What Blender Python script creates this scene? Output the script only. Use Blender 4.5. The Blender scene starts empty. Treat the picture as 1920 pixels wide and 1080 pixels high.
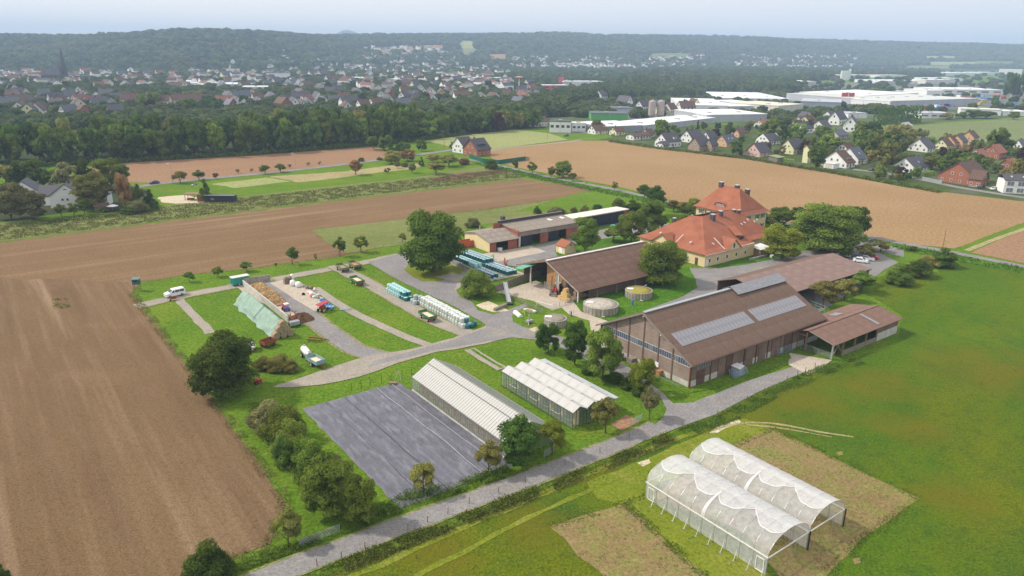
import bpy, math, random
import numpy as np
from mathutils import Vector, noise
rad=math.radians
S=bpy.context.scene; C=S.collection
rng=random.Random(7)
# ---------------------------------------------------------------- camera, world, sun, exposure
F=1371.0; PITCH=rad(18.1); ROLL=rad(0.75); CH=62.0
cam=bpy.data.objects.new('camera',bpy.data.cameras.new('camera')); C.objects.link(cam)
cam.location=(0,0,CH); cam.data.sensor_width=36; cam.data.lens=36*F/1920
cam.data.clip_start=1; cam.data.clip_end=60000
from mathutils import Matrix
cam.rotation_euler=(Matrix.Rotation(math.pi/2-PITCH,3,'X')@Matrix.Rotation(ROLL,3,'Z')).to_euler()
S.camera=cam
S.render.resolution_x=1024; S.render.resolution_y=576
SUN_AZ=rad(-82); SUN_EL=rad(44)     # azimuth from the viewing direction, clockwise
W=bpy.data.worlds.new('World'); S.world=W; W.use_nodes=True
nt=W.node_tree; nt.nodes.clear()
out=nt.nodes.new('ShaderNodeOutputWorld')
sk=nt.nodes.new('ShaderNodeTexSky'); sk.sky_type='NISHITA'; sk.sun_disc=False
sk.sun_elevation=SUN_EL; sk.sun_rotation=SUN_AZ; sk.dust_density=3.0; sk.air_density=1.0; sk.altitude=100
bg=nt.nodes.new('ShaderNodeBackground'); bg.inputs[1].default_value=0.03
bg2=nt.nodes.new('ShaderNodeBackground'); bg2.inputs[1].default_value=1.34   # thin high cloud, whiter towards the sun
tc=nt.nodes.new('ShaderNodeTexCoord'); dp=nt.nodes.new('ShaderNodeVectorMath'); dp.operation='DOT_PRODUCT'; dp.inputs[1].default_value=(math.sin(SUN_AZ)*math.cos(SUN_EL),math.cos(SUN_AZ)*math.cos(SUN_EL),math.sin(SUN_EL))
cr=nt.nodes.new('ShaderNodeValToRGB'); cr.color_ramp.elements[0].position=0.0; cr.color_ramp.elements[0].color=(.72,.74,.83,1); cr.color_ramp.elements[1].position=.62; cr.color_ramp.elements[1].color=(1.0,.985,.97,1)
mpr=nt.nodes.new('ShaderNodeMapRange'); mpr.inputs[1].default_value=-.6; mpr.inputs[2].default_value=1
nt.links.new(tc.outputs['Generated'],dp.inputs[0]); nt.links.new(dp.outputs['Value'],mpr.inputs[0]); nt.links.new(mpr.outputs[0],cr.inputs[0]); nt.links.new(cr.outputs[0],bg2.inputs[0])
ad=nt.nodes.new('ShaderNodeAddShader')
nt.links.new(sk.outputs[0],bg.inputs[0]); nt.links.new(bg.outputs[0],ad.inputs[0]); nt.links.new(bg2.outputs[0],ad.inputs[1])
nt.links.new(ad.outputs[0],out.inputs[0])
sl=bpy.data.lights.new('sun','SUN'); sl.energy=4.9; sl.angle=rad(3); sl.color=(1,.925,.81)
so=bpy.data.objects.new('sun',sl); C.objects.link(so)
sd=Vector((math.sin(SUN_AZ)*math.cos(SUN_EL),math.cos(SUN_AZ)*math.cos(SUN_EL),math.sin(SUN_EL)))
so.rotation_euler=sd.to_track_quat('Z','Y').to_euler()
S.view_settings.view_transform='Standard'; S.view_settings.look='None'
S.view_settings.exposure=-0.40; S.view_settings.gamma=1
HAZE=0.00017
S.cycles.volume_bounces=2
# ---------------------------------------------------------------- survey: photo pixel -> place on the ground
def ray(px,py):
    x=(px-960)/F; y=-(py-540)/F; c,s=math.cos(ROLL),math.sin(ROLL)
    xr=x*c-y*s; yr=x*s+y*c
    return Vector((xr,math.cos(PITCH)+yr*math.sin(PITCH),-math.sin(PITCH)+yr*math.cos(PITCH)))
def G(px,py,z=0.0):
    r=ray(px,py); t=(z-CH)/r[2]; return Vector((r[0]*t,r[1]*t,z))
def proj(p):
    x,y,z=p[0],p[1],p[2]-CH
    d=y*math.cos(PITCH)-z*math.sin(PITCH); u=y*math.sin(PITCH)+z*math.cos(PITCH)
    if d<=0: return (-9999,-9999)
    a,b=x/d,u/d; c,s=math.cos(ROLL),math.sin(ROLL)
    return (960+F*(a*c+b*s),540-F*(-a*s+b*c))
def height(px,py,p): r=ray(px,py); return CH+r[2]*p[1]/r[1]
AZ=rad(53.3); O0=G(1292,727); UA=Vector((math.sin(AZ),math.cos(AZ),0)); VA=Vector((-math.cos(AZ),math.sin(AZ),0))
RF=math.pi/2-AZ
def U(u,v,z=0): p=O0+UA*u+VA*v; return Vector((p.x,p.y,z))
def toUV(p): d=p-O0; return d.dot(UA),d.dot(VA)
# ---------------------------------------------------------------- terrain: flat plain, wooded hills from 1.7 km
KX=[-600,0,100,200,330,450,560,640,800,1000,1280,1500,1700,1920,2600]
KS=[14,13,15,19,27,27,22,21,26,29,29,25,22,20,18]
KD0=[1700,1700,1700,1700,1700,1750,1900,2100,2300,2500,2700,2900,3000,3000,3000]
KD1=[2600,2600,2600,2600,2600,2700,3200,3600,4000,4200,4500,4700,4800,5000,5000]
def terr(x,y):
    if y<1500: return 0.0
    k=960+1442*x/y
    d0=np.interp(k,KX,KD0); d1=np.interp(k,KX,KD1); s=np.interp(k,KX,KS)
    t=(y-d0)/(d1-d0)
    if t<=0: return 0.0
    t=min(t,1); h=CH+s/(F*1.107)*d1-13
    w=t*t*(3-2*t)
    n=noise.noise(Vector((x/420,y/520,3)))*.9+noise.noise(Vector((x/150,y/150,8)))*.3
    return max(0,h*w+n*w*(9+44*(1-t)))
# ---------------------------------------------------------------- materials
def mat(name): 
    m=bpy.data.materials.new(name); m.use_nodes=True; t=m.node_tree
    return m,t,t.nodes['Principled BSDF']
def N(t,typ,**kw):
    n=t.nodes.new(typ)
    for k,v in kw.items():
        if k[0]=='i' and k[1:].isdigit(): n.inputs[int(k[1:])].default_value=v
        else: setattr(n,k,v)
    return n
def tex(t,scale,detail=4,stretch=None,rot=0,obj=True,rough=.6):
    tc=N(t,'ShaderNodeTexCoord'); mp=N(t,'ShaderNodeMapping')
    mp.vector_type='TEXTURE'; mp.inputs['Rotation'].default_value=(0,0,rot)
    if stretch: mp.inputs['Scale'].default_value=tuple(1/s for s in stretch)
    t.links.new(tc.outputs['Object'],mp.inputs[0])
    n=N(t,'ShaderNodeTexNoise'); n.inputs['Scale'].default_value=scale; n.inputs['Detail'].default_value=detail; n.inputs['Roughness'].default_value=rough
    t.links.new(mp.outputs[0],n.inputs['Vector']); return n.outputs['Fac'],mp
def ramp(t,fac,stops):
    r=N(t,'ShaderNodeValToRGB'); e=r.color_ramp.elements
    while len(e)<len(stops): e.new(.5)
    for i,(p,c) in enumerate(stops): e[i].position=p; e[i].color=(*c,1) if len(c)==3 else c
    t.links.new(fac,r.inputs[0]); return r.outputs[0]
def mixc(t,fac,a,b,mode='MIX'):
    m=N(t,'ShaderNodeMix',data_type='RGBA',blend_type=mode)
    if isinstance(fac,(int,float)): m.inputs[0].default_value=fac
    else: t.links.new(fac,m.inputs[0])
    for s,v in ((6,a),(7,b)):
        if isinstance(v,tuple): m.inputs[s].default_value=(*v,1)
        else: t.links.new(v,m.inputs[s])
    return m.outputs[2]
def bump(t,b,fac,strength,dist):
    n=N(t,'ShaderNodeBump'); n.inputs['Strength'].default_value=strength; n.inputs['Distance'].default_value=dist
    t.links.new(fac,n.inputs['Height'])
    if b.inputs['Normal'].links: t.links.new(b.inputs['Normal'].links[0].from_socket,n.inputs['Normal'])
    t.links.new(n.outputs[0],b.inputs['Normal'])
MC={}
def pm(c,rough=.7,var=.18,scale=2.0,bmp=0.0,metal=0.0,spec=.3):
    """plain painted / weathered surface: base colour with soft mottling and fine relief"""
    k=(c,rough,var,scale,bmp,metal)
    if k in MC: return MC[k]
    m,t,b=mat('surface'); f,_=tex(t,scale,5)
    lo=tuple(x*(1-var) for x in c); hi=tuple(min(1,x*(1+var)) for x in c)
    t.links.new(ramp(t,f,[(.3,lo),(.7,hi)]),b.inputs['Base Color'])
    b.inputs['Roughness'].default_value=rough; b.inputs['Metallic'].default_value=metal; b.inputs['Specular IOR Level'].default_value=spec
    if bmp: bump(t,b,tex(t,scale*6,3)[0],bmp,.02)
    MC[k]=m; return m
def ground(name,layers,fine,bs=.5,bd=.3,con=.38):
    """layers: (scale,stretch,rot,lo,hi,c1,c2) first is the base, then overlays (…, colour, amount)"""
    m,t,b=mat(name); sc,c1,c2=layers[0]
    f,_=tex(t,sc,6); col=ramp(t,f,[(.3,c1),(.7,c2)])
    for (sc,st,rt,lo,hi,c,amt) in layers[1:]:
        f,_=tex(t,sc,5,st,rt); k=ramp(t,f,[(lo,(0,0,0)),(hi,(amt,)*3)])
        col=mixc(t,k,col,c)
    g,_=tex(t,fine,4,rough=.75)
    k=ramp(t,g,[(.28,(1-con,)*3),(.72,(1+con,)*3)])
    col=mixc(t,1.0,col,k,'MULTIPLY')
    t.links.new(col,b.inputs['Base Color']); b.inputs['Roughness'].default_value=1; b.inputs['Specular IOR Level'].default_value=.05
    bump(t,b,g,bs,bd); return m
V1=(1,1,1)
SOIL=ground('soil',[(.03,(.178,.112,.057),(.215,.141,.075)),
  (.5,(1,.035,1),RF,.5,.75,(.33,.225,.145),.5),(.11,(1,.03,1),RF,.54,.66,(.40,.29,.19),.7),(.14,(1,.05,1),RF,.5,.70,(.115,.063,.036),.5),(.05,V1,0,.54,.72,(.28,.18,.11),.5),(1.2,V1,0,.5,.7,(.11,.062,.036),.45)],3.6,1,.25,.5)
SOIL2=ground('soil_bed',[(.02,(.170,.106,.054),(.203,.130,.069)),(.3,(.03,1,1),RF,.5,.75,(.32,.21,.13),.4),(.05,V1,0,.5,.75,(.15,.09,.048),.4),(.16,(.05,1,1),RF,.55,.68,(.34,.24,.15),.45)],1.6,.5,.15)
TAN=ground('tan_soil',[(.012,(.275,.175,.085),(.315,.205,.103)),(.2,(.03,1,1),rad(-18),.5,.75,(.285,.18,.10),.3),(.02,V1,0,.5,.75,(.39,.265,.155),.4)],.9,.3,.12)
TAN2=ground('red_soil',[(.012,(.255,.150,.088),(.295,.18,.105)),(.2,(.03,1,1),RF,.5,.7,(.33,.19,.115),.4)],.9,.3,.12)
GRASS=ground('grass',[(.06,(.088,.168,.013),(.130,.222,.017)),(.25,V1,0,.50,.75,(.20,.235,.025),.55),(.9,V1,0,.50,.70,(.050,.125,.010),.65),(.05,V1,0,.52,.72,(.17,.21,.022),.55)],1.6,1.0,.35,.5)
MEADOW=ground('field_grass',[(.03,(.070,.140,.009),(.105,.185,.011)),(.03,(1,.4,1),rad(-35),.47,.60,(.165,.180,.008),.8),(.06,(1,.3,1),rad(20),.5,.68,(.050,.108,.020),.7),(.5,V1,0,.5,.7,(.05,.10,.012),.6),(1.6,V1,0,.5,.68,(.12,.17,.03),.35),(.25,(.02,1,1),RF+.12,.52,.7,(.15,.19,.012),.35)],2.6,1.0,.45,.5)
def patches(m,L,c):
    t=m.node_tree; b=t.nodes['Principled BSDF']; src=b.inputs['Base Color'].links[0].from_socket
    tc=N(t,'ShaderNodeTexCoord'); nz=N(t,'ShaderNodeTexNoise'); nz.inputs['Scale'].default_value=.12; nz.inputs['Detail'].default_value=5; t.links.new(tc.outputs['Object'],nz.inputs['Vector'])
    g,_=tex(t,2.2,4); cc=mixc(t,ramp(t,g,[(.3,(0,0,0)),(.7,(1,1,1))]),c,tuple(x*.72 for x in c))
    for (p,r) in L:
        ds=N(t,'ShaderNodeVectorMath',operation='DISTANCE'); ds.inputs[1].default_value=p; t.links.new(tc.outputs['Object'],ds.inputs[0])
        mr=N(t,'ShaderNodeMapRange'); mr.inputs[1].default_value=r*1.3; mr.inputs[2].default_value=r*.2; mr.inputs[3].default_value=0; mr.inputs[4].default_value=1; t.links.new(ds.outputs['Value'],mr.inputs[0])
        mu=N(t,'ShaderNodeMath',operation='MULTIPLY'); t.links.new(mr.outputs[0],mu.inputs[0]); t.links.new(nz.outputs['Fac'],mu.inputs[1])
        k=ramp(t,mu.outputs[0],[(.18,(0,0,0)),(.5,(.8,)*3)]); src=mixc(t,k,src,cc)
    t.links.new(src,b.inputs['Base Color'])
patches(MEADOW,[(G(1500,745),15),(G(1640,720),12),(G(1870,690),20),(G(1700,800),9),(G(1000,985),8),(G(820,1040),8),(G(1150,900),7),(G(1400,800),9),(G(1780,930),9)],(.185,.172,.015))
LUSH=ground('lush_grass',[(.05,(.050,.140,.010),(.085,.185,.014)),(.4,V1,0,.5,.7,(.13,.25,.03),.5)],1.6,1.0,.35)
OLIVE=ground('weedy_stubble',[(.03,(.16,.185,.055),(.22,.24,.08)),(.35,V1,0,.5,.7,(.28,.27,.12),.6),(.9,V1,0,.5,.66,(.07,.11,.025),.75)],.9,1.0,.6)
PALE=ground('pale_grass',[(.02,(.24,.27,.10),(.30,.31,.13)),(.2,(1,.1,1),rad(70),.5,.7,(.20,.24,.07),.4)],.6,.5,.3)
DRY=ground('dry_grass',[(.05,(.30,.25,.12),(.36,.30,.16)),(.3,V1,0,.5,.7,(.22,.22,.08),.6)],.9,.6,.3)
MOWN=ground('mown_plot',[(.06,(.195,.145,.062),(.245,.180,.085)),(.30,V1,0,.45,.70,(.185,.205,.048),.8),(.8,V1,0,.52,.72,(.34,.22,.125),.5),(.12,V1,0,.52,.72,(.13,.20,.03),.4)],2.0,.8,.14)
YELLOWG=ground('yellow_grass',[(.08,(.135,.180,.014),(.185,.205,.022)),(.4,(1,.2,1),RF,.5,.7,(.28,.25,.07),.5)],2.0,.8,.15)
BEANS=ground('reddish_crop',[(.05,(.13,.065,.05),(.19,.10,.07)),(.5,V1,0,.5,.7,(.20,.19,.07),.6)],1.0,1.0,.5)
CROP=ground('far_crop',[(.01,(.15,.185,.075),(.19,.22,.09)),(.25,(.03,1,1),rad(6),.5,.66,(.12,.15,.06),.5)],.35,.5,.4)
ASPH=ground('asphalt',[(.08,(.195,.185,.185),(.245,.232,.228)),(.3,V1,0,.52,.75,(.33,.31,.29),.6),(1.2,V1,0,.5,.75,(.26,.245,.23),.5),(.10,V1,0,.56,.72,(.30,.25,.19),.5)],3.0,.4,.03)
GRAV=ground('gravel',[(.15,(.27,.24,.205),(.34,.30,.255)),(.5,V1,0,.5,.75,(.21,.20,.12),.5),(2,V1,0,.5,.75,(.40,.36,.31),.5)],4.0,.5,.03)
SHOULD=ground('road_shoulder',[(.3,(.20,.19,.09),(.28,.24,.15)),(1,V1,0,.45,.6,(.10,.16,.025),.8)],3,.8,.08)
CONC=ground('concrete',[(.2,(.40,.34,.275),(.47,.405,.33)),(.6,V1,0,.52,.75,(.33,.27,.21),.6)],3.0,.2,.02)
SAND=ground('sand',[(.4,(.50,.42,.30),(.58,.50,.38)),(1,V1,0,.5,.7,(.35,.32,.16),.6)],3.0,.4,.05)
DUNGM=ground('straw_dung',[(.3,(.17,.10,.045),(.30,.19,.09)),(.8,V1,0,.45,.65,(.46,.34,.18),.8)],3.5,1.0,.15)

def leafmat(name,c,c2=None,tr=.30):
    m,t,b=mat(name); t.nodes.remove(b); o=t.nodes['Material Output']
    c2=c2 or tuple(x*1.5 for x in c)
    f,_=tex(t,1.1,3); oi=N(t,'ShaderNodeObjectInfo')
    col=ramp(t,f,[(.35,tuple(x*.72 for x in c)),(.65,c2)])
    hs=N(t,'ShaderNodeHueSaturation'); t.links.new(col,hs.inputs['Color'])
    mr=N(t,'ShaderNodeMapRange'); mr.inputs[3].default_value=.475; mr.inputs[4].default_value=.515; t.links.new(oi.outputs['Random'],mr.inputs[0]); t.links.new(mr.outputs[0],hs.inputs['Hue'])
    mv=N(t,'ShaderNodeMapRange'); mv.inputs[3].default_value=.72; mv.inputs[4].default_value=1.3
    ml=N(t,'ShaderNodeMath',operation='MULTIPLY'); ml.inputs[1].default_value=7.31; fr=N(t,'ShaderNodeMath',operation='FRACT')
    t.links.new(oi.outputs['Random'],ml.inputs[0]); t.links.new(ml.outputs[0],fr.inputs[0]); t.links.new(fr.outputs[0],mv.inputs[0]); t.links.new(mv.outputs[0],hs.inputs['Value'])
    d=N(t,'ShaderNodeBsdfDiffuse'); tl=N(t,'ShaderNodeBsdfTranslucent'); mx=N(t,'ShaderNodeMixShader'); mx.inputs[0].default_value=tr
    t.links.new(hs.outputs[0],d.inputs[0]); t.links.new(hs.outputs[0],tl.inputs[0]); t.links.new(d.outputs[0],mx.inputs[1]); t.links.new(tl.outputs[0],mx.inputs[2]); t.links.new(mx.outputs[0],o.inputs[0])
    return m
LD=leafmat('leaves_dark',(0.075,0.136,0.030),(0.156,0.242,0.047)); LM=leafmat('leaves_mid',(0.115,0.185,0.033),(0.231,0.311,0.055))
LO=leafmat('leaves_olive',(0.203,0.221,0.058),(0.369,0.362,0.099)); LY=leafmat('leaves_yellow',(0.173,0.213,0.025),(0.300,0.336,0.048))
LL=leafmat('leaves_light',(0.162,0.261,0.033),(0.335,0.431,0.069)); LP=leafmat('leaves_purple',(0.066,0.029,0.031),(0.113,0.058,0.050)); LB=leafmat('leaves_brown',(0.277,0.170,0.069),(0.438,0.281,0.122))
LG=leafmat('leaves_grey',(0.178,0.190,0.076),(0.313,0.309,0.131))
WEED=leafmat('weeds',(.095,.17,.025),(.18,.26,.045)); WEEDY=leafmat('dry_weeds',(.15,.16,.05),(.26,.24,.10))
FARL=leafmat('far_leaves',(.060,.100,.034),(.110,.155,.052))
BARK=pm((.11,.085,.06),.9,.3,6,.4)
def striped(name,c,c2,period,axis=0,rough=.8,bs=.5,bd=.03,trough_dark=.3,nsc=.35):
    m,t,b=mat(name); f,mp=tex(t,nsc,6)
    w=N(t,'ShaderNodeTexWave',bands_direction='XYZ'[axis]); w.inputs['Scale'].default_value=.314/period*1.0; w.inputs['Distortion'].default_value=.05
    t.links.new(mp.outputs[0],w.inputs[0])
    col=ramp(t,f,[(.3,c),(.7,c2)]); k=ramp(t,w.outputs['Fac'],[(.0,(1-trough_dark,)*3),(.35,(1,1,1))])  # base colour is multiplied darker in the troughs of the wave
    col=mixc(t,1.0,col,k,'MULTIPLY')
    g,_=tex(t,1.2,5,(1,.12,1) if axis==0 else (.12,1,1)); col=mixc(t,ramp(t,g,[(.55,(0,0,0)),(.78,(.35,)*3)]),col,tuple(min(1,x*1.6) for x in c2))
    t.links.new(col,b.inputs['Base Color']); b.inputs['Roughness'].default_value=rough; b.inputs['Specular IOR Level'].default_value=.2
    bump(t,b,w.outputs['Fac'],bs,bd); return m
RBROWN=striped('fibre_cement_brown',(.135,.084,.062),(.180,.118,.088),.18,0,.8,.5,.04,.25)
RBROWN2=striped('fibre_cement_rose',(.215,.142,.120),(.265,.182,.156),.18,0,.8,.5,.04,.2)
RBROWN3=striped('fibre_cement_dark',(.118,.068,.050),(.160,.098,.074),.18,0,.8,.5,.04,.25)
RGREY=striped('fibre_cement_grey',(.24,.20,.165),(.33,.28,.235),.18,0,.9,.5,.04,.3)
TILE=striped('red_tiles',(.295,.098,.052),(.375,.142,.083),.33,0,.8,.6,.04,.35,.25)
BOARD=striped('grey_boards',(.27,.20,.165),(.38,.295,.25),.20,2,.9,.5,.02,.35)
BOARDV=striped('brown_boards',(.175,.115,.09),(.255,.175,.14),.20,0,.9,.5,.02,.35)
REDBR=striped('brick',(.30,.10,.065),(.40,.15,.10),.08,2,.9,.3,.01,.25)
CREAM=pm((.72,.58,.34),.9,.06,.6); CREAMD=pm((.62,.50,.30),.9,.08,.6); WHITE=pm((.78,.78,.77),.7,.05,.5); OFFW=pm((.62,.60,.55),.8,.1,.8)
TRIM=pm((.80,.79,.76),.5,.05,1); GREYM=pm((.40,.41,.42),.45,.12,1,0,.4); GALV=pm((.45,.47,.49),.4,.15,2,0,.6); DARK=pm((.035,.035,.04),.7,.2,1)
WOOD=pm((.24,.16,.095),.9,.25,3,.3); OWOOD=pm((.38,.21,.09),.85,.25,2,.3); WGREY=pm((.23,.20,.17),.9,.25,3,.3); NAVY=pm((.022,.030,.055),.6,.2,.8); RUST=pm((.24,.085,.035),.9,.35,3,.4)
CONW=pm((.36,.33,.29),.95,.25,.8,.3); CONL=pm((.50,.48,.44),.9,.18,.8,.2); BLACKR=pm((.02,.02,.022),.8,.2,3); SLATE=pm((.075,.07,.085),.6,.18,1.2,.2); SLATEB=pm((.085,.095,.12),.55,.18,1.2,.2)
ROOFD=pm((.12,.07,.055),.8,.2,.8,.2); ROOFR=pm((.30,.12,.08),.85,.2,.8,.2); ZINC=pm((.50,.52,.55),.4,.12,.8,0,.3); RED=pm((.45,.03,.04),.4,.15,2); TEAL=pm((.02,.28,.24),.5,.1,1); GREENP=pm((.10,.17,.07),.6,.2,2); GREEND=pm((.04,.10,.05),.6,.2,2)
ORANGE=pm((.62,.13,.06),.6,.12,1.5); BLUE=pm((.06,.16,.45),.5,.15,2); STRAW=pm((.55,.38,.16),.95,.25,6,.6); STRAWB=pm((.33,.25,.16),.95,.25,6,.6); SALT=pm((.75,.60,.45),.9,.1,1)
def glassm(name,c,rough=.1,alpha=1.0,trans=0.0):
    m,t,b=mat(name); b.inputs['Base Color'].default_value=(*c,1); b.inputs['Roughness'].default_value=rough; b.inputs['Specular IOR Level'].default_value=.6
    if alpha<1: b.inputs['Alpha'].default_value=alpha
    return m
GLASS=glassm('window_glass',(.05,.06,.075)); GLASSB=glassm('blue_pane',(.09,.11,.18)); GLASSL=glassm('pale_pane',(.17,.19,.23),.3)
PANE=glassm('greenhouse_glass',(.45,.50,.46),.12,.20); PANEW=pm((.46,.45,.43),.35,.07,.8,0,0,.5); SKYL=pm((.235,.23,.25),.45,.2,1.5,0,0,.5)
def netm(name,a):
    m,t,b=mat(name); b.inputs['Base Color'].default_value=(.72,.72,.73,1); b.inputs['Roughness'].default_value=1; b.inputs['Specular IOR Level'].default_value=.1
    f,_=tex(t,1.5,4); mr=N(t,'ShaderNodeMapRange'); mr.inputs[1].default_value=.3; mr.inputs[2].default_value=.7; mr.inputs[3].default_value=a*.8; mr.inputs[4].default_value=min(1,a*1.2)
    t.links.new(f,mr.inputs[0]); t.links.new(mr.outputs[0],b.inputs['Alpha']); return m
NET1=netm('netting_single',.38); NET2=netm('netting_folded',.44); NET3=netm('netting_gathered',.68)
# ---------------------------------------------------------------- mesh helpers
class MB:
    def __init__(s): s.v=[]; s.f=[]; s.m=[]
    def add(s,vs,fs,mi=0):
        o=len(s.v); s.v+= [tuple(p) for p in vs]; s.f+=[tuple(i+o for i in f) for f in fs]; s.m+=[mi]*len(fs); return s
    def box(s,x0,y0,z0,x1,y1,z1,mi=0):
        return s.add([(x0,y0,z0),(x1,y0,z0),(x1,y1,z0),(x0,y1,z0),(x0,y0,z1),(x1,y0,z1),(x1,y1,z1),(x0,y1,z1)],
          [(3,2,1,0),(4,5,6,7),(0,1,5,4),(1,2,6,5),(2,3,7,6),(3,0,4,7)],mi)
    def bar(s,a,b,w,h=None,mi=0):
        a=Vector(a); b=Vector(b); d=(b-a).normalized(); h=h or w
        up=Vector((0,0,1)) if abs(d.z)<.95 else Vector((1,0,0))
        x=d.cross(up).normalized()*w/2; y=x.cross(d).normalized()*h/2
        vs=[a-x-y,a+x-y,a+x+y,a-x+y,b-x-y,b+x-y,b+x+y,b-x+y]
        return s.add(vs,[(3,2,1,0),(4,5,6,7),(0,1,5,4),(1,2,6,5),(2,3,7,6),(3,0,4,7)],mi)
    def cyl(s,a,b,r0,r1=None,n=12,mi=0,cap=True):
        a=Vector(a); b=Vector(b); r1=r0 if r1 is None else r1; d=(b-a).normalized()
        up=Vector((0,0,1)) if abs(d.z)<.9 else Vector((1,0,0)); x=d.cross(up).normalized(); y=d.cross(x)
        vs=[]
        for c,r in ((a,r0),(b,r1)):
            for i in range(n):
                t=2*math.pi*i/n; vs.append(c+(x*math.cos(t)+y*math.sin(t))*r)
        fs=[(i,(i+1)%n,n+(i+1)%n,n+i) for i in range(n)]
        if cap: fs+=[tuple(range(n-1,-1,-1)),tuple(range(n,2*n))]
        return s.add(vs,fs,mi)
    def lathe(s,prof,n=16,mi=0,c=(0,0)):
        vs=[];
        for r,z in prof:
            for i in range(n): t=2*math.pi*i/n; vs.append((c[0]+r*math.cos(t),c[1]+r*math.sin(t),z))
        k=len(prof); fs=[(j*n+i,j*n+(i+1)%n,(j+1)*n+(i+1)%n,(j+1)*n+i) for j in range(k-1) for i in range(n)]
        fs+=[tuple(range(n-1,-1,-1)),tuple(range((k-1)*n,k*n))]
        return s.add(vs,fs,mi)
    def slab(s,pts,t,mi=0):
        """polygon in space given a thickness downwards"""
        n=len(pts); a=[Vector(p) for p in pts]; b=[p-Vector((0,0,t)) for p in a]
        return s.add(a+b,[tuple(range(n)),tuple(range(2*n-1,n-1,-1))]+[(i,n+i,n+(i+1)%n,(i+1)%n) for i in range(n)],mi)
    def mesh(s,name,mats):
        me=bpy.data.meshes.new(name); me.from_pydata(s.v,[],s.f)
        for m in (mats if isinstance(mats,(list,tuple)) else [mats]): me.materials.append(m)
        if any(s.m): me.polygons.foreach_set('material_index',s.m)
        me.update(); return me
    def build(s,name,mats,parent=None,loc=(0,0,0),smooth=False):
        me=s.mesh(name,mats)
        if smooth: me.polygons.foreach_set('use_smooth',[True]*len(me.polygons))
        return obj(name,me,parent,loc)
def obj(name,me,parent=None,loc=(0,0,0),rz=0):
    o=bpy.data.objects.new(name,me); C.objects.link(o); o.location=loc; o.rotation_euler=(0,0,rz)
    if parent: o.parent=parent
    return o
def tag(o,label=None,cat=None,group=None,kind=None):
    if label: o['label']=label
    if cat: o['category']=cat
    if group: o['group']=group
    if kind: o['kind']=kind
    return o
def thing(name,label,cat,loc=(0,0,0),rz=0,group=None):
    return tag(obj(name,None,None,loc,rz),label,cat,group)
def dup(root,loc=None,rz=None,label=None,parent=None,scale=None):
    c=root.copy(); C.objects.link(c); c.parent=parent
    if loc is not None: c.location=loc
    if rz is not None: c.rotation_euler=(0,0,rz)
    if scale is not None: c.scale=scale
    if label: c['label']=label
    for ch in root.children: dup(ch,parent=c)
    return c
def grid(name,par,o,du,dv,nu,nv,t,m,gu=.03,gv=.03,jit=0.0,skip=None):
    """nu x nv alike pieces covering the parallelogram o, o+du, o+dv; each is an object"""
    o=Vector(o); du=Vector(du)/nu; dv=Vector(dv)/nv; n=du.cross(dv).normalized()*t
    a=du*(gu/du.length); b=dv*(gv/dv.length)
    P=[a+b,du-a+b,du-a+dv-b,a+dv-b]; mb=MB().add([p-n*.5 for p in P]+[p+n*.5 for p in P],[(3,2,1,0),(4,5,6,7),(0,1,5,4),(1,2,6,5),(2,3,7,6),(3,0,4,7)])
    me=mb.mesh(name,m); r=[]
    for i in range(nu):
        for j in range(nv):
            if skip and skip(i,j): continue
            r.append(obj(name,me,par,o+du*i+dv*j+n.normalized()*rng.uniform(-jit,jit)))
    return r
def sheet(name,pts,z,m,jit=.35,seg=3.0,kind='structure'):
    """flat ground surface with slightly ragged edges"""
    P=[]; n=len(pts)
    for i in range(n):
        a=Vector(pts[i][:2]+(0,)) if isinstance(pts[i],tuple) else pts[i].copy(); b=pts[(i+1)%n]; b=Vector(b[:2]+(0,)) if isinstance(b,tuple) else b.copy()
        a.z=b.z=0; L=(b-a).length; k=max(1,min(60,int(L/seg))); nn=Vector((-(b-a).y,(b-a).x,0)).normalized()
        for q in range(k):
            p=a.lerp(b,q/k)
            if jit and q: p+=nn*jit*noise.noise(p*.35+Vector((0,0,z*99)))*1.6
            P.append((p.x,p.y,z))
    me=bpy.data.meshes.new(name); me.from_pydata(P,[],[tuple(range(len(P)))]); me.materials.append(m); me.update()
    if me.polygons[0].normal.z<0: me.flip_normals()
    return tag(obj(name,me),kind=kind)
def gp(*px): return [G(x,y) for x,y in px]
def strip(name,pts,w,z,m,jit=.25):
    """road or track along a centre line"""
    L=[];R=[]
    Q=[]
    for i in range(len(pts)-1):
        k=max(1,int((pts[i+1]-pts[i]).length/2.5))
        Q+=[pts[i].lerp(pts[i+1],q/k) for q in range(k)]
    Q.append(pts[-1])
    for _ in range(3): Q=[Q[0]]+[(Q[i-1]+Q[i]*2+Q[i+1])/4 for i in range(1,len(Q)-1)]+[Q[-1]]
    for i,p in enumerate(Q):
        d=(Q[min(i+1,len(Q)-1)]-Q[max(i-1,0)]).normalized(); n=Vector((-d.y,d.x,0))
        a=w/2+jit*noise.noise(p*.4); b=w/2+jit*noise.noise(p*.4+Vector((9,9,9)))
        L.append((*(p+n*a)[:2],z)); R.append((*(p-n*b)[:2],z))
    n=len(Q); me=bpy.data.meshes.new(name); me.from_pydata(L+R,[],[(i,n+i,n+i+1,i+1) for i in range(n-1)]); me.materials.append(m); me.update()
    return tag(obj(name,me),kind='structure')
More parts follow.
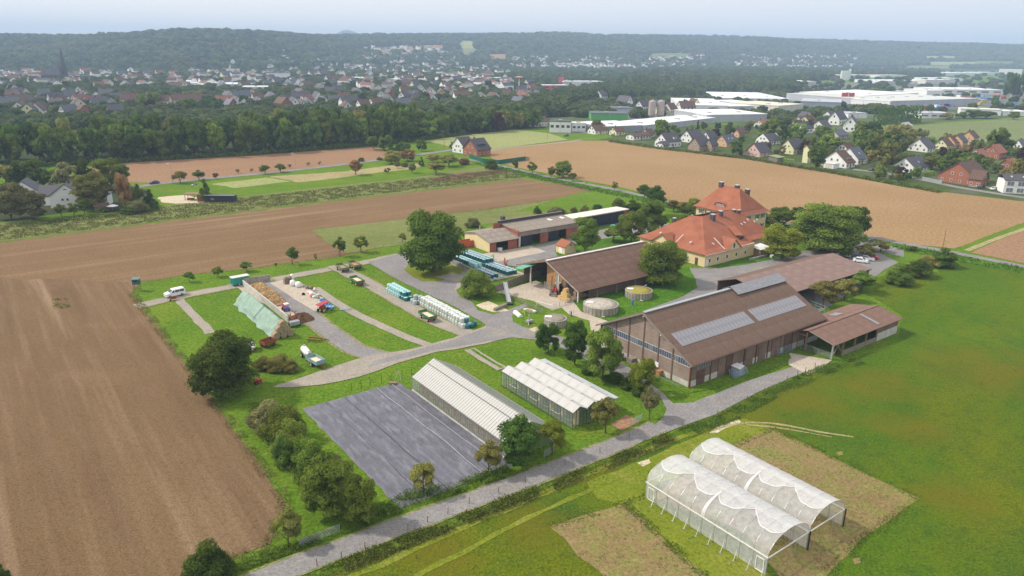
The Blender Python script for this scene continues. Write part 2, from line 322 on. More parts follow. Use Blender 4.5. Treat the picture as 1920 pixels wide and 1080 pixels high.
def npmesh(name,V,nper,mats):
    """V: (n*nper,3) array of separate polygons"""
    n=len(V)//nper; me=bpy.data.meshes.new(name)
    me.vertices.add(len(V)); me.vertices.foreach_set('co',np.asarray(V,dtype=np.float32).ravel())
    me.loops.add(len(V)); me.loops.foreach_set('vertex_index',np.arange(len(V),dtype=np.int32))
    me.polygons.add(n); me.polygons.foreach_set('loop_start',np.arange(0,len(V),nper,dtype=np.int32)); me.polygons.foreach_set('loop_total',np.full(n,nper,dtype=np.int32))
    me.materials.append(mats); me.update(calc_edges=True); return me
# ---------------------------------------------------------------- trees
R0=np.random.RandomState(5)
def unit(n): v=R0.normal(size=(n,3)); return v/np.linalg.norm(v,axis=1)[:,None]
def leafquads(P,Nn,size):
    n=len(P); a=np.cross(Nn,unit(n)); a/=np.linalg.norm(a,axis=1)[:,None]; b=np.cross(Nn,a); s=(size*R0.uniform(.6,1.3,n))[:,None]
    return np.stack([P-a*s,P-b*s*.6,P+a*s,P+b*s*.6],1).reshape(-1,3)
def crown(nb,nl,ls,z0,shape='round',asp=1.0,spread=1.0):
    """lumpy crown, unit height, unit width, base of crown at z0"""
    h=1-z0; B=[]
    for i in range(nb):
        t=R0.uniform(0,1); th=R0.uniform(0,2*math.pi)
        if shape=='cone': rr=.5*(1-t)*.75; r=.05+.12*(1-t)
        elif shape=='apple': rr=.34*math.sqrt(R0.uniform(.0,1)); t=.16+.74*R0.uniform(0,1)*(1-.45*(rr/.36)**2); r=R0.uniform(.11,.18)
        elif shape=='bush': rr=.36*math.sqrt(R0.uniform(0,1)); t=.12+.68*R0.uniform(0,1)*(1-(rr/.42)**2); r=R0.uniform(.12,.20)
        else:
            t=.14+.72*t; q=math.sqrt(max(0,1-((t-.46)/.56)**2)); rr=.37*q*math.sqrt(R0.uniform(.25,1)); r=R0.uniform(.11,.19)*(0.7+.3*q)
        B.append((rr*math.cos(th),rr*math.sin(th),z0+h*t,r))
    B=np.array(B); w=B[:,3]**2; idx=R0.choice(nb,nl,p=w/w.sum()); d=unit(nl); d[:,2]=np.abs(d[:,2])*.9+d[:,2]*.1
    d/=np.linalg.norm(d,axis=1)[:,None]
    rr=B[idx,3]*R0.uniform(.72,1.12,nl)
    P=B[idx,:3]+d*rr[:,None]*np.array([1,1,h*.9]); P[:,2]=np.maximum(P[:,2],.01)
    Nn=d+unit(nl)*.75; Nn/=np.linalg.norm(Nn,axis=1)[:,None]
    Q=leafquads(P,Nn,ls)
    # inner twigs mass: coarse leaf quads nearer the clump centres
    k=nl//5; idx=R0.choice(nb,k); P2=B[idx,:3]+unit(k)*(B[idx,3]*R0.uniform(.2,.7,k))[:,None]; Q2=leafquads(P2,unit(k),ls*1.9)
    return np.concatenate([Q,Q2])
def trunkmesh(z1,r=.028,limbs=5,lean=.02):
    mb=MB(); zf=z1*1.0
    mb.cyl((0,0,-.01),(lean,0,zf*.6),r,r*.8,8); mb.cyl((lean,0,zf*.58),(lean*1.4,lean,min(.8,zf+.28)),r*.8,r*.3,7)
    for i in range(limbs):
        t=i*2.4; z=zf*.62+.07*i; mb.cyl((lean,0,z),(lean+.24*math.cos(t),.24*math.sin(t),min(.86,z+.22)),r*.45,r*.12,5)
    return mb.mesh('trunk',BARK)
KINDS={}
def kind(nm,vars_,nb,nl,ls,z0,shape='round',tr=.028,limbs=5):
    L=[]
    for i in range(vars_):
        L.append((npmesh('crown',crown(nb,nl,ls,z0,shape),4,LM),trunkmesh(z0,tr,limbs,R0.uniform(-.03,.03))))
    KINDS[nm]=L
kind('big',3,64,20000,.0175,.02); kind('tall',3,38,11000,.0205,.06); kind('apple',4,24,5600,.025,.26,'apple',.03); kind('bush',3,36,10000,.022,.02,'bush',.02)
kind('cone',2,40,3500,.030,.06,'cone',.02,0); kind('wood',5,24,1500,.052,.10,'round',.02,2); kind('small',3,16,900,.060,.22,'round',.03,3); kind('shrub',3,16,900,.070,.02,'bush',.015,0)
cnt=[0]
def tree(name,label,cat,loc,h,w,kd,lm,group=None,rz=None):
    cnt[0]+=1; cm,tm=KINDS[kd][cnt[0]%len(KINDS[kd])]
    e=thing(name,label,cat,loc,rng.uniform(0,6.28) if rz is None else rz,group); e.scale=(w,w*rng.uniform(.92,1.05),h)
    c=obj('crown' if kd not in('bush','shrub') else 'foliage',cm,e); c.material_slots[0].link='OBJECT'; c.material_slots[0].material=lm
    if kd not in ('shrub',): obj('trunk' if kd!='bush' else 'stem',tm,e)
    return e
def T(px,py,top,w,kd,lm,label,name='tree',cat='tree',group=None,dz=0):
    p=G(px,py,dz); h=height(px,top,p)-dz; ww=w*p.y/F/math.cos(PITCH)*1.02
    # allow for the far side of the crown rising in the picture
    h=max(h-ww*.10,ww*.35); p.z=terr(p.x,p.y)-.05+dz
    return tree(name,label,cat,p,h,ww,kd,lm,group)
PLAIN=ground('plain_ground',[(.004,(.055,.085,.03),(.10,.13,.055)),(.02,V1,0,.5,.7,(.16,.17,.12),.6)],.1,.8,1)
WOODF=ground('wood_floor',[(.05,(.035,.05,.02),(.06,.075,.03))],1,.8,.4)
VILG=ground('village_ground',[(.03,(.050,.085,.022),(.085,.115,.032)),(.05,V1,0,.5,.68,(.16,.15,.13),.6),(.2,V1,0,.5,.7,(.05,.08,.02),.6)],.8,.8,.4)
YARDG=ground('works_yard',[(.02,(.13,.14,.11),(.2,.2,.19)),(.05,V1,0,.5,.65,(.08,.11,.04),.7)],.5,.5,.3)
# ================================================================ GROUND
g=[]
gm=bpy.data.meshes.new('ground'); xs=[-14000,14000]; 
gm.from_pydata([(-14000,-300,-.02),(14000,-300,-.02),(14000,16500,-.02),(-14000,16500,-.02)],[],[(0,1,2,3)]); gm.materials.append(GRASS); tag(obj('ground',gm),kind='structure')
# hills
vs=[];fs=[];NX,NY=150,70
for j in range(NY):
    y=1500+ (j/(NY-1))**1.3*6500
    for i in range(NX):
        k=-1.05+2.1*i/(NX-1); x=k*y; vs.append((x,y,terr(x,y)-.6))
for j in range(NY-1):
    for i in range(NX-1): a=j*NX+i; fs.append((a,a+1,a+NX+1,a+NX))
HILLM=ground('hill_ground',[(.004,(.035,.07,.022),(.055,.095,.03)),(.02,V1,0,.5,.7,(.09,.12,.05),.5)],.05,1,2)
me=bpy.data.meshes.new('hills'); me.from_pydata(vs,[],fs); me.materials.append(HILLM); me.polygons.foreach_set('use_smooth',[True]*len(fs)); tag(obj('hills',me),kind='structure')
# the distant blue hill on the skyline
vs=[];fs=[]
for j in range(9):
    for i in range(40):
        px=500+i*8; yy=8600+j*100; x=(px-960)/1442*yy
        hgt=np.interp(px,[500,560,600,625,640,655,680,700,740,812],[0,10,13,20,28,27,16,10,5,0])/(F*1.107)*9000+84
        vs.append((x,yy,hgt*math.sin(math.pi*(j+.0)/8) if j else -1))
for j in range(8):
    for i in range(39): a=j*40+i; fs.append((a,a+1,a+41,a+40))
me=bpy.data.meshes.new('distant_hill'); me.from_pydata(vs,[],fs); me.materials.append(HILLM); me.polygons.foreach_set('use_smooth',[True]*len(fs)); tag(obj('distant_hill',me),kind='structure')

SH=lambda n,px,z,m,**k: sheet(n,gp(*px),z,m,**k)
ext=lambda a,b,d: b+(b-a).normalized()*d
# ploughed field on the left with its long arm
a,b=G(0,455),G(980,335)
pts=[ext(b,a,220)]+gp((0,455),(300,417),(640,376),(983,336),(1060,346),(1105,357),(1040,374),(920,392),(760,410),(660,420),(585,430),(610,452),(650,472),(745,458),(640,480),(560,492),(400,508),(262,528),(246,550),(370,712),(455,828),(534,940),(536,955),(507,1018),(453,1040),(345,1077))+[Vector((-75,45,0)),Vector((-190,-40,0)),Vector((-420,20,0))]
sheet('ploughed_field',pts,.02,SOIL,jit=.5)
# lighter bed of the far arm
SH('ploughed_field',[(560,490),(245,530),(0,520),(0,457),(300,418),(640,377),(983,337),(1100,357),(1035,375),(760,411),(585,431),(612,454),(645,474)],.03,SOIL2,jit=2.2)
a,b=G(0,455),G(980,335)
sheet('weed_strip',[ext(b,a,60),*gp((0,453),(300,415),(640,374),(984,334),(962,318),(910,311),(760,335),(640,347),(425,371),(290,388),(160,402),(70,410),(0,418)),G(-200,425)],.035,OLIVE,jit=.8)
SH('reddish_crop_strip',[(800,337),(860,325),(950,317),(968,321),(930,327),(860,337),(815,341)],.045,BEANS,jit=1)
SH('green_paddock',[(275,350),(500,328),(720,303),(800,300),(900,300),(930,308),(910,311),(760,335),(640,347),(425,371),(290,388)],.04,GRASS,jit=.5)
SH('dry_patch',[(505,331),(640,322),(735,310),(800,306),(780,316),(690,326),(640,333),(560,342)],.05,DRY,jit=1)
SH('pale_grass_patch',[(395,345),(500,333),(545,340),(440,353)],.05,PALE,jit=1)
SH('sandy_yard',[(297,370),(345,366),(380,372),(372,381),(330,382),(305,380)],.055,SAND,jit=1)
SH('far_field',[(150,318),(240,305),(480,291),(700,275),(740,288),(730,298),(500,323),(300,343),(235,342),(150,335)],.03,TAN2,jit=.5)
SH('weed_meadow',[(585,431),(760,411),(920,393),(1040,375),(1100,361),(1160,368),(1120,385),(1060,400),(880,425),(860,445),(750,459),(650,474),(612,454)],.04,OLIVE,jit=.8)
SH('pasture',[(1040,374),(1085,362),(1160,365),(1200,380),(1120,388),(1060,395),(960,398)],.045,GRASS,jit=.6)
SH('hay_meadow',[(795,264),(870,248),(960,242),(1030,250),(1065,262),(950,276),(905,282),(850,276)],.03,PALE,jit=.5)
SH('tan_field',[(905,281),(950,277),(1065,264),(1140,264),(1235,279),(1400,298),(1560,325),(1700,352),(1920,378),(2100,405),(2100,400),(1920,417),(1790,466),(1690,456),(1600,436),(1440,412),(1280,381),(1160,350),(1060,332),(960,312),(925,298)],.03,TAN,jit=.4)
sheet('tan_field',[*gp((1812,472),(1925,430)),G(2100,405),G(2200,520),G(1925,495)],.03,TAN2,jit=.4)
SH('crop_field',[(1560,242),(1700,236),(1850,226),(1925,220),(2050,214),(2050,262),(1900,268),(1740,262),(1690,258),(1600,252)],.03,CROP,jit=.5)
# near grass field with the tunnels
pts=gp((560,1095),(700,1045),(960,945),(1240,820),(1400,745),(1545,690),(1640,660),(1685,640),(1690,590),(1640,560),(1640,520),(1760,500),(1800,490),(1925,512))+[G(2300,580),Vector((220,60,0)),Vector((150,-30,0)),Vector((0,20,0))]
sheet('meadow',pts,.01,MEADOW,jit=.6)
SH('mown_plot',[(1030,988),(1170,944),(1330,1085),(1150,1100)],.03,MOWN,jit=.5)
SH('mown_plot',[(1447,803),(1725,935),(1610,1015),(1545,1085),(1470,1092),(1400,1000),(1215,932),(1330,858),(1370,835)],.026,MOWN,jit=.5)
SH('mown_strip',[(1172,943),(1215,925),(1450,1082),(1470,1100),(1340,1095)],.032,YELLOWG,jit=.4)
SH('trodden_grass',[(1100,905),(1240,848),(1330,805),(1395,785),(1450,800),(1380,838),(1320,862),(1210,925),(1165,945),(1120,935)],.02,YELLOWG,jit=.7)
strip('field_path',gp((1335,808),(1385,790),(1440,790),(1500,803),(1560,815),(1600,820)),.55,.045,DRY,jit=.5); strip('field_path',gp((1400,797),(1450,797),(1510,812),(1560,820)),.35,.046,DRY,jit=.3)
strip('worn_grass',gp((640,1092),(880,985),(1100,890),(1230,838),(1330,802)),1.1,.047,YELLOWG,jit=.6); strip('worn_grass',gp((760,1092),(960,985),(1120,912),(1200,880)),.8,.048,YELLOWG,jit=.5)
SH('bare_patch',[(1330,812),(1345,800),(1385,787),(1392,793),(1360,803),(1345,812)],.04,SAND,jit=.4)
SH('bare_patch',[(1195,868),(1217,861),(1220,868),(1205,875)],.04,SAND,jit=.4)
SH('bare_patch',[(1568,848),(1578,846),(1582,853),(1572,855)],.04,MOWN,jit=.3); SH('bare_patch',[(1598,1048),(1612,1046),(1614,1056),(1602,1058)],.04,MOWN,jit=.3)
strip('field_verge',gp((1796,474),(1860,447),(1925,424),(2050,380)),5,.05,GRASS)
strip('farm_track',gp((1812,470),(1870,447),(1925,428)),2,.06,DRY)
sheet('plain',[Vector((-3000,600,0)),Vector((-560,560,0)),G(640,262),G(1020,238),G(1100,228),G(1480,222),G(1560,240),G(1700,233),G(1990,214),Vector((3000,700,0)),Vector((4000,1490,0)),Vector((-3500,1490,0))],.012,PLAIN,jit=2)
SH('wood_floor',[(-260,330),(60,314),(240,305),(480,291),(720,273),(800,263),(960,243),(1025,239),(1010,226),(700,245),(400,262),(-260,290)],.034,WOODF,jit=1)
SH('village_ground',[(1120,262),(1240,279),(1400,298),(1560,325),(1700,352),(1920,378),(2100,400),(2100,262),(1900,268),(1740,262),(1690,258),(1600,252),(1560,242),(1480,224),(1200,246)],.022,VILG,jit=1)
SH('works_yard',[(1030,249),(1130,250),(1205,246),(1340,230),(1460,212),(1500,208),(1680,206),(1925,203),(1925,160),(1740,150),(1480,160),(1270,186),(1100,226)],.036,YARDG,jit=1)
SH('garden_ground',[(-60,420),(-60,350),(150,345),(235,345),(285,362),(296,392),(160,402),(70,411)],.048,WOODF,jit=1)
# roads
strip('far_road',gp((860,297),(905,303),(960,316),(1033,333),(1110,347),(1180,361),(1250,378),(1330,395),(1440,413),(1560,433),(1640,446),(1700,458),(1790,474),(1870,490),(1960,508),(2100,540)),3.6,.07,ASPH)
strip('road_verge',gp((900,304),(1033,336),(1180,366),(1330,401),(1560,440),(1700,465),(1800,484),(1960,514)),9,.055,LUSH)
strip('country_road',gp((255,351),(300,344),(400,334),(500,325),(640,309),(735,297),(800,288),(850,281)),5,.07,ASPH)
strip('meadow_track',gp((880,288),(960,276),(1060,267),(1090,262)),3,.06,GRAV)
strip('village_street',gp((1600,318),(1640,322),(1700,331),(1800,352),(1900,368),(2050,385)),5,.06,ASPH)
strip('road',gp((380,1132),(505,1080),(735,993),(960,910),(1120,849),(1235,800)),3.6,.09,ASPH,jit=.15)
strip('road_shoulder',gp((380,1132),(505,1080),(735,993),(960,910),(1120,849),(1235,800)),4.5,.083,SHOULD,jit=.45); strip('road_shoulder',gp((478,520),(500,532),(526,551),(573,588),(612,617),(642,640),(672,660),(730,672)),6.0,.0655,SHOULD,jit=.6); strip('road_shoulder',gp((255,575),(330,557),(430,538),(520,523),(600,508),(680,493),(750,478)),4.8,.0605,SHOULD,jit=.6)
SH('paved_yard',[(690,492),(762,472),(850,480),(900,530),(960,560),(1035,585),(1100,610),(1116,650),(1180,690),(1240,735),(1262,757),(1300,755),(1400,715),(1480,690),(1535,672),(1550,680),(1440,727),(1380,757),(1340,778),(1270,803),(1215,824),(1200,815),(1225,800),(1243,783),(1250,768),(1240,748),(1222,735),(1180,712),(1140,695),(1100,675),(1060,655),(1003,637),(960,633),(905,640),(880,625),(908,616),(910,608),(878,590),(856,577),(790,546),(762,533),(730,516),(714,506)],.070,ASPH,jit=.15)
SH('cross_track',[(910,612),(850,634),(770,655),(690,668),(640,683),(597,697),(545,715),(520,722),(512,727),(545,727),(600,722),(673,707),(740,683),(820,660),(857,655),(880,650),(960,633),(1003,637)],.078,GRAV,jit=.3)
SH('cross_track',[(912,614),(850,638),(770,660),(700,678),(690,690),(740,676),(820,656),(880,647),(960,632),(1003,634)],.086,ASPH,jit=.3)
strip('upper_track',gp((255,575),(330,557),(430,538),(520,523),(600,508),(680,493),(750,478)),3.6,.062,GRAV,jit=.3)
SH('concrete_apron',[(506,531),(540,523),(560,528),(590,548),(618,572),(608,586),(588,583),(550,560)],.086,CONC,jit=.1)
SH('concrete_apron',[(440,535),(480,530),(545,565),(580,590),(560,600),(520,580),(470,560)],.066,CONC,jit=.1)
strip('yard_lane',gp((478,520),(500,532),(526,551),(573,588),(612,617),(642,640),(672,660),(730,672)),4.6,.074,ASPH,jit=.2)
strip('grass_track',gp((590,540),(650,580),(720,614),(780,640),(830,655)),2.4,.066,GRAV,jit=.25)
strip('road_shoulder',gp((625,498),(680,525),(750,565),(820,605),(890,630)),5.2,.0635,SHOULD,jit=.6)
strip('trailer_track',gp((625,498),(680,525),(750,565),(820,605),(890,630)),4.2,.066,GRAV,jit=.25)
strip('worn_track',gp((335,562),(362,590),(395,625)),2.2,.064,GRAV,jit=.4)
strip('worn_track',gp((880,655),(905,672),(942,692)),2.6,.082,GRAV,jit=.3); strip('track_grass',gp((885,655),(910,673),(942,690)),.8,.09,GRASS,jit=.2)
SH('grass_island',[(758,506),(775,520),(793,528),(825,528),(862,515),(880,500),(850,480),(790,490),(766,495)],.094,YELLOWG,jit=.3)
SH('dirt_patch',[(815,520),(850,512),(900,530),(880,545),(850,545),(858,530)],.1,GRAV,jit=.3)
SH('grass_island',[(855,544),(862,556),(885,566),(895,582),(925,590),(955,580),(985,568),(1012,588),(1040,580),(965,545),(930,530),(880,530)],.102,GRASS,jit=.3)
SH('sand_pad',[(892,573),(915,565),(945,578),(955,584),(925,586),(905,580)],.115,SAND,jit=.2)
SH('grass_island',[(960,592),(962,604),(981,613),(1011,622),(1060,634),(1110,640),(1114,615),(1103,602),(1067,588),(1049,576),(1009,570),(992,572),(977,580)],.106,GRASS,jit=.2)
SH('concrete_path',[(1046,571),(1072,563),(1090,585),(1150,607),(1140,640),(1112,640),(1105,602),(1067,590)],.11,CONC,jit=.1)
SH('farm_court',[(1140,600),(1250,560),(1308,540),(1300,520),(1278,503),(1322,503),(1395,492),(1450,478),(1500,472),(1560,463),(1590,445),(1600,438),(1640,450),(1695,470),(1695,487),(1660,505),(1640,520),(1500,610),(1330,640),(1140,650)],.058,ASPH,jit=.1)
SH('grass_island',[(1068,565),(1095,558),(1203,528),(1290,500),(1305,525),(1306,540),(1280,556),(1215,580),(1150,607),(1100,592)],.10,LUSH,jit=.2)
SH('lawn',[(1325,505),(1392,480),(1440,462),(1455,440),(1500,470),(1470,482),(1400,496)],.098,LUSH,jit=.2)
SH('lawn',[(1640,470),(1760,497),(1760,512),(1700,500),(1680,490)],.085,GRASS,jit=.3)
SH('workshop_court',[(900,477),(935,495),(985,503),(1055,484),(1100,467),(1200,447),(1275,425),(1240,415),(1160,423),(1075,445),(996,462),(925,477)],.060,ASPH,jit=.1)
SH('concrete_apron',[(895,478),(934,491),(1024,472),(996,461),(930,472)],.066,CONC,jit=.05)
SH('lawn',[(1040,470),(1046,482),(1070,488),(1205,455),(1225,435),(1100,452)],.098,LUSH,jit=.2)
SH('dung_yard',[(930,548),(1005,527),(1075,560),(1070,572),(1035,583),(1000,565)],.108,CONC,jit=0)
sheet('concrete_pad',[U(7,77.5),U(19.5,77.5),U(18,104),U(7,104)],.10,CONC,jit=0)
SH('gravel_court',[(1478,684),(1480,662),(1560,676),(1545,686),(1515,704)],.082,CONC,jit=.2)
SH('lawn',[(1220,708),(1290,738),(1345,728),(1400,700),(1355,705),(1290,728),(1230,700)],.084,GRASS,jit=.15)
SH('lawn',[(1392,702),(1478,660),(1484,672),(1440,695),(1400,708)],.084,GRASS,jit=.15)
SH('garden_bed',[(1145,795),(1175,778),(1200,790),(1165,808)],.03,pm((.30,.17,.10),1,.3,2,.4),jit=.3)
SH('garden_lawn',[(60,408),(150,396),(200,392),(200,397),(90,416)],.054,GRASS,jit=.4)
# black silage sheet weighed down in front of the greenhouses
TARP,t,b=mat('sheet_plastic'); f,_=tex(t,.25,5); f2,_=tex(t,1.1,5,(1,.22,1),RF); f3,_=tex(t,3,4)
col=ramp(t,f,[(.3,(.088,.087,.108)),(.7,(.135,.133,.160))]); col=mixc(t,ramp(t,f2,[(.50,(0,0,0)),(.66,(.5,)*3)]),col,(.235,.232,.262)); col=mixc(t,ramp(t,f3,[(.5,(0,0,0)),(.7,(.3,)*3)]),col,(.12,.12,.15))
t.links.new(col,b.inputs['Base Color']); b.inputs['Roughness'].default_value=.55; bump(t,b,f2,.7,.3); bump(t,b,tex(t,1.3,5)[0],.8,.25)
vs=[];fs=[];nx,ny=64,116
for j in range(ny):
    for i in range(nx):
        u=-64.2+19.4*i/(nx-1)+(2.2*(1-j/(ny-1)) if i==nx-1 else 0); v=-2.6+37*j/(ny-1); 
        edge=min(i,j,nx-1-i,ny-1-j)
        z=.16+.10*noise.noise(Vector((u*1.6,v*.22,1)))+.07*noise.noise(Vector((u*.9,v*.9,4)))+(.12 if i in(14,30,46) else 0)
        if edge==0: z=.03
        vs.append(tuple(U(u+.3*noise.noise(Vector((0,v*.4,2)))*(i==0 or i==nx-1),v,z)))
for j in range(ny-1):
    for i in range(nx-1): a=j*nx+i; fs.append((a,a+1,a+nx+1,a+nx))
me=bpy.data.meshes.new('silage_sheet'); me.from_pydata(vs,[],fs); me.materials.append(TARP); me.polygons.foreach_set('use_smooth',[True]*len(fs))
tarp=tag(obj('ground_sheet',me),'large dark grey plastic sheet spread flat on the ground left of the greenhouses','plastic sheet')

FOLD=pm((.34,.335,.37),.5,.25,1.5); FOLDD=pm((.07,.07,.09),.6,.2,1.5)  # pale fold colour paints in the light that raised creases reflect
for (u,w_,m,dz) in ((-49.6,.09,FOLD,.2),(-46.6,.07,FOLD,.2),(-56.2,.09,FOLDD,.17),(-60.0,.08,FOLDD,.17)):
    mb=MB(); pr=None
    for k in range(30):
        v=-2.2+36.2*k/29; uu=u+.35*noise.noise(Vector((u,v*.12,0))); z=.16+.10*noise.noise(Vector((uu*1.6,v*.22,1)))+.07*noise.noise(Vector((uu*.9,v*.9,4)))+.05+.03*noise.noise(Vector((u,v,3))); p=U(uu,v,z+(.06 if dz>.18 else 0))
        if pr is not None: mb.bar(pr,p,w_,.10)
        pr=p
    mb.build('fold',m,tarp)

# ================================================================ FARM BUILDINGS (local x = along the farm road, y = up-left)
def bld(name,label,cat,u,v,group=None,drz=0): return thing(name,label,cat,U(u,v),RF+drz,group)
def win(par,c,w,h,axis,m=GLASS,fr=TRIM,t=.06,depth=.05,panes=1):
    """framed window at c (centre) in a wall facing -x,+x ('x') or -y,+y ('y'); sign of depth = outward"""
    x,y,z=c; f=MB(); s=1 if depth>0 else -1; d=abs(depth)
    def B(mb,a0,z0,a1,z1,d0,d1):
        if axis=='y': mb.box(x+a0,y+min(s*d0,s*d1),z+z0,x+a1,y+max(s*d0,s*d1),z+z1)
        else: mb.box(x+min(s*d0,s*d1),y+a0,z+z0,x+max(s*d0,s*d1),y+a1,z+z1)
    B(f,-w/2,-h/2,w/2,-h/2+t,0,d+.03); B(f,-w/2,h/2-t,w/2,h/2,0,d+.02); B(f,-w/2,-h/2+t,-w/2+t,h/2-t,0,d+.02); B(f,w/2-t,-h/2+t,w/2,h/2-t,0,d+.02)
    for i in range(1,panes+0): B(f,-w/2+w*i/panes-t/2,-h/2+t,-w/2+w*i/panes+t/2,h/2-t,0,d+.015)
    wo=f.build('window',fr,par); p=MB(); B(p,-w/2+t,-h/2+t,w/2-t,h/2-t,.0,d); p.build('pane',m,wo); return wo
def roofgrid(par,A,B,Cc,nu,nv,m,t=.10,name='roof_sheet'):
    A,B,Cc=map(Vector,(A,B,Cc)); return grid(name,par,A,B-A,Cc-A,nu,nv,t,m,.02,.012,.018)
# ---- big barn 44.5 x 25
B1=bld('barn','largest brown-roofed barn with a window band across its boarded gable and pale skylight strips','barn',0,0)
L,Wd,he,hr=44.0,25.0,5.4,11.7; sl_=(hr-he)/(Wd/2)
zr=lambda v: he+sl_*(v if v<=12.5 else 25-v)
w=MB(); w.add([(0.02,0,1.2),(.02,Wd,1.2),(.02,Wd,he),(.02,Wd/2,hr),(.02,0,he)],[(4,3,2,1,0)]);
w.build('gable_wall',BOARD,B1); MB().add([(L,0,0),(L,Wd,0),(L,Wd,he),(L,Wd/2,hr),(L,0,he)],[(0,1,2,3,4)]).build('gable_wall',BOARDV,B1)
MB().box(-.02,0,0,.2,Wd,1.2).build('plinth',CONL,B1)
w=MB(); w.box(.2,0,1.3,L,.15,he); w.box(.2,Wd-.15,0,L,Wd,he); w.build('side_wall',BOARDV,B1)
MB().box(.2,-.03,0,L,.2,1.3).build('plinth',CONL,B1)
for v in (0,4.6,8.4,12.5,16.6,20.4,25): MB().box(-.18,v-.14,0,.02-.04,v+.14,zr(v)-.1).build('post',RUST if v in(0,) else BOARDV,B1)
# horizontal rows of boards on the gable: each row a piece
for r in range(16):
    z0=1.25+r*.62; z1=z0+.58
    def span(z): 
        if z<=he: return 0.05,Wd-.05
        q=(z-he)/sl_; return q,Wd-q
    if 4.1<z0+.3<5.6: continue
    a,b_=span(z1)
    if b_-a<1.5: continue
    a2,b2=span(z0)
    MB().add([(-.06,a2,z0),(-.06,b2,z0),(-.06,b_,z1),(-.06,a,z1),(.0,a2,z0),(.0,b2,z0),(.0,b_,z1),(.0,a,z1)],[(3,2,1,0),(4,5,6,7),(0,1,5,4),(2,3,7,6),(1,2,6,5),(3,0,4,7)]).build('board_row',BOARD,B1)
MB().box(-.07,.2,4.15,-.0,Wd-.2,4.25).build('window_rail',OFFW,B1); MB().box(-.07,.2,5.45,0,Wd-.2,5.55).build('window_rail',OFFW,B1)
wm=MB(); wm.box(-.06,0,4.27,-.01,.5,5.43); wme=wm.mesh('window_pane',GLASSB); wm2=MB().box(-.06,0,4.27,-.01,.5,5.43).mesh('window_pane',GLASSL)
i=0; y=.3
while y<Wd-.7:
    obj('window_pane',wme if (i//8)%3==1 or i%9<5 else wm2,B1,(0,y,0)); y+=.6; i+=1
wm=MB()
y=.3
while y<Wd-.3: wm.box(-.075,y-.1,4.26,-.0,y-.0,5.44); y+=.6
wm.build('mullions',GREYM,B1)
# long side: doors and posts
for (x,wd_,m,h) in ((1.9,2.4,ROOFD,2.9),(8.3,2.2,BOARDV,5.0),(10.7,2.2,ROOFD,5.0),(17,2.6,BOARDV,3.2),(21.4,2.6,BOARDV,3.2),(26,3,BOARDV,4),(30.5,2.6,ROOFD,4.4)):
    d=MB().box(x,-.14,.05,x+wd_,-.04,h).build('door',m,B1)
for x in (0,6,12.6,16.6,20.6,24.6,29,33.5,38.5,44): MB().box(x-.12,-.18,0,x+.12,-.02,he-.25).build('post',ROOFD,B1)
for x in range(6): win(B1,(2.0+x*.75,-.05,3.9),.6,1.2,'y',GLASSL,WGREY,.05,-.05)
e0=-.9; ze=he+sl_*e0
for s_ in (0,1):
    y0=e0 if s_==0 else Wd-e0
    roofgrid(B1,(-.9,y0,ze+.12),(44.9,y0,ze+.12),(-.9,12.5,hr+.12),12,5,RBROWN)
MB().box(-.6,12.1,hr+.14,26.6,12.9,hr+.34).build('ridge_cap',GALV,B1)
rv=MB(); rv.slab([(26.8,10.2,hr-.55),(45,10.2,hr-.55),(45,12.6,hr+.75),(26.8,12.6,hr+.75)],.12); rv.slab([(26.8,12.6,hr+.75),(45,12.6,hr+.75),(45,14.6,hr-.3),(26.8,14.6,hr-.3)],.12); rv.build('ridge_vent',SKYL,B1)
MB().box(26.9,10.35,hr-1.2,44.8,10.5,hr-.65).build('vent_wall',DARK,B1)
for (x0,x1) in ((1.0,24.0),(25.4,43.2)):
    zz=lambda v: he+sl_*v+.22
    grid('skylight_panel',B1,(x0,3.3,zz(3.3)),(x1-x0,0,0),(0,3.2,3.2*sl_),int((x1-x0)/1.15),2,.04,SKYL,.03,.015)
MB().box(-.9,-1.15,ze-.05,44.9,-.95,ze+.1).build('gutter',RBROWN3,B1)
for v in (12.5,7.6): MB().box(-.75,v-.15,zr(v)-.75,-.2,v+.15,zr(v)-.5).build('lamp',OFFW,B1)
for (y0,y1) in ((-.92,12.5),(25.92,12.5)): MB().bar((-.95,y0,ze),(-.95,y1,hr+.05),.08,.35).build('barge_board',WGREY,B1)
MB().cyl((-.25,-.12,.2),(-.25,-.12,5.3),.06,.06,8).build('downpipe',ROOFD,B1)
# ---- annex (open cattle shed at the right)
B2=bld('cattle_shed','open-fronted cattle shed with a two-slope brown roof at the right end of the largest barn','shed',35.6,-8.5)
L,Wd,he,hr=27.2,11.6,3.6,5.0; mid=5.5
RB=striped('fibre_cement_reddish',(.18,.105,.080),(.225,.138,.106),.18,0,.8,.5,.04,.2)
roofgrid(B2,(-.7,-.6,he),(28,-.6,he),(-.7,mid,hr),8,3,RB); roofgrid(B2,(9.2,12.2,he-.1),(28,12.2,he-.1),(9.2,mid,hr),6,3,RB); roofgrid(B2,(-.7,8.3,he+.62),(9.2,8.3,he+.62),(-.7,mid,hr),3,1,RB)
MB().box(-.7,mid-.15,hr+.03,28,mid+.15,hr+.14).build('ridge_cap',RBROWN,B2)
grid('skylight_panel',B2,(18.2,.3,he+.36),(1.0,0,0),(0,4.6,4.6*(hr-he)/6.1),1,1,.04,SKYL); grid('skylight_panel',B2,(14,8,he+.98),(3.2,0,0),(0,2,-.42),1,1,.04,SKYL)
